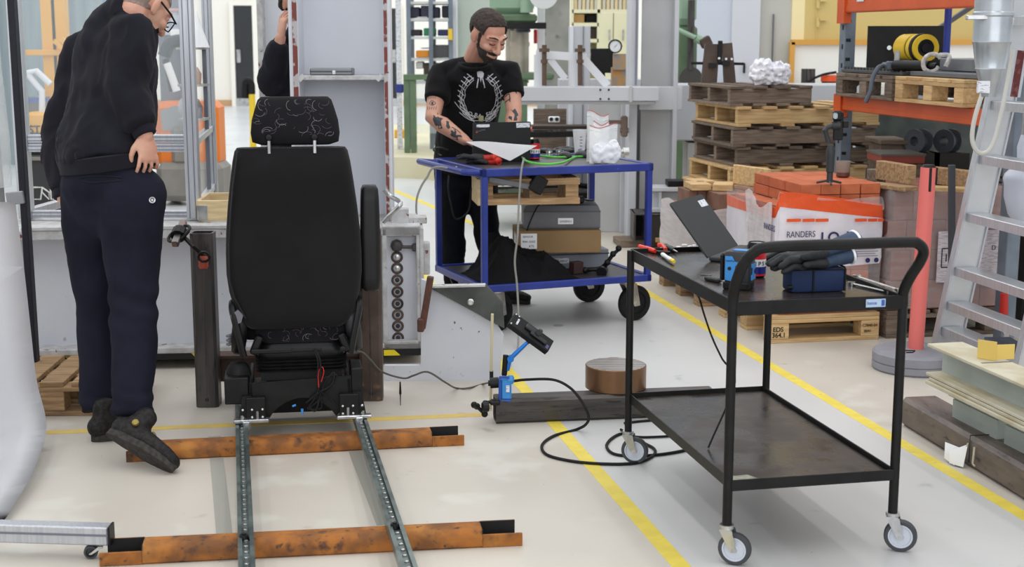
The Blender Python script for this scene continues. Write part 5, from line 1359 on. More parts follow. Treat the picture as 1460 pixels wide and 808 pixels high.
# ------------------------------------------------------------------ second black trolley behind
p = on(871, 327); t = thing('rear_trolley', 'black two tier trolley standing behind the blue table', 'trolley', (*(p + Vector((-.52, .30, 0))).xy, 0), math.radians(10))
hw2, hl2 = .52, .30
for zz, nm in ((.80, 'top_tray'), (.295, 'lower_tray')):
    m = MB(); m.box((0, 0, zz - .012), (2 * hw2, 2 * hl2, .006)); tr_ = part(t, nm, m, tray_top)
    m = MB()
    for s in (-1, 1): m.box((0, s * hl2, zz - .02), (2 * hw2, .006, .045)); m.box((s * hw2, 0, zz - .02), (.006, 2 * hl2, .045))
    part(tr_, 'rim', m, black_steel)
for sx_ in (-1, 1):
    for sy_ in (-1, 1):
        m = MB(); m.cyl((sx_ * hw2, sy_ * hl2, .12), (sx_ * hw2, sy_ * hl2, .80), .016, seg=10); part(t, 'post', m, black_steel)
        caster(t, sx_ * hw2, sy_ * hl2, .12, .052, .026, 1.2, grey_rubber, white_plastic, trail=.02)
RT = WM[t.name]
m = MB(); m.tube([RT @ Vector(p_) for p_ in ((-.1, 0, .42), (.05, -.02, .37), (.3, -.05, .33), (.42, -.06, .315))], [.02, .03, .022, .03], 8); m.tube([RT @ Vector(p_) for p_ in ((-.02, -.01, .46), (-.03, -.02, .31))], .015, 8); m.ell(RT @ Vector((-.02, 0, .47)), (.05, .04, .04))
solo('black_tripod', 'folded black tripod lying on the lower tray behind the blue table', 'tripod', m, black_plastic)
m = MB(); m.box(RT @ Vector((.1, .05, .82)), (.5, .2, .03), bev=.004); solo('flat_tool_case', 'flat dark case lying on top of the rear black trolley', 'case', m, pm('brown_dark_case', (58, 44, 38), rough=.6))
m = MB(); c = RT @ Vector((-.22, -.2, .80)); m.cyl(c + Vector((-.03, 0, .02)), c + Vector((.05, 0, .02)), .02, seg=10); solo('red_cap_tube', 'small tube with red and white caps on the rear black trolley', 'tube', m, pm('red_white_tube', (220, 120, 100), rough=.5))
# ------------------------------------------------------------------ pallets
def boards(t, mat, zc, th, n, span, bw, length, along_x, off=0., jit=0., nm='plank'):
    """n boards side by side; boards run along x (along_x) or along y"""
    for k in range(n):
        c = -span / 2 + bw / 2 + (span - bw) * (k / (n - 1) if n > 1 else .5)
        j = random.uniform(-jit, jit)
        m = MB()
        if along_x: m.box((off + j, c, zc), (length, bw * random.uniform(.94, 1.0), th), bev=.002)
        else: m.box((c, off + j, zc), (bw * random.uniform(.94, 1.0), length, th), bev=.002)
        part(t, nm, m, mat)
def stringer_pallet(label, loc, rz, L, D, mat, h=.135, ntop=6, group=None, mat2=None, seed=0):
    """three stringers along x carry boards across"""
    random.seed(seed)
    t = thing('wooden_pallet', label, 'pallet', loc, rz, group)
    bt = .02; hs = h - 2 * bt
    for y in (-D / 2 + .025, 0, D / 2 - .025):
        m = MB(); m.box((0, y, bt + hs / 2), (L, .045, hs), bev=.003); part(t, 'stringer', m, mat2 or mat)
    boards(t, mat, h - bt / 2, bt - .001, ntop, L + .01, .10, D + .03, False, jit=.012)
    boards(t, mat, bt / 2, bt - .001, 4, L + .01, .10, D + .02, False, jit=.012)
    return t
def block_pallet(label, loc, rz, W, D, mat, blocks=(2, 3), group=None, ntop=5, seed=0, mat2=None, cross=False):
    """x is the front; top boards run along y, blocks on bottom boards running along x"""
    random.seed(seed)
    t = thing('wooden_pallet', label, 'pallet', loc, rz, group)
    bt = .021; hb = .082; bw = .1
    for j in range(blocks[1]):
        y = -D / 2 + bw / 2 + (D - bw) * j / (blocks[1] - 1)
        m = MB(); m.box((0, y, bt / 2), (W, bw, bt - .001), bev=.002); part(t, 'plank', m, mat)
        m = MB(); m.box((0, y, bt + hb + bt / 2), (W, bw, bt - .001), bev=.002); part(t, 'plank', m, mat)
        for i in range(blocks[0]):
            x = -W / 2 + bw / 2 + (W - bw) * i / (blocks[0] - 1)
            m = MB(); m.box((x, y, bt + hb / 2), (bw * random.uniform(.95, 1.02), bw, hb - .001), bev=.002); part(t, 'block', m, mat2 or mat)
    if cross: boards(t, mat, bt * 2 + hb + bt / 2, bt - .001, ntop + 1, D, D / (ntop + 1) * .85, W, True)
    else: boards(t, mat, bt * 2 + hb + bt / 2, bt - .001, ntop, W, W / ntop * .82, D, False)
    return t
PR = math.radians(12)
pex, pey = Vector((math.cos(PR), math.sin(PR), 0)), Vector((-math.sin(PR), math.cos(PR), 0))
corner = at(1046, 200, 9.55); corner.z = 0
LP_, DP_ = 1.04, .84
def stack_at(i, L, dx=0., dy=0., D=DP_): return corner + pex * (L / 2 + dx) + pey * (D / 2 + dy) + Vector((0, 0, .1366 * i + .0005 * i))
spec = [ # level, length, shift x, shift y, wood, words
    (0, LP_, -.05, .0, wood_mid, 'bottom pallet of the tall stack'),
    (1, LP_, -.09, .06, wood_old, 'second pallet from the floor in the tall stack'),
    (2, LP_, -.02, .03, wood_mid, 'third pallet from the floor in the tall stack'),
    (3, LP_, -.06, .0, wood_new, 'pale fourth pallet from the floor in the tall stack'),
    (4, LP_ - .04, -.02, .0, wood_new, 'pale fifth pallet in the tall stack just below the dark pair'),
    (5, LP_, .03, .03, wood_old, 'lower of the two dark weathered pallets in the tall stack'),
    (6, LP_, .0, .0, wood_old, 'upper of the two dark weathered pallets in the tall stack'),
    (7, LP_, .02, .0, wood_new, 'pale new pallet second from the top of the tall stack'),
    (8, .60, -.03, .02, wood_old, 'short weathered pallet on top of the tall stack under the white cloth')]
for k, (lv, L, dx, dy, w_, lb_) in enumerate(spec):
    stringer_pallet(lb_, stack_at(lv, L, dx, dy), PR + math.radians((-1.2, .8, -.5, 1, 0, .9, -.4, .3, 1.2)[k]), L, DP_ if lv < 8 else .8, w_, .1362, 6 if lv < 8 else 4, 'tall pallet stack', seed=k)
ZTOP = .1366 * 9 + .005
# things on the stack
c = at(1099, 117, 9.75); c.z = ZTOP
blob('white_cloth', 'crumpled white cloth heap lying on top of the pallet stack', 'cloth', c, (.17, .17, .21), pm('white_cloth', (236, 236, 242), (226, 226, 234), sc=5, rough=.85), seed=3, n=7, amp=.55, vox=.01)
# jaw plates standing on the grey beam behind the stack
t = thing('jaw_plate', 'pair of brown steel plates standing splayed behind the pallet stack', 'steel plate', at(1022, 126, 10.4))
for (a_, b_, c__, d__) in (((1006, 62), (1026, 63), (1022, 122), (1000, 119)), ((1030, 62), (1044, 61), (1050, 124), (1033, 123))):
    m = MB(); m.poly([at(u, v, 10.4) for u, v in (d__, c__, b_, a_)], (0, 1, 0), .05); pw(t, 'plate', m, pm('brown_plate', (92, 76, 66), (78, 64, 57), sc=8, rough=.5, metal=.2) if 'brown_plate' not in MATS else MATS['brown_plate'])
m = MB(); m.bar(at(1027, 58, 10.38), at(1026, 90, 10.38), .03, .03); pw(t, 'wedge', m, black_steel)
for u, v in ((1016, 93), (1035, 90)): m = MB(); m.box(at(u, v, 10.37), (.055, .03, .033)); pw(t, 'dark_label', m, ink_black)
m = MB()
for u, v in ((1025, 83), (1035, 84), (1043, 84)): m.lathe([(.0001, 0), (.009, 0), (.009, .012), (.0001, .012)], at(u, v, 10.37), (0, -1, 0), 8)
pw(t, 'pale_bolt', m, bolt_zinc)
m = MB(); m.bar(at(985, 90, 10.45), at(1060, 91, 10.45), .02, .02); pw(t, 'spindle', m, black_steel)

# ------------------------------------------------------------------ brick pallets
GPR = math.radians(11)
gx, gy = Vector((math.cos(GPR), math.sin(GPR), 0)), Vector((-math.sin(GPR), math.cos(GPR), 0))
pc = on(1098, 490); pc2 = pc + gx * .30 + gy * .40
bp = block_pallet('pale half pallet carrying the orange bricks in printed film', pc2, GPR, .6, .8, wood_new, (2, 3), 'pallets under the bricks', seed=20, cross=True)
PM_ = WM[bp.name]
text(bp, 'EDS', PM_ @ Vector((-.288, -.4015, .062)), PM_.to_3x3() @ Vector((1, 0, 0)), (0, 0, 1), .034, ink_black, bold=True)
text(bp, '364.1', PM_ @ Vector((-.292, -.4015, .032)), PM_.to_3x3() @ Vector((1, 0, 0)), (0, 0, 1), .034, ink_black, bold=True)
text(bp, 'C7840-04', PM_ @ Vector((.205, -.4015, .070)), PM_.to_3x3() @ Vector((1, 0, 0)), (0, 0, 1), .021, ink_black)
text(bp, '0041', PM_ @ Vector((.215, -.4015, .04)), PM_.to_3x3() @ Vector((1, 0, 0)), (0, 0, 1), .021, ink_black)
# orange bricks: whole courses on top, an outer ring below
bst = thing('brick_stack', 'stack of orange bricks half wrapped in white and orange printed film', 'bricks', pc2 + Vector((0, 0, .147)), GPR)
bme = MB(); bme.box((0, 0, .0265), (.104, .222, .053), bev=.002); bme = bme.mesh('brick'); bme.materials.append(brick_orange)
bme2 = MB(); bme2.box((0, 0, .0265), (.05, .222, .104), bev=.002); bme2 = bme2.mesh('brick'); bme2.materials.append(brick_orange)
random.seed(9)
nb = 0
zc_ = 0.
for c in range(12):
    z = zc_; zc_ += .0560
    full = c == 11
    nx = 5; x0 = -.232
    if c >= 10: nx = 4; x0 = -.125
    for i in range(nx):
        for j in range(3):
            if not full and not (i == 0 or j == 0 or i == nx - 1): continue
            o = link('brick', bme, None, bst, 20)
            o.location = ((.098 if nx == 5 else .1085) * i + x0 + .05 + random.uniform(-.002, .002) - .02, -.375 + .112 + j * .2265 + random.uniform(-.003, .003), z)
            if nx == 5: o.scale = (.92, 1, 1)
            else: o.scale = (1.0, 1, 1)
            nb += 1
zb_top = zc_ + .147
# printed film bag wrapped around the lower courses
def bagwall(name, pts, zlo, zhi, mat, par, off=0., push=.004, nz=10, nn=14, sag=0.):
    """film sheet following plan points pts, wrinkled"""
    P_ = []
    for a, b in zip(pts[:-1], pts[1:]):
        for k in range(nn): P_.append(Vector(a) * (1 - k / nn) + Vector(b) * (k / nn))
    P_.append(Vector(pts[-1]))
    m = MB(); g = []
    cen = sum((Vector(p) for p in pts), Vector((0, 0))) / len(pts)
    for j in range(nz + 1):
        row = []
        f = j / nz
        for i, p in enumerate(P_):
            s = i / (len(P_) - 1)
            zz = zlo(s) + (zhi(s) - zlo(s)) * f
            d = Vector((p.x, p.y)); n = Vector((p.x, p.y)).normalized()
            w = push * (noise.noise(Vector((s * 14, zz * 9, off))) + .6 * noise.noise(Vector((s * 40 + zz * 30, zz * 6, off + 4))))
            q = Vector((p.x, p.y)) + n * (w + off)
            row.append(m.bm.verts.new((q.x, q.y, zz)))
        g.append(row)
    for j in range(nz):
        for i in range(len(P_) - 1): m.bm.faces.new((g[j][i], g[j][i + 1], g[j + 1][i + 1], g[j + 1][i]))
    return part(par, name, m, mat, sm=180)
wp = [(-.283, .34), (-.283, -.375), (-.265, -.392), (.285, -.392), (.298, -.375), (.298, .34)]
zf = lambda a: (lambda s: a)
top_z = lambda s: .585 - .03 * math.sin(s * 9 + .5) - .035 * max(0, s - .5)
hi = lambda s: .075 * max(0, 1 - abs(s - .40) * 4.2)
bag = bagwall('white_film', wp, lambda s: .26 - .03 * math.sin(s * 5), lambda s: .497 + hi(s) + .006 * math.sin(s * 7), bag_white, bst, .006)
bagwall('orange_film', wp, lambda s: .485 + hi(s) + .006 * math.sin(s * 7), lambda s: .555 + hi(s) - .012 * math.sin(s * 11), bag_orange, bst, .0075)
bagwall('clear_film', wp, lambda s: .545 + hi(s) - .012 * math.sin(s * 11), lambda s: .572 + hi(s) * .8 + .022 * math.sin(s * 23), film, bst, .008, push=.012)
bagwall('clear_film', wp, zf(.01), zf(.30), film, bst, .005)
bagwall('milky_film_fold', [(-.292, .0), (-.296, -.16), (-.294, -.36)], zf(.20), lambda s: .60 - .05 * s + .03 * math.sin(s * 8), film_white, bst, .012, push=.014)
BMx = WM[bst.name]; B3 = BMx.to_3x3(); fy = -.392 - .018
def btext(s, x, z, size, mat=ink_navy, **k): text(bst, s, BMx @ Vector((x, fy, z)), B3 @ Vector((1, 0, 0)), (0, 0, 1), size, mat, **k)
def bbar(x, z, w, h, mat=bag_orange):
    m = MB(); m.box((x + w / 2, fy, z + h / 2), (w, .001, h)); part(bst, 'printed_bar', m, mat)
btext('RANDERS', -.235, .405, .045, squeeze=.8)
btext('LOck', -.05, .372, .08, bold=True)
btext('RANDERS', .10, .352, .045, bold=True)
for k, (x, w) in enumerate(((-.235, .075), (-.15, .065), (-.08, .07), (.135, .065), (.207, .05), (.262, .03))): bbar(x, .485 - .02 * (x + .235), w, .016)
for k in range(7): 
    m = MB(); m.box((-.14 + (k % 2) * .02, fy, .375 - k * .012), (.22 - .03 * (k % 3), .001, .0035)); m.box((.17, fy, .37 - k * .012), (.2 - .03 * (k % 2), .001, .003)); part(bst, 'printed_line', m, ink_grey)['kind'] = 'stuff'
m = MB()
for x in (.215, .262): m.cyl((x, fy + .001, .275), (x, fy - .001, .275), .013, seg=12)
part(bst, 'printed_symbol', m, ink_navy)['kind'] = 'stuff'
text(bst, 'RANDERS', BMx @ Vector((-.312, -.29, .44)), B3 @ Vector((0, -1, 0)), (0, 0, 1), .045, ink_navy, squeeze=.8)
# gimbal and mug on top of the bricks
c = on(1185, 262, zb_top); 
t = thing('camera_gimbal', 'dark handheld gimbal with small camera on a tripod foot on the bricks', 'gimbal', (c.x - .015, c.y - .03, zb_top))
Yg = c.y - .03
m = MB()
for a in (.4, 2.5, 4.6): m.tube([(0, 0, .022), (.07 * math.cos(a), .07 * math.sin(a), .006)], .006, 6)
m.lathe([(.0001, .0), (.016, 0), (.016, .05), (.02, .055), (.022, .13), (.024, .16), (.016, .19), (.0001, .195)], (0, 0, .01), (0, 0, 1), 12); part(t, 'handle', m, dark_plastic)
m = MB(); m.tube([at(1181, 203, Yg), at(1178, 192, Yg), at(1176, 186, Yg), at(1180, 181, Yg), at(1192, 178, Yg), at(1197, 176, Yg)], [.014, .012, .015, .012, .016, .016], 10); m.lathe([(.0001, -.02), (.02, -.02), (.02, .02), (.0001, .02)], at(1192, 179, Yg), (1, 0, 0), 12); pw(t, 'arm', m, dark_plastic)
m = MB(); m.box(at(1195, 180, Yg + .01), (.05, .02, .14), bev=.004); m.box(at(1205, 177, Yg + .01), (.03, .03, .035), bev=.004); pw(t, 'camera_mount', m, black_plastic)
m = MB(); m.box(at(1194, 165, Yg), (.046, .03, .05), bev=.008); pw(t, 'camera', m, black_plastic)
m = MB(); m.box(at(1191, 165, Yg - .017), (.022, .004, .03), bev=.006); pw(t, 'lens_window', m, pm('lens_glass', (180, 190, 196), rough=.1))
c = on(1201, 252, zb_top)
t = thing('paper_mug', 'grey mug with a brown base standing on the orange bricks beside the gimbal', 'mug', (c.x + .002, c.y - .0, zb_top))
m = MB(); m.lathe([(.030, .022), (.034, .03), (.038, .085), (.035, .085), (.03, .03)], (0, 0, 0), (0, 0, 1), 20, ring=True); part(t, 'cup', m, pm('mug_grey', (146, 140, 132), rough=.5))
m = MB(); m.lathe([(.0001, .001), (.033, .001), (.036, .006), (.033, .024), (.0001, .025)], (0, 0, 0), (0, 0, 1), 20); part(t, 'base', m, pm('mug_brown', (92, 48, 38), rough=.5))

# second pallet behind, brown bricks in milky film
pc3 = on(996, 437) + gx * .30 + gy * .40
block_pallet('pale half pallet behind the first one, along the yellow line', pc3, GPR, .6, .8, wood_mid, (2, 3), 'pallets under the bricks', seed=21)
bs2 = thing('brick_stack', 'brown bricks standing on end, wrapped in milky film behind the orange bricks', 'bricks', pc3 + Vector((0, 0, .147)), GPR)
bb = MB(); bb.box((0, 0, .05), (.052, .22, .1), bev=.002); bb = bb.mesh('brick'); bb.materials.append(brick_brown)
random.seed(4)
for c in range(5):
    for i in range(10):
        for j in range(3):
            if c < 4 and not (j == 0 or i == 0): continue
            if c == 4 and (j > 1 or i > 7 or (i < 2 and j == 0)): continue
            o = link('brick', bb, None, bs2, 20); o.location = (-.27 + .055 * i, -.28 + .226 * j, .102 * c + (.0 if c < 4 else .004))
bagwall('milky_film', [(-.30, .36), (-.305, -.385), (.29, -.40)], zf(.01), lambda s: .40 + .03 * math.sin(s * 12), film_white, bs2, .01, push=.01)
for k, (x, y, zz, rz_) in enumerate(((-.22, -.1, .513, .1), (-.08, -.16, .513, -.2), (-.15, .06, .513, .25))):
    m = MB(); m.box((0, 0, .02), (.12, .2, .038), bev=.003, rz=rz_); bmesh.ops.translate(m.bm, verts=m.bm.verts, vec=WM[bs2.name] @ Vector((x, y, zz)))
    solo('wood_offcut', ['flat wood offcut on the left of the brown bricks', 'flat wood offcut nearest the orange bricks on the brown bricks', 'flat wood offcut lying behind the other two on the brown bricks'][k], 'wood offcut', m, wood_new, 'offcuts on the brown bricks')
a_, b_ = at(1047, 268, 8.35), at(1096, 281, 8.05); a_.z = b_.z = .147 + .513 + .085
m = MB(); m.bar(a_ + Vector((0, 0, .01)), b_ + Vector((0, 0, .01)), .03, .115, bev=.004); solo('crate_board', 'pale wide board standing on edge on the brown bricks', 'board', m, wood_new)

# third pallet right: dark red bricks in clear film
pc4 = on(1263, 484) + gx * .34 + gy * .42
block_pallet('dark weathered pallet under the dark red bricks', pc4, GPR, .66, .8, wood_old, (2, 3), 'pallets under the bricks', seed=22)
bs3 = thing('brick_stack', 'dark red blocks wrapped in ribbed clear film behind the salmon post', 'bricks', pc4 + Vector((0, 0, .147)), GPR)
bb = MB(); bb.box((0, 0, .078), (.106, .2, .155), bev=.003); bb = bb.mesh('brick'); bb.materials.append(brick_red)
for c in range(4):
    for i in range(6):
        for j in range(3):
            if c < 3 and not (j == 0 or i == 0): continue
            o = link('brick', bb, None, bs3, 20); o.location = (-.275 + .109 * i + (.03 if c % 2 else 0) - .012, -.28 + .21 * j, .158 * c)
bagwall('ribbed_film', [(-.33, .36), (-.335, -.385), (.335, -.392), (.345, .36)], zf(.01), lambda s: .645, film, bs3, .008, push=.008)
m = MB(); fy3 = -.392 - .022
m.box((.11, fy3, .28), (.36, .001, .27)); part(bs3, 'white_label', m, pm('ribbed_white_label', (204, 196, 202), (176, 164, 170), sc=26, rough=.4, st=(1, 1, 6), ramp=(.45, .6)))
M3 = WM[bs3.name]; 
def b3(s, x, z, size, **k): text(bs3, s, M3 @ Vector((x, fy3 - .001, z)), M3.to_3x3() @ Vector((1, 0, 0)), (0, 0, 1), size, ink_black, **k)
b3('E.G.E.', .03, .29, .05); b3('INTERN', .035, .245, .028); b3('D', .235, .31, .035)
m = MB()
for (x, z_, w, h) in ((-.045, .275, .006, .10), (-.02, .325, .05, .006), (.003, .31, .006, .03), (-.02, .225, .05, .006), (.003, .235, .006, .02), (-.02, .275, .006, .04)): m.box((x, fy3 - .001, z_), (w, .001, h))
part(bs3, 'printed_symbol', m, ink_black)['kind'] = 'stuff'
# boards on top of it
Z3 = .147 + .632 + .002
def lie(label, u0, v0, u1, v1, Y0, Y1, th, w, z, mat):
    a, b = at(u0, v0, Y0), at(u1, v1, Y1); a.z = b.z = z + th / 2
    m = MB(); m.bar(a, b, w, th, bev=.003); return solo('timber_board', label, 'board', m, mat, 'boards on the dark red bricks')
lie('thin board at the left front edge of the dark red bricks', 1242, 258, 1300, 264, 7.4, 7.15, .022, .1, Z3, wood_mid)
lie('thick pale board on edge left of the salmon post', 1254, 243, 1300, 256, 7.55, 7.25, .10, .05, Z3 + .024, wood_mid)
lie('thin board right of the salmon post on the dark red bricks', 1325, 262, 1390, 265, 7.2, 7.1, .022, .1, Z3, wood_new)
lie('thick pale board on edge right of the salmon post', 1330, 246, 1385, 256, 7.55, 7.3, .09, .05, Z3 + .001, wood_mid)
lie('grey block of timber at the left end of the boards', 1243, 246, 1256, 247, 7.6, 7.62, .07, .1, Z3, wood_old)

# ------------------------------------------------------------------ salmon post on a round base
c = on(1304, 525); c.y += .0
t = thing('barrier_post', 'salmon red barrier post on a round grey plastic base', 'post', c)
m = MB(); m.lathe([(.0001, 0), (.19, 0), (.2, .01), (.2, .035), (.194, .04), (.2, .045), (.2, .082), (.19, .092), (.0001, .1)], (0, 0, 0), (0, 0, 1), 40); b_ = part(t, 'base', m, pm('grey_cast_base', (148, 148, 156), (136, 136, 144), sc=6, rough=.65))
m = MB(); m.tube([(-.09, -.08, .0985), (-.06, -.05, .0995), (-.02, -.06, .0995), (-.04, -.09, .0985), (-.07, -.09, .0985)], .003, 5); part(b_, 'black_scrawl', m, ink_black)
m = MB(); m.cyl((0, 0, .095), (.018, 0, .96), .036, seg=24); part(t, 'tube', m, salmon)
m = MB(); m.cyl((.018, 0, .96), (.018, 0, .972), .034, .026, seg=24); m.box((.018 - .0, -.0365, .905), (.012, .006, .11), bev=.002); m.box((.018 + .034, -.012, .92), (.006, .02, .08)); part(t, 'belt_head', m, black_plastic)
a_, b_ = on(1378, 455), at(1357, 235, 7.0); a_ = Vector((b_.x + .05, 7.0, .0))
m = MB(); m.bar(a_, b_, .03, .03, bev=.002); solo('dark_rail', 'dark square rail standing upright between the salmon post and the ladder', 'rail', m, pm('slate_rail', (62, 66, 72), rough=.5))

# ------------------------------------------------------------------ pallet rack
RKZ = math.radians(10.5)
t = thing('pallet_rack', 'orange and grey pallet rack holding two pallets beside the tan wall', 'rack', (2.12, 9.12, 0), RKZ)
RK = WM[t.name]; RK3 = RK.to_3x3()
def rk(x, y, z): return RK @ Vector((x, y, z))
rl, rd = 1.95, 1.0
for x, y_ in ((.03, 0), (.03 + rd, 0), (.06, -2.04), (.06 + rd, -2.04)):
    m = MB(); m.box((x, y_, 1.5), (.075, .085, 3.0), bev=.004); u_ = part(t, 'upright', m, grey_rack)
    if y_: continue
    m = MB()
    for k in range(16): m.box((x - .038, -.012, .3 + k * .12), (.004, .018, .03)); m.box((x - .012, -.0435, .34 + k * .12), (.03, .004, .02))
    part(u_, 'slot_row', m, ink_black)['kind'] = 'stuff'
BZ1, BZ2 = 1.10, 1.71
for z0, h in ((BZ1, .09), (BZ2, .13)):
    for xx in (0, rd):
        m = MB(); m.box((xx, -rl / 2 - .04, z0 + h / 2), (.045, rl, h), bev=.004); m.box((xx - .023, -rl / 2 - .04, z0 + h * .22), (.006, rl, h * .3)); part(t, 'beam', m, orange_rack)
    m = MB(); m.box((-.012, -.03, z0 + h * .3), (.05, .11, h * 1.6)); part(t, 'beam_bracket', m, orange_rack)
m = MB(); m.box((-.028, -.30, BZ2 + .085), (.002, .10, .04)); part(t, 'number_label', m, paper_print)
m = MB(); m.bar((.08, .0, 1.25), (rd - .05, 0, 1.80), .03, .03); part(t, 'brace', m, pm('dark_grey_brace', (90, 92, 98), rough=.5))
zs = BZ1 + .092
for k, (yc, w_, lb_) in enumerate(((-.50, wood_old, 'weathered pallet on the rack under the black plate'), (-1.34, wood_new, 'pale pallet on the rack under the grey steel blocks'))):
    block_pallet(lb_, rk(.52, yc, zs), RKZ - math.pi / 2, .8, 1.2, w_, (3, 3), 'pallets on the rack', seed=30 + k)
zp = zs + .147
t = thing('ribbed_plate', 'dark ribbed plate lying on the weathered pallet in the rack', 'plate', rk(.4, -.48, zp), RKZ)
m = MB(); m.box((0, 0, .010), (.85, .86, .018), bev=.002); part(t, 'plate', m, pm('dark_ribbed_plate', (70, 70, 72), rough=.5))
m = MB()
for k in range(18): m.box((-.40, .41 - k * .047, .027), (.03, .02, .016))
part(t, 'rib', m, MATS['dark_ribbed_plate'])['kind'] = 'stuff'
zq = zp + .0195
Yp = 8.95
pa, pb = at(1235, 90, Yp), at(1350, 90, Yp - .12); pt = at(1235, 37, Yp).z; pa.z = pb.z = zq
d_ = pb - pa; nb_ = Vector((-d_.y, d_.x, 0)).normalized()
m = MB(); m.poly([pa, pb, pb + Vector((0, 0, pt - zq)), pa + Vector((0, 0, pt - zq))], nb_, .012)
t = solo('black_plate', 'black square plate standing upright behind the yellow cylinder on the rack', 'plate', m, pm('flat_black_plate', (26, 26, 28), rough=.7))
m = MB(); c = pa + d_ * .28 + Vector((0, 0, (pt - zq) * .5)); m.cyl(c, c - nb_ * .006, .014, seg=12); pw(t, 'bolt_head', m, bolt_zinc)
yr = .083; L_ = .30
c0 = at(1291, 68, 8.70); axn = Vector((.14, -.99, 0)).normalized()
c0.z = max(c0.z, zq + yr + .03)
t = thing('hydraulic_cylinder', 'yellow hydraulic cylinder with a black ring lying in front of the black plate', 'cylinder', (c0.x, c0.y, zq))
m = MB(); m.lathe([(.0001, 0), (yr - .006, 0), (yr, .006), (yr, L_ * .52), (yr - .008, L_ * .53), (.0001, L_ * .53)], c0, axn, 28); pw(t, 'body', m, pm('cylinder_yellow', (222, 186, 40), rough=.45))
m = MB(); m.lathe([(.0001, L_ * .53), (yr - .006, L_ * .53), (yr - .006, L_ * .62), (.0001, L_ * .62)], c0, axn, 28); m.lathe([(.0001, L_ * .8), (yr + .004, L_ * .8), (yr + .004, L_ * .92), (.0001, L_ * .92)], c0, axn, 28); pw(t, 'black_band', m, black_rubber)
m = MB(); m.lathe([(.0001, L_ * .62), (yr, L_ * .62), (yr, L_ * .8), (.0001, L_ * .8)], c0, axn, 28); m.lathe([(.052, L_ * .92), (yr - .002, L_ * .92), (yr - .002, L_ * .985), (.052, L_ * .985)], c0, axn, 28, ring=True); pw(t, 'collar', m, MATS['cylinder_yellow'])
m = MB(); m.lathe([(.0001, L_ * .92), (.052, L_ * .92), (.052, L_ * .97), (.03, L_ * .96), (.026, L_ * .99), (.0001, L_ * .99)], c0, axn, 24); pw(t, 'piston', m, black_plastic)
hs_ = c0.z - yr - zq
m = MB(); m.box(c0 + axn * L_ * .4 + Vector((0, 0, -yr - hs_ / 2 + .008)), (.2, .13, hs_ + .012), rz=math.atan2(axn.y, axn.x)); pw(t, 'saddle', m, black_steel)
m = MB(); m.cyl(c0 + axn * .09 + Vector((0, 0, yr - .004)), c0 + axn * .09 + Vector((0, 0, yr + .045)), .008, seg=8); m.cyl(c0 + axn * .03 + Vector((0, 0, yr - .004)), c0 + axn * .03 + Vector((0, 0, yr + .025)), .014, seg=8); pw(t, 'valve', m, black_steel)
a_, b_ = at(1276, 93, 8.32), at(1326, 93, 8.1); a_.z = b_.z = zq + .036
t = thing('hydraulic_ram', 'thick black hydraulic ram lying along the front of the rack', 'ram', (a_ + b_) / 2)
m = MB(); m.cyl(a_, b_, .032, seg=16); m.cyl(b_, b_ + (b_ - a_).normalized() * .05, .02, seg=12); pw(t, 'body', m, black_plastic)
m = MB(); d2 = (a_ - b_).normalized(); m.cyl(a_, a_ + d2 * .09, .024, .018, seg=12); m.box(a_ + d2 * .03, (.05, .06, .05), bev=.006); pw(t, 'coupling', m, pm('blue_grey_coupling', (86, 94, 108), rough=.5))
m = MB(); m.cyl(a_ + Vector((.01, 0, .03)), a_ + Vector((.01, 0, .085)), .016, seg=10); pw(t, 'valve', m, chrome)
e_ = a_ + d2 * .09
m = MB(); m.tube(smooth_path([e_, at(1252, 97, 8.30), at(1244, 112, 8.28), at(1241, 130, 8.26), at(1234, 146, 8.26)], 6), .014, 8); solo('hydraulic_hose', 'blue grey hose hanging down from the ram over the orange rack beam', 'hose', m, pm('blue_grey_hose', (78, 86, 98), rough=.5))
m = MB(); q0 = at(1331, 90, 8.0)
m.tube([q0 + Vector((.045 * math.cos(a) * 1.1, .01 * a, .05 * math.sin(a))) for a in [i * math.pi / 9 + .6 for i in range(16)]], .013, 8); m.tube(smooth_path([q0 + Vector((.03, 0, .045)), q0 + Vector((.08, -.02, .04)), q0 + Vector((.06, -.03, -.02))], 5), .013, 8); solo('white_rope', 'looped white rope hanging over the end of the black ram', 'rope', m, pm('white_rope', (206, 204, 200), (168, 166, 162), sc=40, rough=.8))
t = thing('steel_block', 'long grey steel block lying on the pale rack pallet', 'steel block', rk(.42, -1.40, zp), RKZ)
m = MB(); m.box((0, 0, .014), (.82, .92, .026), bev=.003); part(t, 'slab', m, pm('dark_slab', (92, 96, 102), rough=.5))
m = MB(); m.box((-.16, -.0, .066), (.2, .8, .07), bev=.004); part(t, 'block', m, pm('grey_block', (134, 136, 142), (120, 122, 128), sc=6, rough=.45, metal=.4))
t2 = thing('drilled_block', 'grey steel block with two holes standing on the long steel block', 'steel block', rk(.28, -1.52, zp + .102), RKZ)
m = MB(); m.box((0, 0, .06), (.06, .42, .12), bev=.003); part(t2, 'body', m, MATS['grey_block'])
for y in (.12, -.03):
    m = MB(); m.cyl((-.0305, y, .07), (-.032, y, .07), .02, seg=14); part(t2, 'hole', m, slot_dark)
m = MB(); c = rk(.62, -.98, 0); c = at(1352, 20, 8.3); m.cyl((c.x, 8.3, zp + .01), (c.x, 8.3, 2.05), .021, seg=14); solo('blue_pole', 'thin blue pole standing on the rack beside the steel blocks', 'pole', m, blue_paint)
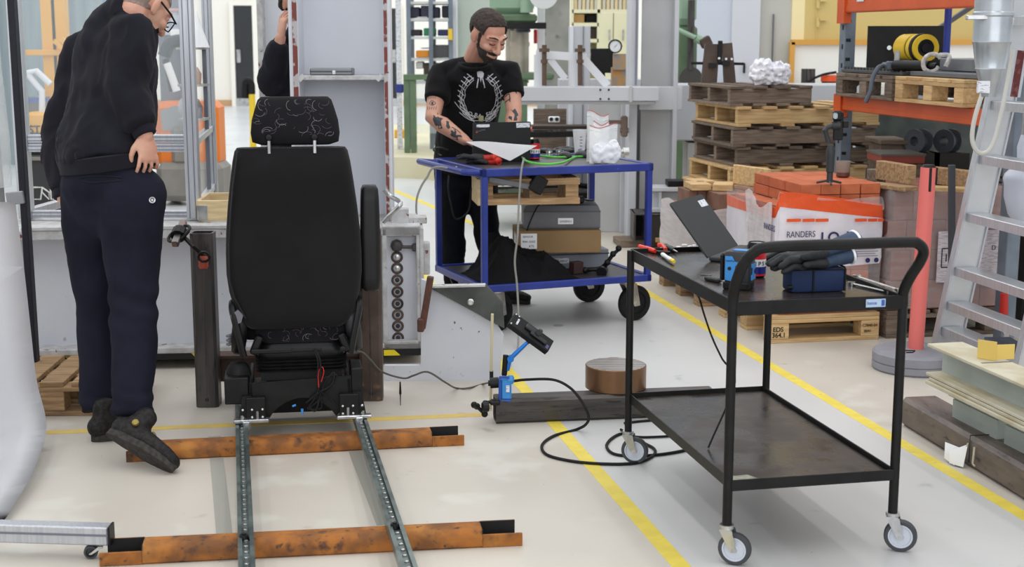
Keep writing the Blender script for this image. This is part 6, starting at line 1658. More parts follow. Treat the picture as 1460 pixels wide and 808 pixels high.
# low things beneath the rack
def lowbox(name, label, cat, u0, u1, vt, vb, Y, dep, mat, bev=.004, grp=None):
    a, b = at(u0, vb, Y), at(u1, vt, Y)
    m = MB(); m.box(((a.x + b.x) / 2, Y + dep / 2, (a.z + b.z) / 2), (b.x - a.x, dep, b.z - a.z), bev=bev)
    return solo(name, label, cat, m, mat, grp)
c = on(1300, 330); 
for k, (lv, x, y, rz_, lb_) in enumerate(((0, 2.82, 8.66, .12, 'lowest dark pallet below the rack'), (1, 2.80, 8.68, .1, 'second dark pallet up below the rack'), (2, 2.84, 8.63, .14, 'third dark pallet up below the rack'), (3, 2.92, 8.6, .1, 'fourth dark pallet up below the rack'), (4, 2.96, 8.62, .13, 'topmost dark pallet below the rack'))):
    stringer_pallet(lb_, (x, y, .137 * lv), rz_, 1.0, .7, pm('dark_brown_pallet', (96, 82, 74), (74, 64, 60), sc=5, rough=.85, st=(1.2, 14, 14), rnd=.2) if k == 0 else MATS['dark_brown_pallet'], .1362, 6, 'dark pallets below the rack', seed=40 + k)
zd = .137 * 5
a_ = at(1265, 218, 8.5); zz = at(1265, 226, 8.5).z
m = MB(); m.box((at(1290, 215, 8.4).x, 8.6, zz), (.26, .35, .05), bev=.004); t = solo('red_box_lid', 'flat red edged crate with a grey top among the dark pallets', 'crate', m, pm('dull_red_edge', (136, 60, 46), rough=.6)); m = MB(); m.box((0, 0, .053), (.27, .36, .012)); part(t, 'grey_top', m, pm('grey_top', (96, 92, 88), rough=.7)); m = MB(); h_ = zz - .025 - .69; m.box((.03, 0, -h_ / 2 - .0005), (.18, .3, h_ - .001)); part(t, 'stand', m, wood_old)
for k, u in enumerate((1310, 1352)):
    c = at(u, 194, 8.9); t = thing('cable_drum', ['grey cable drum on a stand below the left end of the orange beam', 'grey cable drum half hidden by the ladder below the orange beam'][k], 'drum', (c.x, c.y, 0))
    m = MB(); m.lathe([(.03, -.05), (.075, -.05), (.075, -.035), (.05, -.03), (.05, .03), (.075, .035), (.075, .05), (.03, .05)], (0, 0, c.z - .03), (.75, .66, 0), 24, ring=True); part(t, 'drum', m, pm('blue_grey_drum', (84, 90, 98), rough=.5) if k == 0 else MATS['blue_grey_drum'])
    m = MB(); m.box((0, 0, (c.z - .1) / 2), (.22, .2, c.z - .1)); part(t, 'stand', m, pm('dark_drum_stand', (62, 58, 56), rough=.7) if k == 0 else MATS['dark_drum_stand'])
m = MB(); m.box((3.4, 10.4, .55), (1.6, .5, 1.1), bev=.01); solo('dark_machine_box', 'dark grey green machine housing in the shade below the rack', 'machine', m, pm('dark_machine_green', (74, 82, 78), (60, 66, 64), sc=8, rough=.5))
lowbox('flat_board', 'flat grey board lying left of the cable drums', 'board', 1255, 1300, 200, 206, 8.9, .4, wood_old)
m = MB(); m.box((at(1277, 205, 8.9).x, 9.1, at(1277, 206, 8.9).z / 2 - .002), (.16, .3, at(1277, 206, 8.9).z - .006)); solo('timber_trestle', 'plain timber trestle under the flat grey board', 'trestle', m, wood_old)

# ------------------------------------------------------------------ galvanised duct, ladder
Yd = 6.1
t = thing('duct_pipe', 'galvanised ventilation pipe narrowing to a funnel beside the ladder', 'duct', (at(1417, 60, Yd).x, Yd, 1.2))
def dz(v): return at(1417, v, Yd).z
m = MB(); xw = .0031
cxd = at(1414, 60, Yd).x
m.lathe([(.066, dz(150)), (.03 + .0, dz(138)), (.034, dz(130)), (.060, dz(100)), (.064, dz(98)), (.062, dz(96)), (.078, dz(62)), (.082, dz(60)), (.08, dz(57)), (.08, dz(24)), (.086, dz(22)), (.086, dz(18)), (.08, dz(16)), (.08, 3.2), (.076, 3.2), (.076, dz(60)), (.028, dz(138))][1:], (cxd, Yd, 0), (0, 0, 1), 32, ring=True); pw(t, 'pipe', m, galv)
m = MB(); m.box((cxd - .07, Yd - .05, dz(25)), (.12, .03, .02), bev=.003); pw(t, 'clamp_strap', m, chrome)
m = MB(); c = at(1402, 124, Yd - .1); m.box(c, (.05, .02, .05)); solo('switch_box', 'small white switch box hanging by the galvanised pipe', 'switch', m, paper_print)
# ladder seen from its side: steps run from the far rail towards the camera
lr = Vector((.175, -.985, 0)).normalized(); lx_ = Vector((.985, .175, 0))
la0 = on(1345, 512); la0.z = 0
la1 = at(1458, 0, la0.y + .06)
lad = thing('step_ladder', 'tall aluminium ladder leaning at the right edge beside the galvanised pipe', 'ladder', la0)
ld_ = (la1 - la0).normalized(); ext = ld_ * .25
gap = lr * .74
for off in (Vector((0, 0, 0)), gap):
    a_, b_ = la0 + off, la1 + off + ext
    sd = ld_.cross(lr).normalized()
    m = MB(); m.bar(a_, b_, .028, .135, up=sd, bev=.003); r_ = pw(lad, 'side_rail', m, alu_bright)
    m = MB()
    for s_ in (-1, 1): m.bar(a_ + sd * s_ * .066, b_ + sd * s_ * .066, .046, .009, up=sd)
    pw(r_, 'rail_flange', m, alu)
def vpix(p): return 404 - F_PX * ((p.y * ST + (p.z - CAM_H) * CT) / (p.y * CT - (p.z - CAM_H) * ST))
for v in (468, 432, 384, 307, 225, 148, 28):
    best = min(range(400), key=lambda i: abs(vpix(la0 + (la1 + ext - la0) * (i / 399)) - v))
    p = la0 + (la1 + ext - la0) * (best / 399)
    m = MB(); m.bar(p + lr * .016, p + gap - lr * .016, .10, .03, up=(0, 0, 1), bev=.003); s_ = pw(lad, 'step', m, alu_bright)
    m = MB(); m.bar(p - lx_ * .05 + lr * .016 + Vector((0, 0, -.008)), p - lx_ * .05 + gap - lr * .016 + Vector((0, 0, -.008)), .006, .04); pw(s_, 'step_nose', m, alu)
pm('warning_maroon', (96, 34, 36), (120, 70, 66), sc=40, rough=.5, ramp=(.55, .62))
m = MB(); p0_, p1_ = at(1445, 138, la0.y - .05), at(1456, 72, la0.y - .05); m.bar(p0_, p1_, .062, .006, up=(0, 1, 0)); w_ = pw(lad, 'side_plate', m, alu)
m = MB(); m.bar(p0_ + Vector((0, -.0045, 0)), p1_ + Vector((0, -.0045, 0)), .034, .002, up=(0, 1, 0)); pw(w_, 'maroon_label', m, MATS['warning_maroon'])
# pale cable looped over the ladder
m = MB(); m.tube(smooth_path([at(1444, 26, 6.5), at(1430, 70, 6.48), at(1410, 110, 6.45), at(1392, 160, 6.42), at(1386, 195, 6.42), at(1392, 214, 6.42), at(1404, 218, 6.42), at(1416, 205, 6.42), at(1428, 160, 6.45), at(1438, 110, 6.5), at(1445, 70, 6.52)], 6), .0105, 8)
solo('pale_hose', 'pale grey hose looped over the ladder rail', 'hose', m, pm('pale_hose', (198, 196, 190), rough=.5))
# white funnel bag at the right edge
c = at(1462, 262, 6.85)
t = thing('white_funnel', 'pale grey plastic hopper hanging behind the ladder at the right edge', 'hopper', c)
m = MB(); m.lathe([(.035, at(0, 192, 6.85).z), (.05, at(0, 210, 6.85).z), (.045, at(0, 232, 6.85).z), (.10, at(0, 248, 6.85).z), (.107, at(0, 255, 6.85).z), (.10, at(0, 262, 6.85).z), (.098, at(0, 280, 6.85).z), (.075, at(0, 305, 6.85).z), (.03, at(0, 322, 6.85).z), (.026, at(0, 322, 6.85).z), (.07, at(0, 303, 6.85).z), (.09, at(0, 270, 6.85).z), (.03, at(0, 230, 6.85).z)], (c.x, c.y, 0), (0, 0, 1), 28, ring=True); pw(t, 'hopper', m, pm('hopper_plastic', (206, 212, 226), rough=.35))
m = MB(); m.cyl((c.x, c.y, at(0, 196, 6.85).z), (c.x + .05, c.y, 2.3), .035, .07, seg=16); pw(t, 'down_pipe', m, galv)
# dark rack frame and red handle seen between the ladder steps
t = thing('dark_cabinet', 'dark cabinet frame standing behind the lower ladder steps', 'cabinet', (3.12, 7.5, 0))
m = MB(); m.box((0, .2, .45), (.7, .4, .9), bev=.005); part(t, 'body', m, pm('near_black_cabinet', (34, 33, 34), rough=.6)); m = MB(); m.box((-.3, -.02, .45), (.06, .04, .9)); m.box((.02, -.02, .45), (.05, .04, .9)); part(t, 'frame', m, pm('dark_frame_grey', (70, 66, 62), rough=.6))
c = at(1432, 435, 7.0)
t = thing('red_handled_file', 'tool with a red handle hanging behind the ladder steps', 'tool', c)
m = MB(); m.cyl(at(1432, 418, 7.0), at(1431, 448, 7.0), .019, .022, seg=12); pw(t, 'handle', m, red_grip)
m = MB(); m.cyl(at(1432, 448, 7.0), at(1433, 484, 7.0), .010, .008, seg=8); m.box(at(1434, 480, 7.0), (.03, .02, .05), bev=.004); pw(t, 'shaft', m, chrome)
# ------------------------------------------------------------------ steel sections at the lower right
a, b = on(1285, 606), on(1462, 716)
d = (b - a).normalized(); n = Vector((-d.y, d.x, 0)); 
L = (b - a).length + .5
W, Hh = .155, .118
t = thing('steel_box_beam', 'dark mill scale box beam lying along the yellow line at the lower right', 'steel beam', a + d * L / 2 + n * W / 2, math.atan2(d.y, d.x))
m = MB(); m.hollow((-L/2, 0, Hh/2), (L/2, 0, Hh/2), W, Hh, .009); part(t, 'tube', m, pm('mill_scale_beam', (116, 104, 98), (96, 87, 83), sc=4, rough=.45, metal=.2, st=(1.5, 6, 6), spots=[((138, 112, 92), 12, .62, .75), ((60, 56, 56), 8, .6, .72)], bump=.05, bsc=50), sm=20)
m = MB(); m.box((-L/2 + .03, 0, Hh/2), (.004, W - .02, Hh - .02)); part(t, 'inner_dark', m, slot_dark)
BMX = WM[t.name]
tagp = on(1365, 655)
t2 = thing('tied_tag', 'white card tag tied by wire around the dark box beam', 'tag', (BMX @ Vector((0, -W/2 - .02, 0))))
xx = (BMX.inverted() @ tagp).x
m = MB(); ring_ = [BMX @ Vector((xx + .1, y, z)) for y, z in ((-W/2 - .004, .02), (-W/2 - .004, Hh + .004), (W/2 + .004, Hh + .004))]; m.tube(ring_, .002, 5); pw(t2, 'wire', m, ink_black)
m = MB(); q = BMX @ Vector((xx + .06, -W/2 - .012, .07)); m.poly([BMX @ Vector((xx + .0, -W/2 - .05, .07)), BMX @ Vector((xx + .01, -W/2 - .055, .012)), BMX @ Vector((xx + .08, -W/2 - .05, .004)), BMX @ Vector((xx + .07, -W/2 - .01, .06))], (0, -.3, 1), .0015); m.poly([BMX @ Vector((xx + .05, -W/2 - .055, .05)), BMX @ Vector((xx + .06, -W/2 - .06, .008)), BMX @ Vector((xx + .11, -W/2 - .03, .006)), BMX @ Vector((xx + .09, -W/2 - .006, .085))], (0, -.3, 1), .0015); pw(t2, 'card', m, paper)
m = MB(); m.tube([BMX @ Vector((xx + .09, -W/2 - .006, .09)), BMX @ Vector((xx + .085, -W/2 - .015, .06))], .003, 5); m.tube([BMX @ Vector((xx + .14, -W/2 - .006, .09)), BMX @ Vector((xx + .145, -W/2 - .012, .03)), BMX @ Vector((xx + .16, -W/2 - .012, .025))], .004, 6); pw(t2, 'cord', m, cream_edge)
# pale green I beam stacked on plates behind the box beam
rr_ = Vector((.2, -.98, 0)).normalized(); ro = Vector((.98, .2, 0)).normalized()
p1 = on(1322, 490, .385); p1.z = 0
Lb = 1.75
def along(name, label, z0, h, w, off, mat, edge, ov=0.):
    t = thing(name, label, 'steel beam', p1 + rr_ * (Lb / 2 + ov) + ro * (w / 2 + off) + Vector((0, 0, z0)), math.atan2(rr_.y, rr_.x), 'beams at the lower right')
    return t
BW_ = .15
t = along('pale_steel_beam', 'pale green I beam with cream edges lying uppermost at the lower right', .262, .125, BW_, 0, None, None)
IM = WM[t.name]
for z_ in (.006, .119):
    m = MB(); m.box((0, 0, z_), (Lb, BW_, .012), bev=.002); part(t, 'flange', m, cream_edge)
m = MB(); m.box((0, 0, .0625), (Lb - .004, .016, .10)); part(t, 'web', m, pale_green_steel)
m = MB(); m.box((-Lb/2 + .35, BW_/2 - .06, .1255), (.012, .12, .001)); part(t, 'chalk_line', m, ink_grey)
t = along('pale_steel_beam', 'cream plate section lying just under the pale green I beam', .232, .03, .17, -.012, None, None, .02)
m = MB(); m.box((0, 0, .008), (Lb, .17, .014), bev=.002); m.box((0, .0, .022), (Lb - .02, .15, .012), bev=.002); part(t, 'plate', m, cream_edge)
m = MB(); m.box((0, .0, -.02), (Lb - .1, .02, .036)); part(t, 'web', m, pale_green_steel)
for x0, x1, lb_ in ((.10, .42, 'pale green web plate nearest the salmon post carrying the stacked beams'), (.47, 1.3, 'pale green web plate at the right edge carrying the stacked beams')):
    c = p1 + rr_ * (x0 + x1) / 2 + ro * .085
    t = thing('beam_stub', lb_, 'steel plate', c, math.atan2(rr_.y, rr_.x))
    m = MB(); m.box((0, 0, .095), (x1 - x0, .04, .188), bev=.002); part(t, 'plate', m, pale_green_steel)
    m = MB(); m.box((0, 0, .006), (x1 - x0, .12, .012)); part(t, 'foot', m, cream_edge)
c = on(1425, 506, .388); c = p1 + rr_ * .30 + ro * .10
t = thing('yellow_bracket', 'small yellow folded card bracket standing on the pale green beam', 'bracket', (c.x, c.y, .388), -.2)
m = MB(); m.box((-.02, -.01, .035), (.07, .004, .07), rz=-.5); m.box((.045, -.005, .03), (.07, .004, .055), rz=.35); part(t, 'card', m, pm('pale_yellow_card', (222, 192, 104), rough=.6))
lowbox('blue_grey_crate', 'blue grey plastic crate at the right edge behind the pale green beam', 'crate', 1432, 1475, 500, 545, 6.1, .3, pm('blue_grey_crate', (78, 84, 96), rough=.5))
# ------------------------------------------------------------------ steel portal frame behind the blue table
Yf = 10.9
def bx(name, par, u0, u1, v0, v1, Y, dep, mat, z0=None, z1=None, bev=.004):
    a, b = at(u0, v1, Y), at(u1, v0, Y)
    lo = a.z if z0 is None else z0; hi = b.z if z1 is None else z1
    m = MB(); m.box(((a.x + b.x) / 2, Y + dep / 2, (lo + hi) / 2), (b.x - a.x, dep, hi - lo), bev=bev)
    return pw(par, name, m, mat) if par is not None else m
t = thing('portal_column', 'wide pale grey steel column standing behind the blue table', 'steel column', (at(931, 60, Yf).x, Yf, 0), 0)
bx('left_flange', t, 895, 911, 0, 285, Yf, .35, portal_paint, 0, 2.6); bx('web', t, 911, 960, 0, 300, Yf + .17, .02, concrete_grey, 0, 2.6); bx('right_flange', t, 957, 969, 0, 290, Yf, .35, portal_paint, 0, 2.6)
m = MB(); a = at(960, 60, Yf); m.box((at(944, 60, Yf).x, Yf + .02, at(0, 140, Yf).z), (.33, .03, .18), bev=.004); pw(t, 'joint_plate', m, portal_paint)
m = MB(); a = at(912, 110, Yf - .02); m.box((at(908, 0, Yf).x, Yf - .02, 1.7), (.012, .02, 1.0)); pw(t, 'welded_bar', m, alu_dark)
t = thing('portal_beam', 'horizontal grey steel beam running behind the tattooed man to the column', 'steel beam', at(820, 146, Yf - .25))
bx('body', t, 738, 940, 124, 144, Yf - .25, .2, portal_paint); bx('end_plate', t, 897, 902, 122, 146, Yf - .262, .01, concrete_grey); bx('lower_lip', t, 738, 935, 144, 149, Yf - .2, .15, portal_paint)
m = MB()
for u, v in ((856, 128), (868, 128), (856, 141), (868, 141)): m.cyl(at(u, v, Yf - .256), at(u, v, Yf - .248), .008, seg=8)
pw(t, 'bolt_row', m, slot_dark)['kind'] = 'stuff'
m = MB(); a, b = at(966, 122, 11.6), at(1200, 138, 11.6); m.box(((a.x + b.x) / 2, 11.8, .95), (b.x - a.x + .3, .4, .46), bev=.01)
t = thing('grey_machine_bed', 'grey machine bed showing between the grey column and the pallet stack', 'machine', ((a.x + b.x) / 2, 11.8, 0))
pw(t, 'bed', m, portal_paint); m = MB(); m.box((0, 0, .35), (b.x - a.x - .2, .35, .7)); part(t, 'plinth', m, concrete_grey)
t = thing('support_column', 'narrow pale grey column with a clamped white bracket left of the wide one', 'steel column', (at(821, 60, 12.2).x, 12.2, 0))
bx('shaft', t, 811, 842, 37, 260, 12.2, .3, portal_paint, 0); bx('edge', t, 811, 818, 37, 260, 12.18, .02, pm('white_column_edge', (218, 222, 230), rough=.5), 0); bx('weld_line', t, 830, 832, 37, 260, 12.19, .02, alu_dark, 0)
t = thing('white_bracket', 'white painted bracket frame with a diagonal strut on the grey beam', 'bracket', at(815, 122, 11.2))
m = MB(); Yb = 10.78
m.bar(at(764, 77, Yb), at(836, 82, Yb), .06, .06); m.bar(at(767, 78, Yb), at(767, 123.5, Yb), .06, .06); m.bar(at(820, 82, Yb), at(820, 123.5, Yb), .06, .06); m.bar(at(832, 84, Yb), at(866, 122, Yb), .07, .06); m.bar(at(784, 84, Yb), at(806, 112, Yb), .05, .05); pw(t, 'frame', m, pm('white_bracket_paint', (220, 223, 228), rough=.5))
for u in (776, 827):
    m = MB(); m.cyl(at(u, 64, Yb - .1), at(u, 122, Yb - .1), .018, seg=8); m.cyl(at(u, 69, Yb - .1), at(u, 74, Yb - .1), .045, seg=6); m.cyl(at(u, 85, Yb - .1), at(u, 90, Yb - .1), .03, seg=6); pw(t, 'threaded_rod', m, pm('rust_rod', (96, 78, 66), rough=.7) if 'rust_rod' not in MATS else MATS['rust_rod'])
t = thing('small_vise', 'brown steel screw clamp fixed on the edge of the wide grey column', 'clamp', at(885, 180, Yf - .1))
Yf -= -.06
m = MB(); m.bar(at(868, 174, Yf - .1), at(892, 174, Yf - .1), .05, .03); m.box(at(890, 180, Yf - .1), (.05, .08, .16), bev=.01); m.cyl(at(884, 186, Yf - .12), at(896, 186, Yf - .12), .02, seg=8); Yf -= .06; pw(t, 'body', m, pm('brown_clamp', (112, 96, 86), rough=.6))
t = thing('lower_web_plate', 'big grey steel plate standing below the beam behind the blue table', 'steel plate', (at(860, 200, 11.5).x, 11.5, 0))
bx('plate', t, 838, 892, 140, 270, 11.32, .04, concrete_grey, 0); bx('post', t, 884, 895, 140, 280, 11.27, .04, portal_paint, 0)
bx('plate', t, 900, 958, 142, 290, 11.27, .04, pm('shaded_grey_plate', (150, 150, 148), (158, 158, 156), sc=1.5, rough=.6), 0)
t = thing('socket_box', 'white double socket box with dark sockets under the grey beam', 'socket', at(790, 170, 12.7))
m = MB(); m.box(at(790, 170, 12.7), (.10, .05, .05), bev=.005); pw(t, 'box', m, paper); m = MB()
for u in (786, 794): m.cyl(at(u, 170, 12.67), at(u, 170, 12.66), .018, seg=10)
pw(t, 'socket_hole', m, ink_black); m = MB(); m.box((0, .06, 0), (.02, .12, .02)); part(t, 'mount', m, ink_grey); m = MB(); z_ = at(784, 155, 12.8); m.box((z_.x, 12.8, z_.z / 2), (.3, .05, z_.z)); pw(t, 'back_plate', m, wood_old)
# stools and boxes left of the pallet stack
t = thing('steel_stool', 'pale grey welded steel stool standing on the dark steel box', 'stool', on(955, 302, .27))
def w3(m_): return m_
Ys = 10.42
for (u0, u1, v0, v1, dp) in ((926, 990, 267, 273, .22), (928, 988, 297, 303, .22)): bx('plate', t, u0, u1, v0, v1, Ys, dp, portal_paint)
bx('web', t, 940, 944, 273, 297, Ys + .02, .18, portal_paint); bx('web', t, 930, 985, 273, 297, Ys + .1, .015, portal_paint)
zb_ = at(940, 303.5, Ys).z
t = thing('dark_steel_box', 'dark brown open steel section standing on planks by the blue table leg', 'steel box', (at(940, 340, Ys - .05).x, Ys, 0))
bx('side_wall', t, 903, 907, 304, 345, Ys - .05, .3, raw_tube, .055, zb_); bx('side_wall', t, 920, 924, 304, 345, Ys - .06, .3, raw_tube, .055, zb_); bx('front_plate', t, 924, 976, 304, 345, Ys - .04, .02, pm('dark_brown_plate', (48, 43, 42), rough=.55), .055, zb_)
bx('top_plate', t, 903, 976, 304, 306, Ys - .05, .32, raw_tube, zb_ - .012, zb_); bx('back_plate', t, 903, 976, 304, 345, Ys + .25, .02, slot_dark, .055, zb_)
m = MB(); a, b = on(880, 352), on(1000, 350); m.bar(a + Vector((0, .1, .027)), b + Vector((0, .1, .027)), .28, .05, bev=.004); solo('grey_plank', 'long grey plank lying on the floor under the dark steel box', 'plank', m, wood_old)
for k, (u0, v0, u1, v1, z_) in enumerate(((938, 350, 1000, 347, .056), (945, 357, 1002, 354, .056))):
    m = MB(); a, b = on(u0, v0, z_), on(u1, v1, z_); a.y = b.y + (.0); m.bar(a + Vector((0, -.02 + .1 * (1 - k), .016)), b + Vector((0, -.02 + .1 * (1 - k), .016)), .085, .03, bev=.003); solo('loose_board', ['rear one of two loose boards on the grey plank beside the laptop lid', 'front one of two loose boards on the grey plank beside the laptop lid'][k], 'board', m, wood_mid, 'boards left of the pallet stack')
m = MB(); c = at(957, 259, 9.5); bx_ = bx('x', None, 952, 990, 258, 266.5, 10.44, .18, None); t = solo('black_block', 'small black block with a pale top on the grey steel stool', 'block', bx_, black_steel)
m = MB(); h_ = 0.0

# ------------------------------------------------------------------ green drill press and far workshop
Yg = 14.2
t = thing('green_press', 'large light green column drilling machine behind the tattooed man', 'machine', (at(735, 60, Yg).x, Yg, 0))
def gcyl(nm, u, v0, v1, rpx, Y, mat, seg=24):
    k = Y / 2000; a, b = at(u, v1, Y), at(u, v0, Y); m = MB(); m.cyl((b.x, Y, a.z), (b.x, Y, b.z), rpx * k, seg=seg); return pw(t, nm, m, mat)
bx('head', t, 698, 762, -60, 20, Yg - .25, .6, green_paint, bev=.06); bx('head_lip', t, 698, 766, 20, 32, Yg - .28, .6, green_dark, bev=.02); bx('black_slide', t, 722, 779, 32, 41, Yg - .3, .4, black_steel)
gcyl('boss', 751, -6, 18, 9, Yg - .35, green_paint); gcyl('screw_spindle', 746, 20, 46, 10, Yg - .1, pm('spindle_steel', (84, 88, 96), rough=.4, metal=.6), 16)
m = MB(); x_ = at(746, 30, Yg - .1).x
for k in range(7): m.lathe([(.062, 0), (.078, .012), (.062, .024)], (x_, Yg - .1, at(746, 46, Yg).z + k * .027), (0, 0, 1), 16, ring=True)
pw(t, 'bellow_ring', m, MATS['spindle_steel'])['kind'] = 'stuff'
gcyl('column', 741, 44, 118, 13, Yg + .1, pm('machine_column_steel', (184, 176, 160), (156, 148, 136), sc=4, rough=.4, metal=.5)); gcyl('collar', 741, 60, 66, 14, Yg + .1, MATS['machine_column_steel']); gcyl('rear_column', 729, 30, 118, 8, Yg + .3, MATS['machine_column_steel'])
bx('table', t, 700, 790, 104, 114, Yg - .2, .5, green_dark, bev=.02); bx('pedestal', t, 705, 752, 114, 200, Yg - .1, .5, green_dark, .24); gcyl('lamp_disc', 775, -22, 12, 19, Yg - .5, pm('pale_lamp_disc', (206, 206, 206), rough=.4)) if 0 else None
m = MB(); c = at(775, -8, Yg - .5); m.lathe([(.0001, 0), (.14, 0), (.14, .02), (.0001, .03)], c, (0, -1, .1), 28); m.bar(c + Vector((0, .05, 0)), c + Vector((-.1, .45, .1)), .04, .04); pw(t, 'round_guard', m, pm('pale_round_guard', (206, 208, 208), rough=.4))
t = thing('white_standpipe', 'white post with red and black fittings right of the green machine', 'post', (at(770, 60, 14.6).x, 14.6, 0))
bx('post', t, 766, 777, 10, 125, 14.6, .08, pm('white_post', (228, 230, 234), rough=.5), .24); bx('red_fitting', t, 761, 766, 42, 62, 14.55, .06, red_grip)
# green rear machine by the grey column
Yr = 13.0
t = thing('green_radial_machine', 'light green machine with an arm and dark wheel right of the grey column', 'machine', (at(982, 60, Yr).x, Yr, 0))
bx('body', t, 962, 996, -60, 36, Yr, .5, green_paint, bev=.06); bx('base', t, 964, 995, 36, 104, Yr + .05, .5, green_dark, .75, bev=.03); bx('plinth', t, 960, 1000, 104, 250, Yr, .6, green_dark, 0, .76)
m = MB(); m.cyl(at(986, 0, Yr - .1), at(984, 100, Yr - .1), .032, seg=10); pw(t, 'dark_rod', m, raw_tube)
m = MB(); m.cyl(at(966, 42, Yr - .15), at(992, 54, Yr - .2), .022, seg=10); m.cyl(at(992, 54, Yr - .2), at(1000, 58, Yr - .2), .04, seg=10); pw(t, 'arm', m, green_paint); m = MB(); m.box(at(1006, 60, Yr - .2), (.1, .1, .09), R=Matrix.Rotation(-.5, 3, 'Y'), bev=.01); pw(t, 'arm_head', m, brown_tube)
m = MB(); c = at(985, 112, Yr - .12); m.cyl(c, c + Vector((0, .05, 0)), .105, seg=28); pw(t, 'dark_wheel', m, pm('dark_wheel_grey', (70, 68, 64), rough=.6))
# small steel odds against the white panel
c = at(1151, 118, 14.9); t = thing('steel_bar_bundle', 'short dark steel angle bar standing by the white panel', 'bar', c)
for u in (1146, 1152, 1158):
    m = MB(); m.bar(at(u, 120, 14.9), at(u + .5, 98, 14.9), .05, .05); pw(t, 'bar', m, raw_tube)
t2 = thing('machine_bench', 'low grey bench along the right end wall', 'bench', (at(1170, 120, 14.9).x, 14.9, 0)); zb3 = at(1170, 120.5, 14.9).z
m = MB(); m.box((0, 0, zb3 - .05), (2.6, .6, .09), bev=.005); part(t2, 'bench_top', m, pm('bench_top_cream', (206, 204, 194), rough=.6)); m = MB(); m.box((0, .1, (zb3 - .1) / 2), (2.5, .45, zb3 - .1)); part(t2, 'cabinet', m, portal_paint)
c = at(1182, 112, 14.8); t = thing('orange_reel', 'orange lidded reel with a black cable on the far bench', 'reel', (c.x, 14.8, zb3 - .004))
m = MB(); m.lathe([(.0001, .0), (.075, 0), (.075, .04), (.0001, .04)], (0, 0, 0), (0, 0, 1), 20); part(t, 'base', m, black_plastic); m = MB(); m.lathe([(.0001, .04), (.085, .04), (.085, .09), (.07, .105), (.0001, .105)], (0, 0, 0), (0, 0, 1), 20); part(t, 'lid', m, pm('reel_orange', (226, 84, 40), rough=.4))
m = MB(); m.tube(smooth_path([at(1150, 119, 14.7), at(1160, 112, 14.7), at(1175, 106, 14.72), at(1192, 103, 14.75)], 5), .014, 6); part_ = solo('reel_cable', 'black cable arching over the orange reel on the far bench', 'cable', m, black_rubber)
# tall cream cupboard with shelves seen between the columns
Yc = 20.0
t = thing('cream_cupboard', 'cream office cupboard with open shelves seen between the grey columns', 'cupboard', (at(853, 60, Yc).x, Yc + .25, 0))
cream = pm('cupboard_cream', (232, 230, 204), rough=.6)
x0, x1 = at(816, 0, Yc).x, at(896, 0, Yc).x; xm = at(854, 0, Yc).x
def zz_(v): return at(850, v, Yc).z
m = MB(); m.box(((x0 + x1) / 2, Yc + .5, 1.2), (x1 - x0, .04, 2.6)); pw(t, 'back', m, cream)
for x in (x0, xm, x1): m = MB(); m.box((x, Yc + .25, 1.2), (.04, .5, 2.4)); pw(t, 'side', m, cream)
for v in (16, 35, 58, 78, 100): m = MB(); m.box(((x0 + xm) / 2 if v > 20 else (x0 + x1) / 2, Yc + .25, zz_(v)), ((xm - x0) if v > 20 else x1 - x0, .5, .05)); pw(t, 'shelf', m, cream)
for xa, xb in ((xm + .02, (xm + x1) / 2 - .005), ((xm + x1) / 2 + .005, x1 - .02)):
    m = MB(); m.box(((xa + xb) / 2, Yc + .01, (zz_(17) + .0) / 2 + .3), (xb - xa, .03, zz_(19) - .6), bev=.005); d_ = pw(t, 'door', m, cream); m = MB(); m.box((xb - .05, Yc - .015, zz_(50)), (.02, .03, .15)); pw(d_, 'handle', m, chrome)
for k in range(13):
    m = MB(); xk = x0 + .05 + (x1 - x0 - .1) * k / 12; a = zz_(15.3)
    m.box((xk, Yc + .2, a + .13), (.045, .25, .26)); solo('binder', 'pale binder standing %s in the row on top of the cream cupboard' % ('first from the left', 'second from the left', 'third from the left', 'fourth from the left', 'fifth from the left', 'sixth from the left', 'in the exact middle', 'sixth from the right', 'fifth from the right', 'fourth from the right', 'third from the right', 'second from the right', 'first from the right')[k], 'binder', m, pm('binder_%d' % (k % 2), ((226, 206, 170), (214, 210, 200))[k % 2], rough=.6) if k < 2 else MATS['binder_%d' % (k % 2)], 'binders on the cream cupboard')
bx_ = bx('x', None, 817, 833, 20, 33.5, Yc + .1, .3, None); solo('cardboard_carton', 'tan carton on the upper shelf of the cream cupboard', 'carton', bx_, pm('tan_carton', (204, 164, 112), rough=.7))
bx_ = bx('x', None, 836, 852, 22, 33.5, Yc + .1, .3, None); solo('dark_bag', 'dark bag on the upper shelf of the cream cupboard', 'bag', bx_, cloth_black)
bx_ = bx('x', None, 836, 852, 40, 56.5, Yc + .1, .3, None); solo('dark_file_box', 'dark file box on the second shelf of the cream cupboard', 'box', bx_, pm('brown_file_box', (64, 56, 54), rough=.7))
Ym = 13.2
t = thing('computer_monitor', 'black computer monitor seen from the front between the grey columns', 'monitor', (at(858, 104, Ym).x, Ym, 0))
bx('screen', t, 842, 875, 69, 104, Ym, .04, black_plastic); m = MB(); m.box(at(858, 108, Ym), (.06, .04, .08)); pw(t, 'stand', m, black_plastic); m = MB(); m.box((0, .1, at(858, 113, Ym).z / 2), (.8, .4, at(858, 113, Ym).z)); part(t, 'desk', m, portal_paint)
t = thing('pressure_gauge', 'round white dial gauge with a black ring beside the grey column', 'gauge', at(878, 100, 12.6))
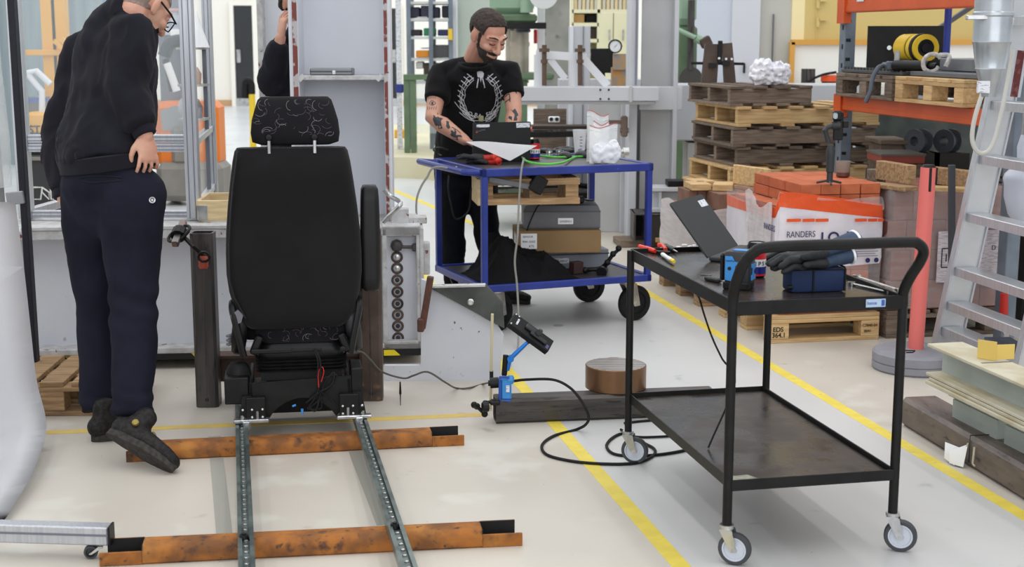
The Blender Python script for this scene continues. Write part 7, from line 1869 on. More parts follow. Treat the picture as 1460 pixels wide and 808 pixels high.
m = MB(); c = at(877, 66, 12.6); m.lathe([(.0001, 0), (.052, 0), (.052, .012), (.0001, .012)], c, (0, -1, 0), 24); pw(t, 'dial', m, paper); m = MB(); m.lathe([(.05, -.01), (.062, -.01), (.062, .02), (.05, .02)], c, (0, -1, 0), 24, ring=True); pw(t, 'ring', m, black_plastic); m = MB(); m.bar(c + Vector((-.01, -.014, -.01)), c + Vector((.02, -.014, .02)), .006, .002); pw(t, 'needle', m, ink_black)
m = MB(); m.box(at(883, 88, 12.65), (.11, .1, .14)); z_ = at(883, 96, 12.7); m.box((z_.x, 12.7, z_.z / 2), (.14, .14, z_.z)); pw(t, 'pump_block', m, pm('pump_orange_brown', (196, 146, 84), (150, 146, 142), sc=14, rough=.5))
# steel shelving with boxes in the distance, left of the man
Yh = 17.0
t = thing('steel_shelving', 'grey steel shelving full of small boxes left of the tattooed man', 'shelving', (at(612, 60, Yh).x, Yh + .3, 0))
xa, xb, xm = at(582, 0, Yh).x, at(642.5, 0, Yh).x, at(614, 0, Yh).x
for x in (xa, xm, xb):
    for dy in (0, .6): m = MB(); m.box((x, Yh + dy, 1.2), (.05, .04, 2.5)); pw(t, 'upright', m, grey_rack)
SHV = (4, 28, 54, 85, 118, 145)
for v in SHV:
    m = MB(); m.box(((xa + xb) / 2, Yh + .3, at(0, v, Yh).z), (xb - xa, .6, .03)); pw(t, 'shelf', m, pm('shelf_light_grey', (204, 208, 210), rough=.5) if 'shelf_light_grey' not in MATS else MATS['shelf_light_grey'])
m = MB(); m.box((xa - .12, Yh, 1.2), (.06, .05, 2.4)); m.box((xa - .28, Yh, 1.2), (.03, .05, 2.2)); pw(t, 'side_frame', m, paper_print)
kit = (('dark_crate', 584, 598, 10, 27, (44, 46, 66), 'dark blue crate at the left end of the second shelf'), ('dark_crate', 600, 612, 8, 27, (52, 54, 74), 'dark blue crate beside the upright on the second shelf'), ('dark_crate', 616, 626, 10, 27, (40, 42, 62), 'dark blue bin right of the upright on the second shelf'), ('dark_crate', 630, 641, 8, 27, (34, 34, 52), 'dark bin at the right end of the second shelf'),
    ('white_tray', 594, 610, 24, 27, (222, 222, 220), 'flat white tray on the second shelf'), ('black_case', 586, 600, 42, 53, (50, 46, 50), 'dark case with a red end on the third shelf'), ('green_case', 604, 620, 40, 53, (52, 138, 96), 'green case in the middle of the third shelf'), ('blue_box', 624, 640, 42, 53, (50, 56, 92), 'blue box at the right end of the third shelf'),
    ('orange_bag', 593, 612, 72, 84, (226, 146, 46), 'orange bag on the fourth shelf'), ('grey_tool', 600, 612, 68, 71.5, (150, 152, 158), 'grey tool lying over the orange bag'), ('dark_box', 617, 640, 64, 84, (84, 84, 88), 'dark box at the right of the fourth shelf'), ('white_pot', 593, 603, 88, 100, (206, 206, 200), 'white pot under the orange bag'), ('brown_crate', 604, 640, 90, 117, (70, 58, 50), 'brown crate on the fifth shelf'))
for k, (nm, u0, u1, v0, v1, c_, lb_) in enumerate(kit):
    lo = max(v for v in SHV if v < 200 and v >= v1 - 1) if 0 else v1 - .4
    bx_ = bx('x', None, u0, u1, v0, v1 - 1.9, Yh + .05, .35, None, bev=.01)
    solo(nm, lb_ + ' of the steel shelving', nm.split('_')[1], bx_, pm('shelf_item_%d' % k, c_, rough=.6))
m = MB(); m.box(at(642, 49, Yh - .035), (.05, .03, .13)); solo('yellow_tag', 'yellow tag hanging at the right upright of the steel shelving', 'tag', m, yellow_plastic)
# dark green frame on the plinth
Yq = 16.4
t = thing('green_guard_stand', 'dark green steel stand standing on the cream plinth', 'frame', (at(583, 200, Yq).x, Yq, .235))
for u in (580, 589.5): bx('post', t, u - 3.4, u + 3.4, 106, 220, Yq, .06, green_dark, .237)
bx('top_bar', t, 577, 640, 106, 114, Yq - .03, .06, green_dark); bx('clear_sheet', t, 594, 640, 116, 190, Yq + .02, .01, glass)
bx('leg', t, 634, 640, 114, 225, Yq, .06, green_dark, .237)
m = MB(); m.box(at(570, 126, Yq + .1), (.09, .1, .10), bev=.01); t2 = solo('blue_bin', 'small blue bin hung on the left of the dark green frame', 'bin', m, blue_paint); m = MB(); m.bar((0, 0, .05), (.07, -.04, .05), .02, .02); part(t2, 'hook', m, chrome)
m = MB(); m.box((at(570, 158, 19).x, 19, .06), (.14, .2, .11), bev=.01); t = solo('orange_case', 'orange case standing far back beside the dark green frame', 'case', m, yellow_paint); t.location.z = .235
# ------------------------------------------------------------------ trucks behind the guard enclosure
Yt = 13.2
t = thing('orange_stacker', 'orange and grey warehouse truck behind the clear guard', 'truck', (at(270, 250, Yt).x, Yt, 0))
bx('body', t, 222, 309, 145, 240, Yt, .4, orange_paint, bev=.06); bx('chassis', t, 222, 316, 232, 275, Yt - .1, .5, truck_grey, .04, bev=.06); bx('battery_cover', t, 244, 272, 180, 236, Yt - .06, .1, truck_grey, bev=.04)
m = MB(); m.poly([at(232, 186, Yt - .01), at(276, 186, Yt - .01), at(278, 162, Yt - .01), at(250, 150, Yt - .01), at(228, 158, Yt - .01)], (0, 1, 0), .4); pw(t, 'dashboard', m, pm('dash_grey', (150, 152, 156), rough=.4))
m = MB(); m.lathe([(.0001, 0), (.10, 0), (.12, .06), (.10, .12), (.0001, .13)], at(262, 155, Yt - .2), (1, -.3, .1), 16); pw(t, 'control_pod', m, pm('pale_grey_plastic', (176, 178, 182), rough=.4)); m = MB(); m.tube(smooth_path([at(238, 90, Yt - .3), at(246, 112, Yt - .3), at(252, 130, Yt - .3)], 4), [.035] * 9, 10); pw(t, 'control_lever', m, ink_white)
m = MB(); m.tube(smooth_path([at(234, 80, Yt - .1), at(242, 62, Yt - .1), at(262, 58, Yt - .1), at(272, 64, Yt - .1)], 4), .06, 10); m.tube([at(236, 84, Yt - .1), at(246, 130, Yt - .1)], .03, 8); pw(t, 'black_grab', m, dark_plastic); m = MB(); m.box(at(266, 50, Yt - .1), (.04, .04, .04)); pw(t, 'red_switch', m, red_plastic)
m = MB(); m.box(at(267, 252, Yt - .16), (.015, .02, .06)); m.box(at(266, 238, Yt - .16), (.005, .02, .1)); pw(t, 'latch_slot', m, ink_black)
for u in (238, 300): m = MB(); m.cyl((at(u, 262, Yt).x, Yt + .25, .1), (at(u, 262, Yt).x, Yt + .35, .1), .1, seg=20); pw(t, 'wheel', m, black_rubber)
bx('parts_panel', t, 226, 262, 12, 50, Yt + .3, .04, pm('parts_panel_grey', (150, 156, 172), (186, 190, 202), sc=9, rough=.5, ramp=(.45, .55))); bx('red_rail', t, 228, 262, 12, 16, Yt + .28, .02, pm('pale_red_rail', (206, 160, 160), rough=.5)); bx('white_box', t, 243, 258, 42, 58, Yt + .2, .1, paper); bx('carrier', t, 230, 264, -60, 160, Yt + .36, .05, alu_dark)
Yy = 12.6
t = thing('yellow_forklift', 'yellow forklift with black counterweight behind the left guard panel', 'forklift', (at(65, 270, Yy).x, Yy, 0))
for u in (70, 85): bx('mast', t, u - 4, u + 4, -60, 170, Yy + .5, .1, yellow_paint)
bx('cross_bar', t, 34, 88, 71, 79, Yy + .45, .06, yellow_paint); m = MB(); m.bar(at(77, 58, Yy + .4), at(90, 68, Yy + .4), .04, .04); m.bar(at(88, 55, Yy + .4), at(96, 64, Yy + .4), .04, .04); pw(t, 'mast_strut', m, yellow_paint)
bx('hood', t, 38, 100, 160, 192, Yy + .1, .8, yellow_paint, bev=.03); bx('counterweight', t, 36, 116, 222, 302, Yy, .9, pm('charcoal_counterweight', (50, 51, 54), rough=.6), .0, bev=.03); bx('dark_band', t, 36, 112, 190, 224, Yy + .1, .7, ink_black); bx('grey_bar', t, 40, 70, 224, 229, Yy - .03, .05, truck_grey)
text(t, 'ST', at(41, 190, Yy + .09), (1, 0, 0), (0, 0, 1), .10, ink_black, bold=True)
m = MB(); Yl = Yy - .006
def stroke(*p): m.tube([at(u, v, Yl) for u, v in p], .0065, 4)
stroke((47, 267), (47, 284), (58, 284), (60, 267), (47, 267)); stroke((60, 267), (60, 274), (70, 284), (70, 274), (60, 267)); stroke((72, 268), (73, 284), (84, 284)); stroke((86, 267), (86, 284), (98, 284), (98, 267), (86, 267)); pw(t, 'outline_logo', m, ink_white)
m = MB(); m.tube([at(60, 162, Yy + .2), at(60, 130, Yy + .2), at(40, 106, Yy + .2), at(40, 104, Yy + .2), at(52, 101, Yy + .2), at(72, 120, Yy + .2)], .028, 10); pw(t, 'white_handle', m, pm('white_tube_paint', (224, 228, 236), rough=.4)); m = MB(); m.bar(at(38, 143, Yy + .3), at(70, 142, Yy + .3), .03, .04); pw(t, 'blue_bar', m, pm('violet_blue_bar', (84, 100, 176), rough=.5)); bx('rear_seat_block', t, 40, 66, 138, 160, Yy + .4, .3, truck_grey)
# grey curtain wall behind the trucks
Yw = 17.5
m = MB(); a, b = at(0, 60, Yw), at(204, 60, Yw); N = 60; g = []
for i in range(N + 1):
    x = a.x - 1 + (b.x - a.x + 1) * i / N; y = Yw + .02 * math.sin(i * 1.3) + .01 * math.sin(i * 3.1); g.append((m.bm.verts.new((x, y, 0.0)), m.bm.verts.new((x, y, 4.5))))
for p, q in zip(g[:-1], g[1:]): m.bm.faces.new((p[0], q[0], q[1], p[1]))
solo('strip_curtain', 'large blue grey strip curtain hanging behind the yellow forklift', 'curtain', m, pm('curtain_blue_grey', (150, 164, 168), (138, 152, 158), sc=2, rough=.5, st=(6, 6, .4)), sm=180)
for k, (u0, u1) in enumerate(((94, 98), (150, 152))):
    m = MB(); c = at((u0 + u1) / 2, 60, Yw - .2); m.box((c.x, Yw - .2, 2.2), (.04 if k == 0 else .02, .02, 4.4)); solo('hanging_strap', ['pale vertical strap in front of the strip curtain', 'thin blue cord with white tags in front of the strip curtain'][k], 'strap', m, pm('strap_pale', (186, 198, 210), rough=.5) if k == 0 else pm('cord_blue', (92, 128, 178), rough=.5))
# yellow trolley handle far left of the columns
t = thing('yellow_hand_truck', 'yellow hand truck with a black grip behind the seat headrest', 'hand truck', on(361, 236))
Yk = on(361, 236).y
m = MB(); m.tube([on(361, 236), at(361, 180, Yk), at(359, 134, Yk)], .04, 10); m.box(on(361, 236) + Vector((.2, 0, .03)), (.6, .3, .05)); pw(t, 'frame', m, pm('hand_truck_yellow', (232, 200, 52), rough=.4))
m = MB(); m.tube(smooth_path([at(359, 134, Yk), at(358, 120, Yk), at(354, 115, Yk), at(350, 119, Yk), at(349, 140, Yk)], 5), .045, 10); pw(t, 'grip', m, black_rubber)
# pallet and timber on the floor beneath the girder at the left
t = block_pallet('low pallet with grey slabs pushed under the left end of the girder', on(70, 594) + Vector((.0, .27, 0)), math.radians(3), .62, .52, wood_mid, (3, 3), None, seed=50)
# ------------------------------------------------------------------ left edge: backdrop sheet and stands
m = MB(); a = at(2, 300, 5.3)
t = thing('backdrop_stand', 'grey stand tube wrapped in clear film at the left edge', 'stand', (at(2, 300, 5.75).x, 5.75, 0))
m = MB(); x_ = at(5, 300, 5.75).x; m.cyl((x_, 5.75, 0), (x_ - .04, 5.75, 2.2), .024, seg=14); part_ = pw(t, 'tube', m, pm('stand_grey', (150, 152, 152), rough=.4, metal=.4)); m = MB(); m.box((x_, 5.75, .01), (.14, .14, .018)); pw(t, 'foot_plate', m, truck_grey)
m = MB(); m.lathe([(.05, 0), (.055, .2), (.045, .5), (.05, 1.1), (.045, 1.4)], (x_ - .01, 5.75, .95), (-.02, 0, 1), 14, ring=False); pw(t, 'film_wrap', m, clear_plastic)
t = thing('black_banner_pole', 'black upright strip standing left of the bending man', 'pole', on(52, 560) + Vector((-.02, .0, 0)))
p_ = on(52, 560); p0, p1 = at(44, 520, p_.y), at(16, -20, p_.y)
m = MB(); m.bar(Vector((p0.x + .02, p_.y, .0)), p1, .05, .03, bev=.004); pw(t, 'strip', m, pm('black_strip', (27, 28, 38), rough=.6)); m = MB(); c = at(22, 282, p_.y - .03); m.box(c, (.075, .02, .055), R=Matrix.Rotation(-.1, 3, 'Y'), bev=.003); pw(t, 'tape_band', m, pm('silver_tape', (160, 162, 166), rough=.3, metal=.5))
m = MB(); N = 24; M_ = 12; g = []
edge = ((22, 288, 5.5), (34, 380, 5.45), (44, 470, 5.4), (52, 540, 5.32), (66, 600, 5.2), (60, 640, 4.95), (38, 690, 4.62), (6, 742, 4.32))
ep = smooth_path([at(*e) for e in edge], 4)
for p in ep: p.z = max(p.z, .004)
for p in ep:
    row = []
    for j in range(M_ + 1):
        f = j / M_; row.append(m.bm.verts.new(p + Vector((-1.3 * f, .18 * f + .02 * math.sin(f * 9 + p.z * 3) * f, .0 + .015 * math.sin(f * 14 + p.y * 5) * f * (p.z > .05)))))
    g.append(row)
for i in range(len(g) - 1):
    for j in range(M_): m.bm.faces.new((g[i][j], g[i][j + 1], g[i + 1][j + 1], g[i + 1][j]))
bmesh.ops.solidify(m.bm, geom=m.bm.faces[:], thickness=.002)
solo('white_backdrop', 'white backdrop sheet hanging down and curving onto the floor at the left edge', 'backdrop sheet', m, pm('white_sheet', (232, 232, 236), (226, 226, 231), sc=2, rough=.7), sm=180)
# low aluminium frame on a caster in the lower left corner
a, b = at(-40, 757, 4.12), at(157, 756, 4.05)
zt2 = at(100, 745, 4.07).z; hh = .058
t = thing('aluminium_dolly', 'low aluminium profile frame on a swivel caster in the lower left corner', 'dolly', (b.x, b.y, 0))
m = MB(); za = zt2 - hh / 2; p0, p1 = Vector((a.x - .4, a.y, za)), Vector((b.x, b.y, za)); m.bar(p0, p1, .05, hh, bev=.004); p_ = pw(t, 'profile', m, alu); m = MB(); m.bar(p0 + Vector((0, -.026, .004)), p1 + Vector((0, -.026, .004)), .003, .006); pw(p_, 'groove', m, alu_dark); m = MB(); m.box(p1 + Vector((.003, 0, 0)), (.006, .052, hh + .002)); pw(p_, 'end_cap', m, black_plastic)
for dx in (-.05, -1.05):
    M_l = WM[t.name].inverted(); q = M_l @ (p1 + Vector((dx + .02, 0, 0)))
    caster(t, q.x, q.y, zt2 - hh - .001, (zt2 - hh) * .47, .024, 3.3, grey_rubber, dark_plastic, trail=.03)
# ------------------------------------------------------------------ people
skin = pm('skin', (206, 158, 136), (196, 142, 122), sc=9, rough=.5, spots=[((214, 150, 132), 5, .6, .78)], bump=.04, bsc=260)
hair_brown = pm('short_brown_hair', (62, 48, 42), (42, 33, 30), sc=40, rough=.7, bump=.5, bsc=240)
beard_m = pm('dark_beard', (54, 42, 38), (40, 32, 30), sc=60, rough=.8, bump=.5, bsc=300)
stubble_m = pm('shaved_hair', (150, 130, 120), (132, 114, 106), sc=60, rough=.7, bump=.2, bsc=400)
tattoo_m = pm('tattoo_ink', (58, 62, 68), rough=.6)
shoe_m = pm('dark_work_shoe', (40, 36, 35), (24, 23, 23), sc=70, ramp=(.45, .55), spec=.3, rough=.6, bump=.15, bsc=160)
sole_m = pm('dark_grey_sole', (62, 58, 55), (44, 42, 40), sc=60, spec=.3, rough=.7, bump=.2, bsc=120)
def hand(m, wrist, d, palm_n, r=1., curl=.3, thumb=1):
    """palm, four fingers and a thumb growing from the wrist along d; palm_n is where the palm faces"""
    d = Vector(d).normalized(); n = Vector(palm_n); n = (n - d * n.dot(d)).normalized(); s = d.cross(n) * thumb
    W = Vector(wrist)
    L = lambda x, y, z: W + (d * x + s * y + n * z) * r
    limb(m, [L(-.03, 0, 0), L(.0, 0, 0), L(.05, 0, 0), L(.085, 0, .004)], [(.026 * r, .021 * r), (.03 * r, .02 * r), (.041 * r, .017 * r), (.04 * r, .014 * r)], 12, side=s)
    for k, (y, l) in enumerate(((.033, .070), (.011, .080), (-.011, .074), (-.032, .058))):
        c = curl * (1 + .15 * k)
        p = [L(.08, y, 0), L(.08 + l * .42, y * 1.2, l * .12 * c * 2), L(.08 + l * (.8 - .25 * c), y * 1.25, l * .55 * c * 1.6), L(.08 + l * (1.02 - .7 * c), y * 1.22, l * .95 * c * 1.5)]
        limb(m, p, [.0092 * r, .0084 * r, .0078 * r, .0068 * r], 8)
    limb(m, [L(.015, .022, .004), L(.045, .05, .012), L(.07, .058, .022), L(.088, .056, .032)], [.016 * r, .0125 * r, .0105 * r, .009 * r], 8)
def head(m, c, f, up, k=1.):
    f = Vector(f).normalized(); u = Vector(up); u = (u - f * u.dot(f)).normalized(); s = f.cross(u)
    R = Matrix((s, f, u)).transposed()
    P = lambda x, y, z: Vector(c) + R @ Vector((x, y, z)) * k
    E = lambda x, y, z, a, b, d: m.ell(P(x, y, z), (a * k, b * k, d * k), R=R, u=18, v=12)
    E(0, -.012, .035, .077, .097, .083); E(0, .03, .0, .066, .066, .08); E(0, .045, -.055, .052, .05, .056); E(0, .062, -.092, .03, .03, .024)
    limb(m, [P(0, .092, .022), P(0, .108, -.008), P(0, .118, -.028)], [.009 * k, .012 * k, .015 * k], 8)
    for q in (-1, 1):
        E(q * .013, .104, -.03, .010, .012, .009); E(q * .036, .072, -.02, .026, .026, .02)
        limb(m, [P(q * .012, .093, .03), P(q * .035, .088, .034), P(q * .056, .07, .027)], [.010 * k, .011 * k, .009 * k], 8)
        E(q * .033, .083, .010, .016, .012, .010)
        R2 = R @ Matrix.Rotation(q * .35, 3, 'Z')
        m.ell(P(q * .078, -.006, -.002), (.010 * k, .02 * k, .034 * k), R=R2, u=12, v=8); m.ell(P(q * .074, .002, -.022), (.010 * k, .012 * k, .016 * k), R=R2, u=10, v=6)
    limb(m, [P(-.022, .094, -.060), P(0, .101, -.058), P(.022, .094, -.060)], [.006 * k, .0075 * k, .006 * k], 8)
    limb(m, [P(-.018, .093, -.071), P(0, .099, -.072), P(.018, .093, -.071)], [.006 * k, .0085 * k, .006 * k], 8)
    return P, R
def shell(par, name, me, test, off, mat, P, R, k, rough=0.):
    """lift the part of the head surface picked by test into a thin skin of hair"""
    inv = R.transposed(); C0 = P(0, 0, 0)
    b = bmesh.new(); b.from_mesh(me)
    def loc(v): return inv @ (v - C0) / k
    kill = [f for f in b.faces if not test(*loc(f.calc_center_median()))]
    bmesh.ops.delete(b, geom=kill, context='FACES')
    b.normal_update()
    edge = {v for e in b.edges if len(e.link_faces) == 1 for v in e.verts}
    nrm = {v: v.normal.copy() for v in b.verts}
    for v in b.verts: v.co += nrm[v] * ((.0008 if v in edge else off) + rough * noise.noise(v.co * 90))
    o = MB(); o.bm.free(); o.bm = b
    return pw(par, name, o, mat, 60)
def surf(name, m, vox, sm, par, mat, wr=0., ws=14., st=(1, 1, 1), ext=None):
    me = remesh(m, name, vox, sm)
    if wr:
        for v in me.vertices:
            p = Vector((v.co.x * st[0], v.co.y * st[1], v.co.z * st[2]))
            v.co += v.normal * wr * (noise.noise(p * ws) + .6 * (.5 - abs(noise.noise(p * ws * 1.9 + Vector((5, 0, 0))))))
    if ext: ext(me)
    raw = me.copy()
    me.transform(WM[par.name].inverted())
    return link(name, me, mat, par, 180), raw
def shoe(par, heel, toe, up=(0, 0, 1), w=.05, h=.085, label=None):
    heel, toe = Vector(heel), Vector(toe); d = (toe - heel).normalized(); u = Vector(up); u = (u - d * u.dot(d)).normalized(); s = d.cross(u); L = (toe - heel).length
    Q = lambda x, y, z: heel + d * x * L + s * y + u * z
    m = MB(); limb(m, [Q(.1, 0, .055), Q(.3, 0, .055), Q(.55, 0, .048), Q(.8, 0, .04), Q(.92, 0, .034)], [(.037, .042), (.040, .046), (.046, .038), (.045, .03), (.036, .024)], 14, side=s)
    limb(m, [Q(.2, 0, .06), Q(.24, 0, .10), Q(.24, 0, .135)], [(.042, .05), (.038, .046), (.038, .046)], 14, side=s)
    o, _ = surf('shoe', m, .006, 4, par, shoe_m)
    m = MB(); pts = []
    for k in range(24):
        a = 2 * math.pi * k / 24; x = .5 + .5 * math.cos(a); y = math.sin(a) * (.044 if x > .45 else .037); pts.append((x, y))
    m.loft([[Q(x, y * .96, .0) for x, y in pts], [Q(x, y, .008) for x, y in pts], [Q(x, y * 1.02, .026 - .006 * x) for x, y in pts], [Q(x, y * .9, .03 - .006 * x) for x, y in pts]]); part_s = pw(o, 'sole', m, sole_m)
    return o, Q
def cast(bv, u, v):
    r = _ray(u, v).normalized(); h = bv.ray_cast(Vector((0, 0, CAM_H)), r)
    return (h[0] - r * .0016) if h[0] is not None else None
def bvh(me): return BVHTree.FromPolygons([v.co.copy() for v in me.vertices], [list(p.vertices) for p in me.polygons])
def ink(bv, m, pts, r, n=3):
    q = [cast(bv, *p) for p in [(a.x, a.y) for a in smooth_path([Vector((x, y, 0)) for x, y in pts], n)]]
    run = []
    for p in q + [None]:
        if p is None or (run and (p - run[-1]).length > .03):
            if len(run) > 1: m.tube(run, r, 5)
            run = [] if p is None else [p]
        else: run.append(p)
def patch(bv, m, pts):
    """filled ink patch lying on the surface"""
    c = (sum(p[0] for p in pts) / len(pts), sum(p[1] for p in pts) / len(pts)); rings = []
    for f in (.02, .5, 1.0):
        rings.append([cast(bv, c[0] + (x - c[0]) * f, c[1] + (y - c[1]) * f) for x, y in pts])
    n = len(pts)
    for a, b in zip(rings[:-1], rings[1:]):
        for i in range(n):
            q = (a[i], a[(i + 1) % n], b[(i + 1) % n], b[i])
            if all(p is not None for p in q): m.bm.faces.new([m.bm.verts.new(p) for p in q])

# --- tattooed man at the blue table
A = lambda u, v, Y: at(u, v, Y)
t = thing('person', 'man in black printed T-shirt and dark jeans typing at the blue table, forearms tattooed', 'person', (A(668, 300, 8.3).x, 8.3, 0))
nk, ch_, wa, pe = A(676, 84, 8.14), A(674, 120, 8.22), A(664, 190, 8.3), A(662, 228, 8.32)
shl, shr = A(628, 102, 8.2), A(727, 100, 8.22)
ell_, elr = A(617, 168, 8.02), A(733, 160, 8.1)
wrl, wrr = A(663, 200, 7.93), A(728, 200, 7.98)
hc = A(695, 50, 8.0); HK = 1.14
m = MB()
hf, hu = Vector((.52, -.66, -.52)), Vector((.25, -.35, .9))
P, R = head(m, hc, hf, hu, HK)
limb(m, [nk + Vector((-.01, .06, -.08)), nk + Vector((0, .02, .0)), P(0, -.02, -.04)], [.06, .062, .062], 14)
limb(m, [nk + Vector((-.01, .07, -.08)), ch_ + Vector((0, .03, 0))], [(.09, .05), (.12, .07)], 14, side=(1, 0, 0))
for a, b, c in ((shl, ell_, wrl), (shr, elr, wrr)):
    limb(m, [ch_ + (a - ch_) * .4, a, a + (b - a) * .5, b, b + (c - b) * .3, c], [.05, .055, .053, .046, .048, .03], 14)
hand(m, wrl, A(688, 211, 7.84) - wrl, (0, -.3, -1), 1., .25, 1); hand(m, wrr, A(712, 214, 7.86) - wrr, (0, -.3, -1), 1., .25, -1)
body, raw = surf('body', m, .0046, 4, t, skin)
hb = bvh(raw)
shell(t, 'hair', raw, lambda x, y, z: (z > .058 + max(0, y - .02) * .6 and y < .088 or (abs(x) > .05 and y < .045 and z > .028) or (y < .012 and z > -.035 + .45 * (y + .1)) and y > -.2) and not (abs(x) > .066 and -.03 < y < .03 and z < .035), .012, hair_brown, P, R, HK, .004)
shell(t, 'beard', raw, lambda x, y, z: ((-.128 < z < -.066 and y > .005) or (-.066 <= z < -.042 and ((abs(x) < .033 and y > .08 and z > -.056) or (abs(x) > .034 and y > .0))) or (-.042 <= z < .03 and .05 < abs(x) < .072 and .016 < y < .036)) and not (abs(x) < .015 and -.070 < z < -.060), .0035, beard_m, P, R, HK, .002)
for q in (-1, 1):
    m = MB(); m.tube([P(q * .018, .0965, .006), P(q * .032, .0985, .002), P(q * .047, .088, .006)], .0022, 6); pw(t, 'eyelash', m, ink_black)
    m = MB(); m.tube([P(q * .014, .105, .036), P(q * .034, .101, .044), P(q * .056, .081, .036)], [.003, .0045, .003], 6); pw(t, 'eyebrow', m, hair_brown)
m = MB(); limb(m, [nk + Vector((0, .01, -.03)), nk + Vector((0, .0, -.085)), ch_ + Vector((0, -.005, .02)), ch_ + (wa - ch_) * .5, wa, pe + Vector((0, 0, -.06))], [(.092, .082), (.15, .115), (.19, .135), (.18, .14), (.175, .145), (.185, .15)], 20, side=(1, .05, 0), flat=(1, 1))
for a, b, g in ((shl, ell_, .62), (shr, elr, .62)):
    e = a + (b - a) * g; d = (b - a).normalized()
    limb(m, [nk + (a - nk) * .08 + Vector((0, .03, -.035)), nk + (a - nk) * .5 + Vector((0, .02, -.03)), a + Vector((0, 0, -.01)), a + (b - a) * .35, e], [.06, .066, .07, .074, .075], 16, flat=(0, 1))
shirt, sraw = surf('t_shirt', m, .010, 4, t, tee_black, .012, 9., (1, 1, .6))
m = MB(); n_ = nk + Vector((.004, -.012, -.028))
m.tube([n_ + Vector((math.cos(a) * .088, math.sin(a) * .085, math.sin(a) * .03)) for a in [i * math.pi / 12 for i in range(24)]], .011, 8, closed=True); pw(shirt, 'collar', m, tee_black)
sb = bvh(sraw)
m = MB()
for k in range(2):
    sg = -1 if k == 0 else 1
    for rr in (22, 25, 28.5):
        pts = [(684.5 + sg * rr * math.sin(a) * 1.02, 140 - (rr + 9) * math.cos(a) * .95) for a in [.42 + .2 * i for i in range(13)]]
        pts = [(x + random.uniform(-1.2, 1.2), y + random.uniform(-1.2, 1.2)) for x, y in pts]
        ink(sb, m, pts, .0026 if rr == 25 else .0018)
    for i in range(11):
        a = .5 + .22 * i; x, y = 684.5 + sg * 26 * math.sin(a), 140 - 34 * math.cos(a)
        ink(sb, m, [(x - sg * 3, y + 3), (x + sg * 1, y - 1), (x + sg * 6, y - 5)], .0026)
for pts in ([(680, 103), (683, 101), (688, 102), (690, 105), (689, 110), (686, 124), (684, 110), (681, 110), (680, 103)],): patch(sb, m, pts[:-1]); 
ink(sb, m, [(682, 112), (680, 125), (677, 150)], .0035); ink(sb, m, [(688, 112), (691, 125), (694, 150)], .0035); ink(sb, m, [(687.5, 135), (688, 165)], .002)
ink(sb, m, [(648, 145), (655, 154), (660, 158), (678, 166), (700, 163), (712, 150)], .002); ink(sb, m, [(655, 160), (668, 170), (686, 172), (704, 168), (714, 157)], .002)
pw(shirt, 'shirt_print', m, pm('shirt_print_grey', (196, 196, 200), rough=.8))['kind'] = 'stuff'
def lettering_on(par, bv, s, u, v, size, ang, mat):
    o = text(par, s, (0, 0, 0), (1, 0, 0), (0, 0, 1), size, mat, ext=0)
    ca, sa = math.cos(ang), math.sin(ang); Mi = WM[par.name].inverted()
    for w in o.data.vertices:
        p = cast(bv, u + w.co.x * ca + w.co.y * sa, v + w.co.x * sa - w.co.y * ca)
        w.co = Mi @ p if p is not None else Vector((0, 0, -.1))
    o.matrix_local = Matrix.Identity(4)
lettering_on(shirt, sb, 'NO BA', 659, 163, 9, .22, MATS['shirt_print_grey']); lettering_on(shirt, sb, 'ERS', 694, 167, 9, -.28, MATS['shirt_print_grey'])
m = MB(); ink(sb, m, [(664, 68), (672, 84), (682, 100), (687, 130), (687, 160)], .003); pw(t, 'lanyard', m, cloth_black)
m = MB(); p = cast(sb, 686, 169) + Vector((0, -.012, 0)); m.box(p, (.03, .012, .035), bev=.005); pw(t, 'badge', m, pm('badge_olive', (150, 146, 110), rough=.4))
m = MB()
ink(hb, m, [(612, 147), (616, 143), (621, 147), (616, 150), (612, 147)], .0016); patch(hb, m, [(615, 145), (618, 145), (618, 149), (615, 149)])
for k in range(5): ink(hb, m, [(610 + 3 * k, 152), (609.5 + 3 * k, 156)], .0014); ink(hb, m, [(611 + 2.5 * k, 141), (610.5 + 2.6 * k, 138)], .0012)
ink(hb, m, [(606, 129), (614, 132), (624, 135), (633, 136)], .0016); ink(hb, m, [(607, 125), (616, 129), (628, 132)], .0012)
patch(hb, m, [(618, 164), (624, 161), (629, 163), (632, 169), (629, 176), (631, 183), (626, 184), (620, 178), (617, 170)]); patch(hb, m, [(636, 172), (640, 173), (642, 182), (639, 184), (636, 180)])
patch(hb, m, [(643, 186), (649, 184), (651, 188), (647, 192), (651, 197), (657, 192), (659, 195), (653, 200), (646, 198), (642, 192)]); ink(hb, m, [(644, 181), (650, 184), (657, 190)], .002)
for q in ([(720, 138), (726, 134), (727, 145)], [(720, 146), (728, 140)]): ink(hb, m, q, .003)
patch(hb, m, [(728, 156), (735, 155), (739, 163), (737, 172), (732, 172), (734, 163)]); patch(hb, m, [(719, 170), (725, 165), (730, 166), (730, 172)]); patch(hb, m, [(732, 129), (737, 128), (737, 134)])
pw(body, 'tattoo', m, tattoo_m)['kind'] = 'stuff'
m = MB()
limb(m, [wa + Vector((0, 0, -.06)), pe, pe + Vector((.0, 0, -.1))], [(.160, .125), (.172, .13), (.165, .13)], 18, side=(1, 0, 0), flat=(1, 0))
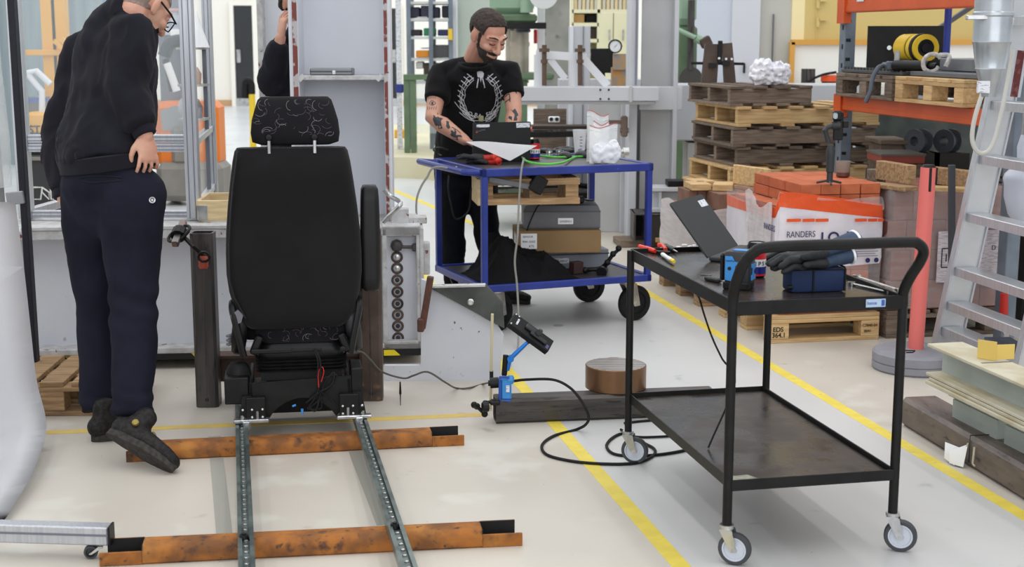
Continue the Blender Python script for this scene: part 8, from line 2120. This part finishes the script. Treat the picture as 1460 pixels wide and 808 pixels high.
for hx0, kx, kx2, ax in ((643, (645, 300), (645, 330), (648, 412)), (684, (690, 300), (694, 330), (714, 412))):
    limb(m, [A(hx0, 240, 8.32), A((hx0 + kx[0]) / 2, 268, 8.3), A(kx[0], kx[1], 8.28), A(kx2[0], kx2[1], 8.28), A(ax[0], ax[1] - 6, 8.32)], [.10, .098, .082, .076, .066], 16)
surf('trousers', m, .014, 3, t, denim_black, .010, 12., (1, 1, 1.2))
a = on(712, 432); shoe(t, a + Vector((-.06, .06, .002)), a + Vector((.185, -.03, .002)))
a = on(648, 428); shoe(t, a + Vector((-.02, .10, .002)), a + Vector((.05, -.15, .002)))

# --- man bending forward at the left
t = thing('person', 'man in black sweatshirt and navy trousers bending forward beside the girder, seen from behind', 'person', (A(165, 300, 5.3).x, 5.3, 0))
s_ = Vector((.62, -.78, 0)); f_ = Vector((.78, .62, 0))
pe, wa, ch_, nk = A(157, 262, 5.40), A(147, 205, 5.44), A(146, 118, 5.50), A(180, 26, 5.52)
shr, shl = A(194, 50, 5.40), A(122, 76, 5.64)
elr, ell_ = A(178, 124, 5.33), A(94, 186, 5.60)
wrr, wrl = A(208, 194, 5.28), A(92, 284, 5.48)
hipA, kneA, ankA = A(186, 300, 5.31), A(191, 432, 5.24), A(189, 600, 5.08)
hipB, kneB, ankB = A(128, 300, 5.44), A(142, 432, 5.44), A(143, 592, 5.36)
hc = A(206, 9, 5.50)
m = MB()
P, R = head(m, hc, Vector((.48, .60, -.64)), Vector((.42, .48, .77)), 1.04)
limb(m, [nk + Vector((-.03, 0, -.05)), nk, P(0, -.02, -.05)], [.075, .064, .062], 14)
limb(m, [nk - Vector((.02, 0, .06)), ch_], [(.09, .07), (.13, .08)], 14, side=s_)
for a, b, c in ((shl, ell_, wrl), (shr, elr, wrr)):
    limb(m, [ch_ + (a - ch_) * .5, a, b, b + (c - b) * .4, c], [.05, .05, .043, .043, .029], 12)
hand(m, wrr, A(214, 243, 5.26) - wrr, (-.5, .6, 0), 1.0, .42, -1); hand(m, wrl, A(102, 338, 5.44) - wrl, (.9, .2, 0), .98, .40, 1)
body, raw = surf('body', m, .0046, 4, t, skin)
shell(t, 'hair', raw, lambda x, y, z: (z > .05 or (y < .0 and z > -.05 + .3 * (y + .1))) and y < .07 and not (abs(x) > .062 and -.03 < y < .035 and z < .035), .0035, stubble_m, P, R, 1.04, .001)
m = MB(); bars = [P(.083, -.0, .022), P(.080, .06, .016), P(.074, .105, .006)]; m.tube(bars, .0042, 6)
for q in (-1, 1): m.tube([P(q * (.036 + .026 * math.cos(a)), .118 - .012 * abs(math.cos(a)), .0 + .022 * math.sin(a)) for a in [i * math.pi / 8 for i in range(16)]], .0028, 6, closed=True)
m.tube([P(-.083, .0, .022), P(-.080, .06, .016), P(-.07, .108, .006)], .0035, 6); m.tube([P(-.01, .122, .004), P(.01, .122, .004)], .003, 6); pw(t, 'glasses', m, black_plastic)
m = MB(); pr_ = wrr + (A(214, 243, 5.26) - wrr).normalized() * .112; 
m = MB()
limb(m, [nk + Vector((-.015, 0, -.015)), nk + Vector((-.05, 0, -.09)), ch_ + f_ * .045 + Vector((.01, 0, .05)), ch_ + (wa - ch_) * .45 + f_ * .035, wa + Vector((.012, 0, .02)), pe + Vector((-.004, 0, .062))], [(.085, .085), (.17, .125), (.20, .155), (.205, .165), (.20, .168), (.199, .178)], 22, side=s_, flat=(0, 1))
limb(m, [nk + Vector((-.06, 0, -.06)), nk + Vector((-.01, 0, -.01)), A(193, 10, 5.47)], [.10, .092, .082], 18, flat=(0, 1))
for a, b, c, r0 in ((shr, elr, wrr, .088), (shl, ell_, wrl, .088)):
    d = (c - b).normalized()
    limb(m, [nk + (a - nk) * .4 + Vector((-.02, 0, -.05)), a, a + (b - a) * .5, b, b + (c - b) * .35, b + (c - b) * .75, c - d * .035], [.085, r0, r0 * .97, .080, .076, .064, .052], 18, flat=(0, 1))
sw, sraw = surf('sweatshirt', m, .012, 4, t, cotton_black, .024, 9.5, (1, 1, .6))
def band(p, d, r, side, nm, par, mat, rad=.008, w=.05):
    d = Vector(d).normalized(); x = (Vector(side) - d * Vector(side).dot(d)).normalized(); y = d.cross(x); m = MB()
    m.loft([[p + d * (w * q) + (x * math.cos(a) * r[0] + y * math.sin(a) * r[1]) * k for a in [i * math.pi / 12 for i in range(24)]] for q, k in ((-.5, .93), (-.42, 1.0), (.42, 1.0), (.5, .93))], cap=True); return pw(par, nm, m, mat, 60)
for b, c in ((elr, wrr), (ell_, wrl)): band(c - (c - b).normalized() * .03, c - b, (.044, .044), s_, 'cuff', sw, cotton_black, w=.055)
band(pe + Vector((-.004, 0, .084)), Vector((-.12, .02, 1)), (.201, .181), s_, 'waist_band', sw, cotton_black, w=.06)
band(pe + Vector((-.002, 0, .094)), Vector((-.10, 0, 1)), (.176, .155), s_, 'belt', t, pm('brown_belt', (84, 56, 42), rough=.6), w=.035)
m = MB()
limb(m, [pe + Vector((-.005, 0, .084)), pe + Vector((-.005, .0, .0)), pe + Vector((.005, 0, -.07))], [(.178, .155), (.19, .178), (.175, .16)], 20, side=s_, flat=(1, 0))
limb(m, [hipA + Vector((.01, .0, .06)), hipA + (kneA - hipA) * .3, hipA + (kneA - hipA) * .7, kneA, kneA + (ankA - kneA) * .4, kneA + (ankA - kneA) * .8, ankA + Vector((0, 0, .02))], [(.112, .13), (.106, .115), (.094, .10), (.088, .092), (.078, .085), (.07, .074), (.068, .072)], 18, side=s_, flat=(0, 1))
limb(m, [hipB + Vector((.02, .0, .06)), hipB + (kneB - hipB) * .3, hipB + (kneB - hipB) * .7, kneB, kneB + (ankB - kneB) * .4, kneB + (ankB - kneB) * .8, ankB + Vector((0, 0, .02))], [(.112, .13), (.108, .115), (.092, .10), (.086, .092), (.078, .085), (.07, .074), (.066, .07)], 18, side=s_, flat=(0, 1))
def folds(me):
    for v in me.vertices:
        for an in (ankA, ankB, ):
            h = v.co.z - an.z
            if (v.co - an).xy.length < .13 and h < .16: v.co += v.normal * .007 * math.sin(h * 95 + v.co.x * 14 + 2 * noise.noise(v.co * 9)) * (1 - h / .16)
        h = abs(v.co.z - kneA.z)
        if (v.co - kneA).xy.length < .14 and h < .13: v.co += v.normal * .006 * math.sin(v.co.z * 70 + v.co.x * 30) * (1 - h / .13)
tr_, traw = surf('trousers', m, .013, 4, t, trouser_navy, .010, 8., (1, 1, .8), folds)
tb_ = bvh(traw)
m = MB(); ink(tb_, m, [(115, 253), (128, 251), (150, 251), (174, 253)], .0035); ink(tb_, m, [(116, 257), (128, 260), (150, 259), (173, 257)], .0025); pw(tr_, 'back_pocket', m, pm('pocket_shadow_navy', (18, 19, 30), rough=.9))
m = MB(); p = cast(tb_, 217, 285); r_ = _ray(217, 285)
if p is not None: m.lathe([(.007, -.002), (.013, 0), (.012, .006), (.007, .005)], p, -r_, 18, ring=True); m.cyl(p, p - r_.normalized() * .004, .004, seg=10); pw(tr_, 'metal_button', m, chrome)
for u in (113, 171):
    m = MB(); p = cast(tb_, u, 224)
    if p is not None: m.box(p, (.014, .01, .05), bev=.003); pw(tr_, 'belt_loop', m, trouser_navy)
th = on(247, 677) + Vector((0, 0, .012)); hl_ = at(150, 618, th.y + .12)
o, Q = shoe(t, hl_, th, ankA + Vector((0, 0, .05)) - (hl_ + (th - hl_) * .24), w=.05)
for c, ax_, r_ in ((Q(.28, .045, .075), Q(0, 1, 0) - Q(0, 0, 0), .013), (Q(.42, -.03, .10), Q(0, -.5, 1) - Q(0, 0, 0), .012)): m = MB(); m.lathe([(.0001, -.004), (r_, -.004), (r_, .006), (.009, .009), (.0001, .009)], c, ax_, 14); pw(o, 'lace_dial', m, pm('shoe_dial_brass', (150, 130, 70), rough=.4, metal=.5) if 'shoe_dial_brass' not in MATS else MATS['shoe_dial_brass'])
a = on(122, 634); shoe(t, a + Vector((.01, .04, .002)), a + Vector((.215, .16, .002)))

# --- person half hidden behind the grey column
t = thing('person', 'person in black sweatshirt half hidden behind the grey column, hand raised to the face', 'person', (A(425, 300, 7.45).x, 7.45, 0))
Yp = 7.45
nk, ch_, wa, pe = A(430, 42, Yp), A(428, 90, Yp), A(428, 160, Yp), A(428, 205, Yp)
sh1, sh2 = A(408, 68, Yp - .04), A(466, 66, Yp + .05)
el1, wr1 = A(386, 118, Yp - .12), A(400, 54, Yp - .2)
el2, wr2 = A(478, 130, Yp), A(470, 180, Yp - .1)
m = MB(); P, R = head(m, A(424, 4, Yp - .05), (.55, -.75, -.2), (0, 0, 1))
limb(m, [nk - Vector((0, 0, .05)), nk, P(0, -.02, -.05)], [.07, .06, .06], 12); limb(m, [nk - Vector((0, 0, .06)), ch_], [.09, .12], 14)
for a, b, c in ((sh1, el1, wr1), (sh2, el2, wr2)): limb(m, [ch_ + (a - ch_) * .5, a, b, c], [.05, .05, .042, .028], 12)
hand(m, wr1, A(404, 22, Yp - .2) - wr1, (.8, .5, 0), 1., .35, 1); hand(m, wr2, (0, -.1, -1), (-1, 0, 0), 1., .35, -1)
body, raw = surf('body', m, .0052, 4, t, skin)
shell(t, 'hair', raw, lambda x, y, z: z > .05 and y < .085 or (y < .0 and z > -.04), .012, pm('dark_hair', (44, 36, 34), rough=.8), P, R, 1., .003)
m = MB(); limb(m, [nk - Vector((0, 0, .02)), ch_ + Vector((0, 0, .08)), ch_, wa, pe + Vector((0, 0, .02))], [(.08, .08), (.16, .10), (.17, .12), (.16, .12), (.16, .12)], 18, side=(1, 0, 0))
for a, b, c in ((sh1, el1, wr1), (sh2, el2, wr2)):
    d = (c - b).normalized(); limb(m, [nk + (a - nk) * .4 - Vector((0, 0, .05)), a, a + (b - a) * .5, b, b + (c - b) * .5, c - d * .025], [.075, .078, .078, .075, .064, .047], 16, flat=(0, 1))
sw, _ = surf('sweatshirt', m, .012, 4, t, cotton_black, .013, 11.)
m = MB(); limb(m, [pe + Vector((0, 0, .06)), pe, pe - Vector((0, 0, .06))], [(.155, .11), (.165, .12), (.15, .115)], 18, side=(1, 0, 0))
for sx_ in (-.09, .09): limb(m, [pe + Vector((sx_, 0, -.05)), pe + Vector((sx_, -.02, -.45)), Vector((pe.x + sx_, Yp, .12))], [.095, .078, .062], 14)
surf('trousers', m, .016, 3, t, denim_black)
for sx_ in (-.09, .09): shoe(t, Vector((pe.x + sx_, Yp + .06, .002)), Vector((pe.x + sx_, Yp - .2, .002)))
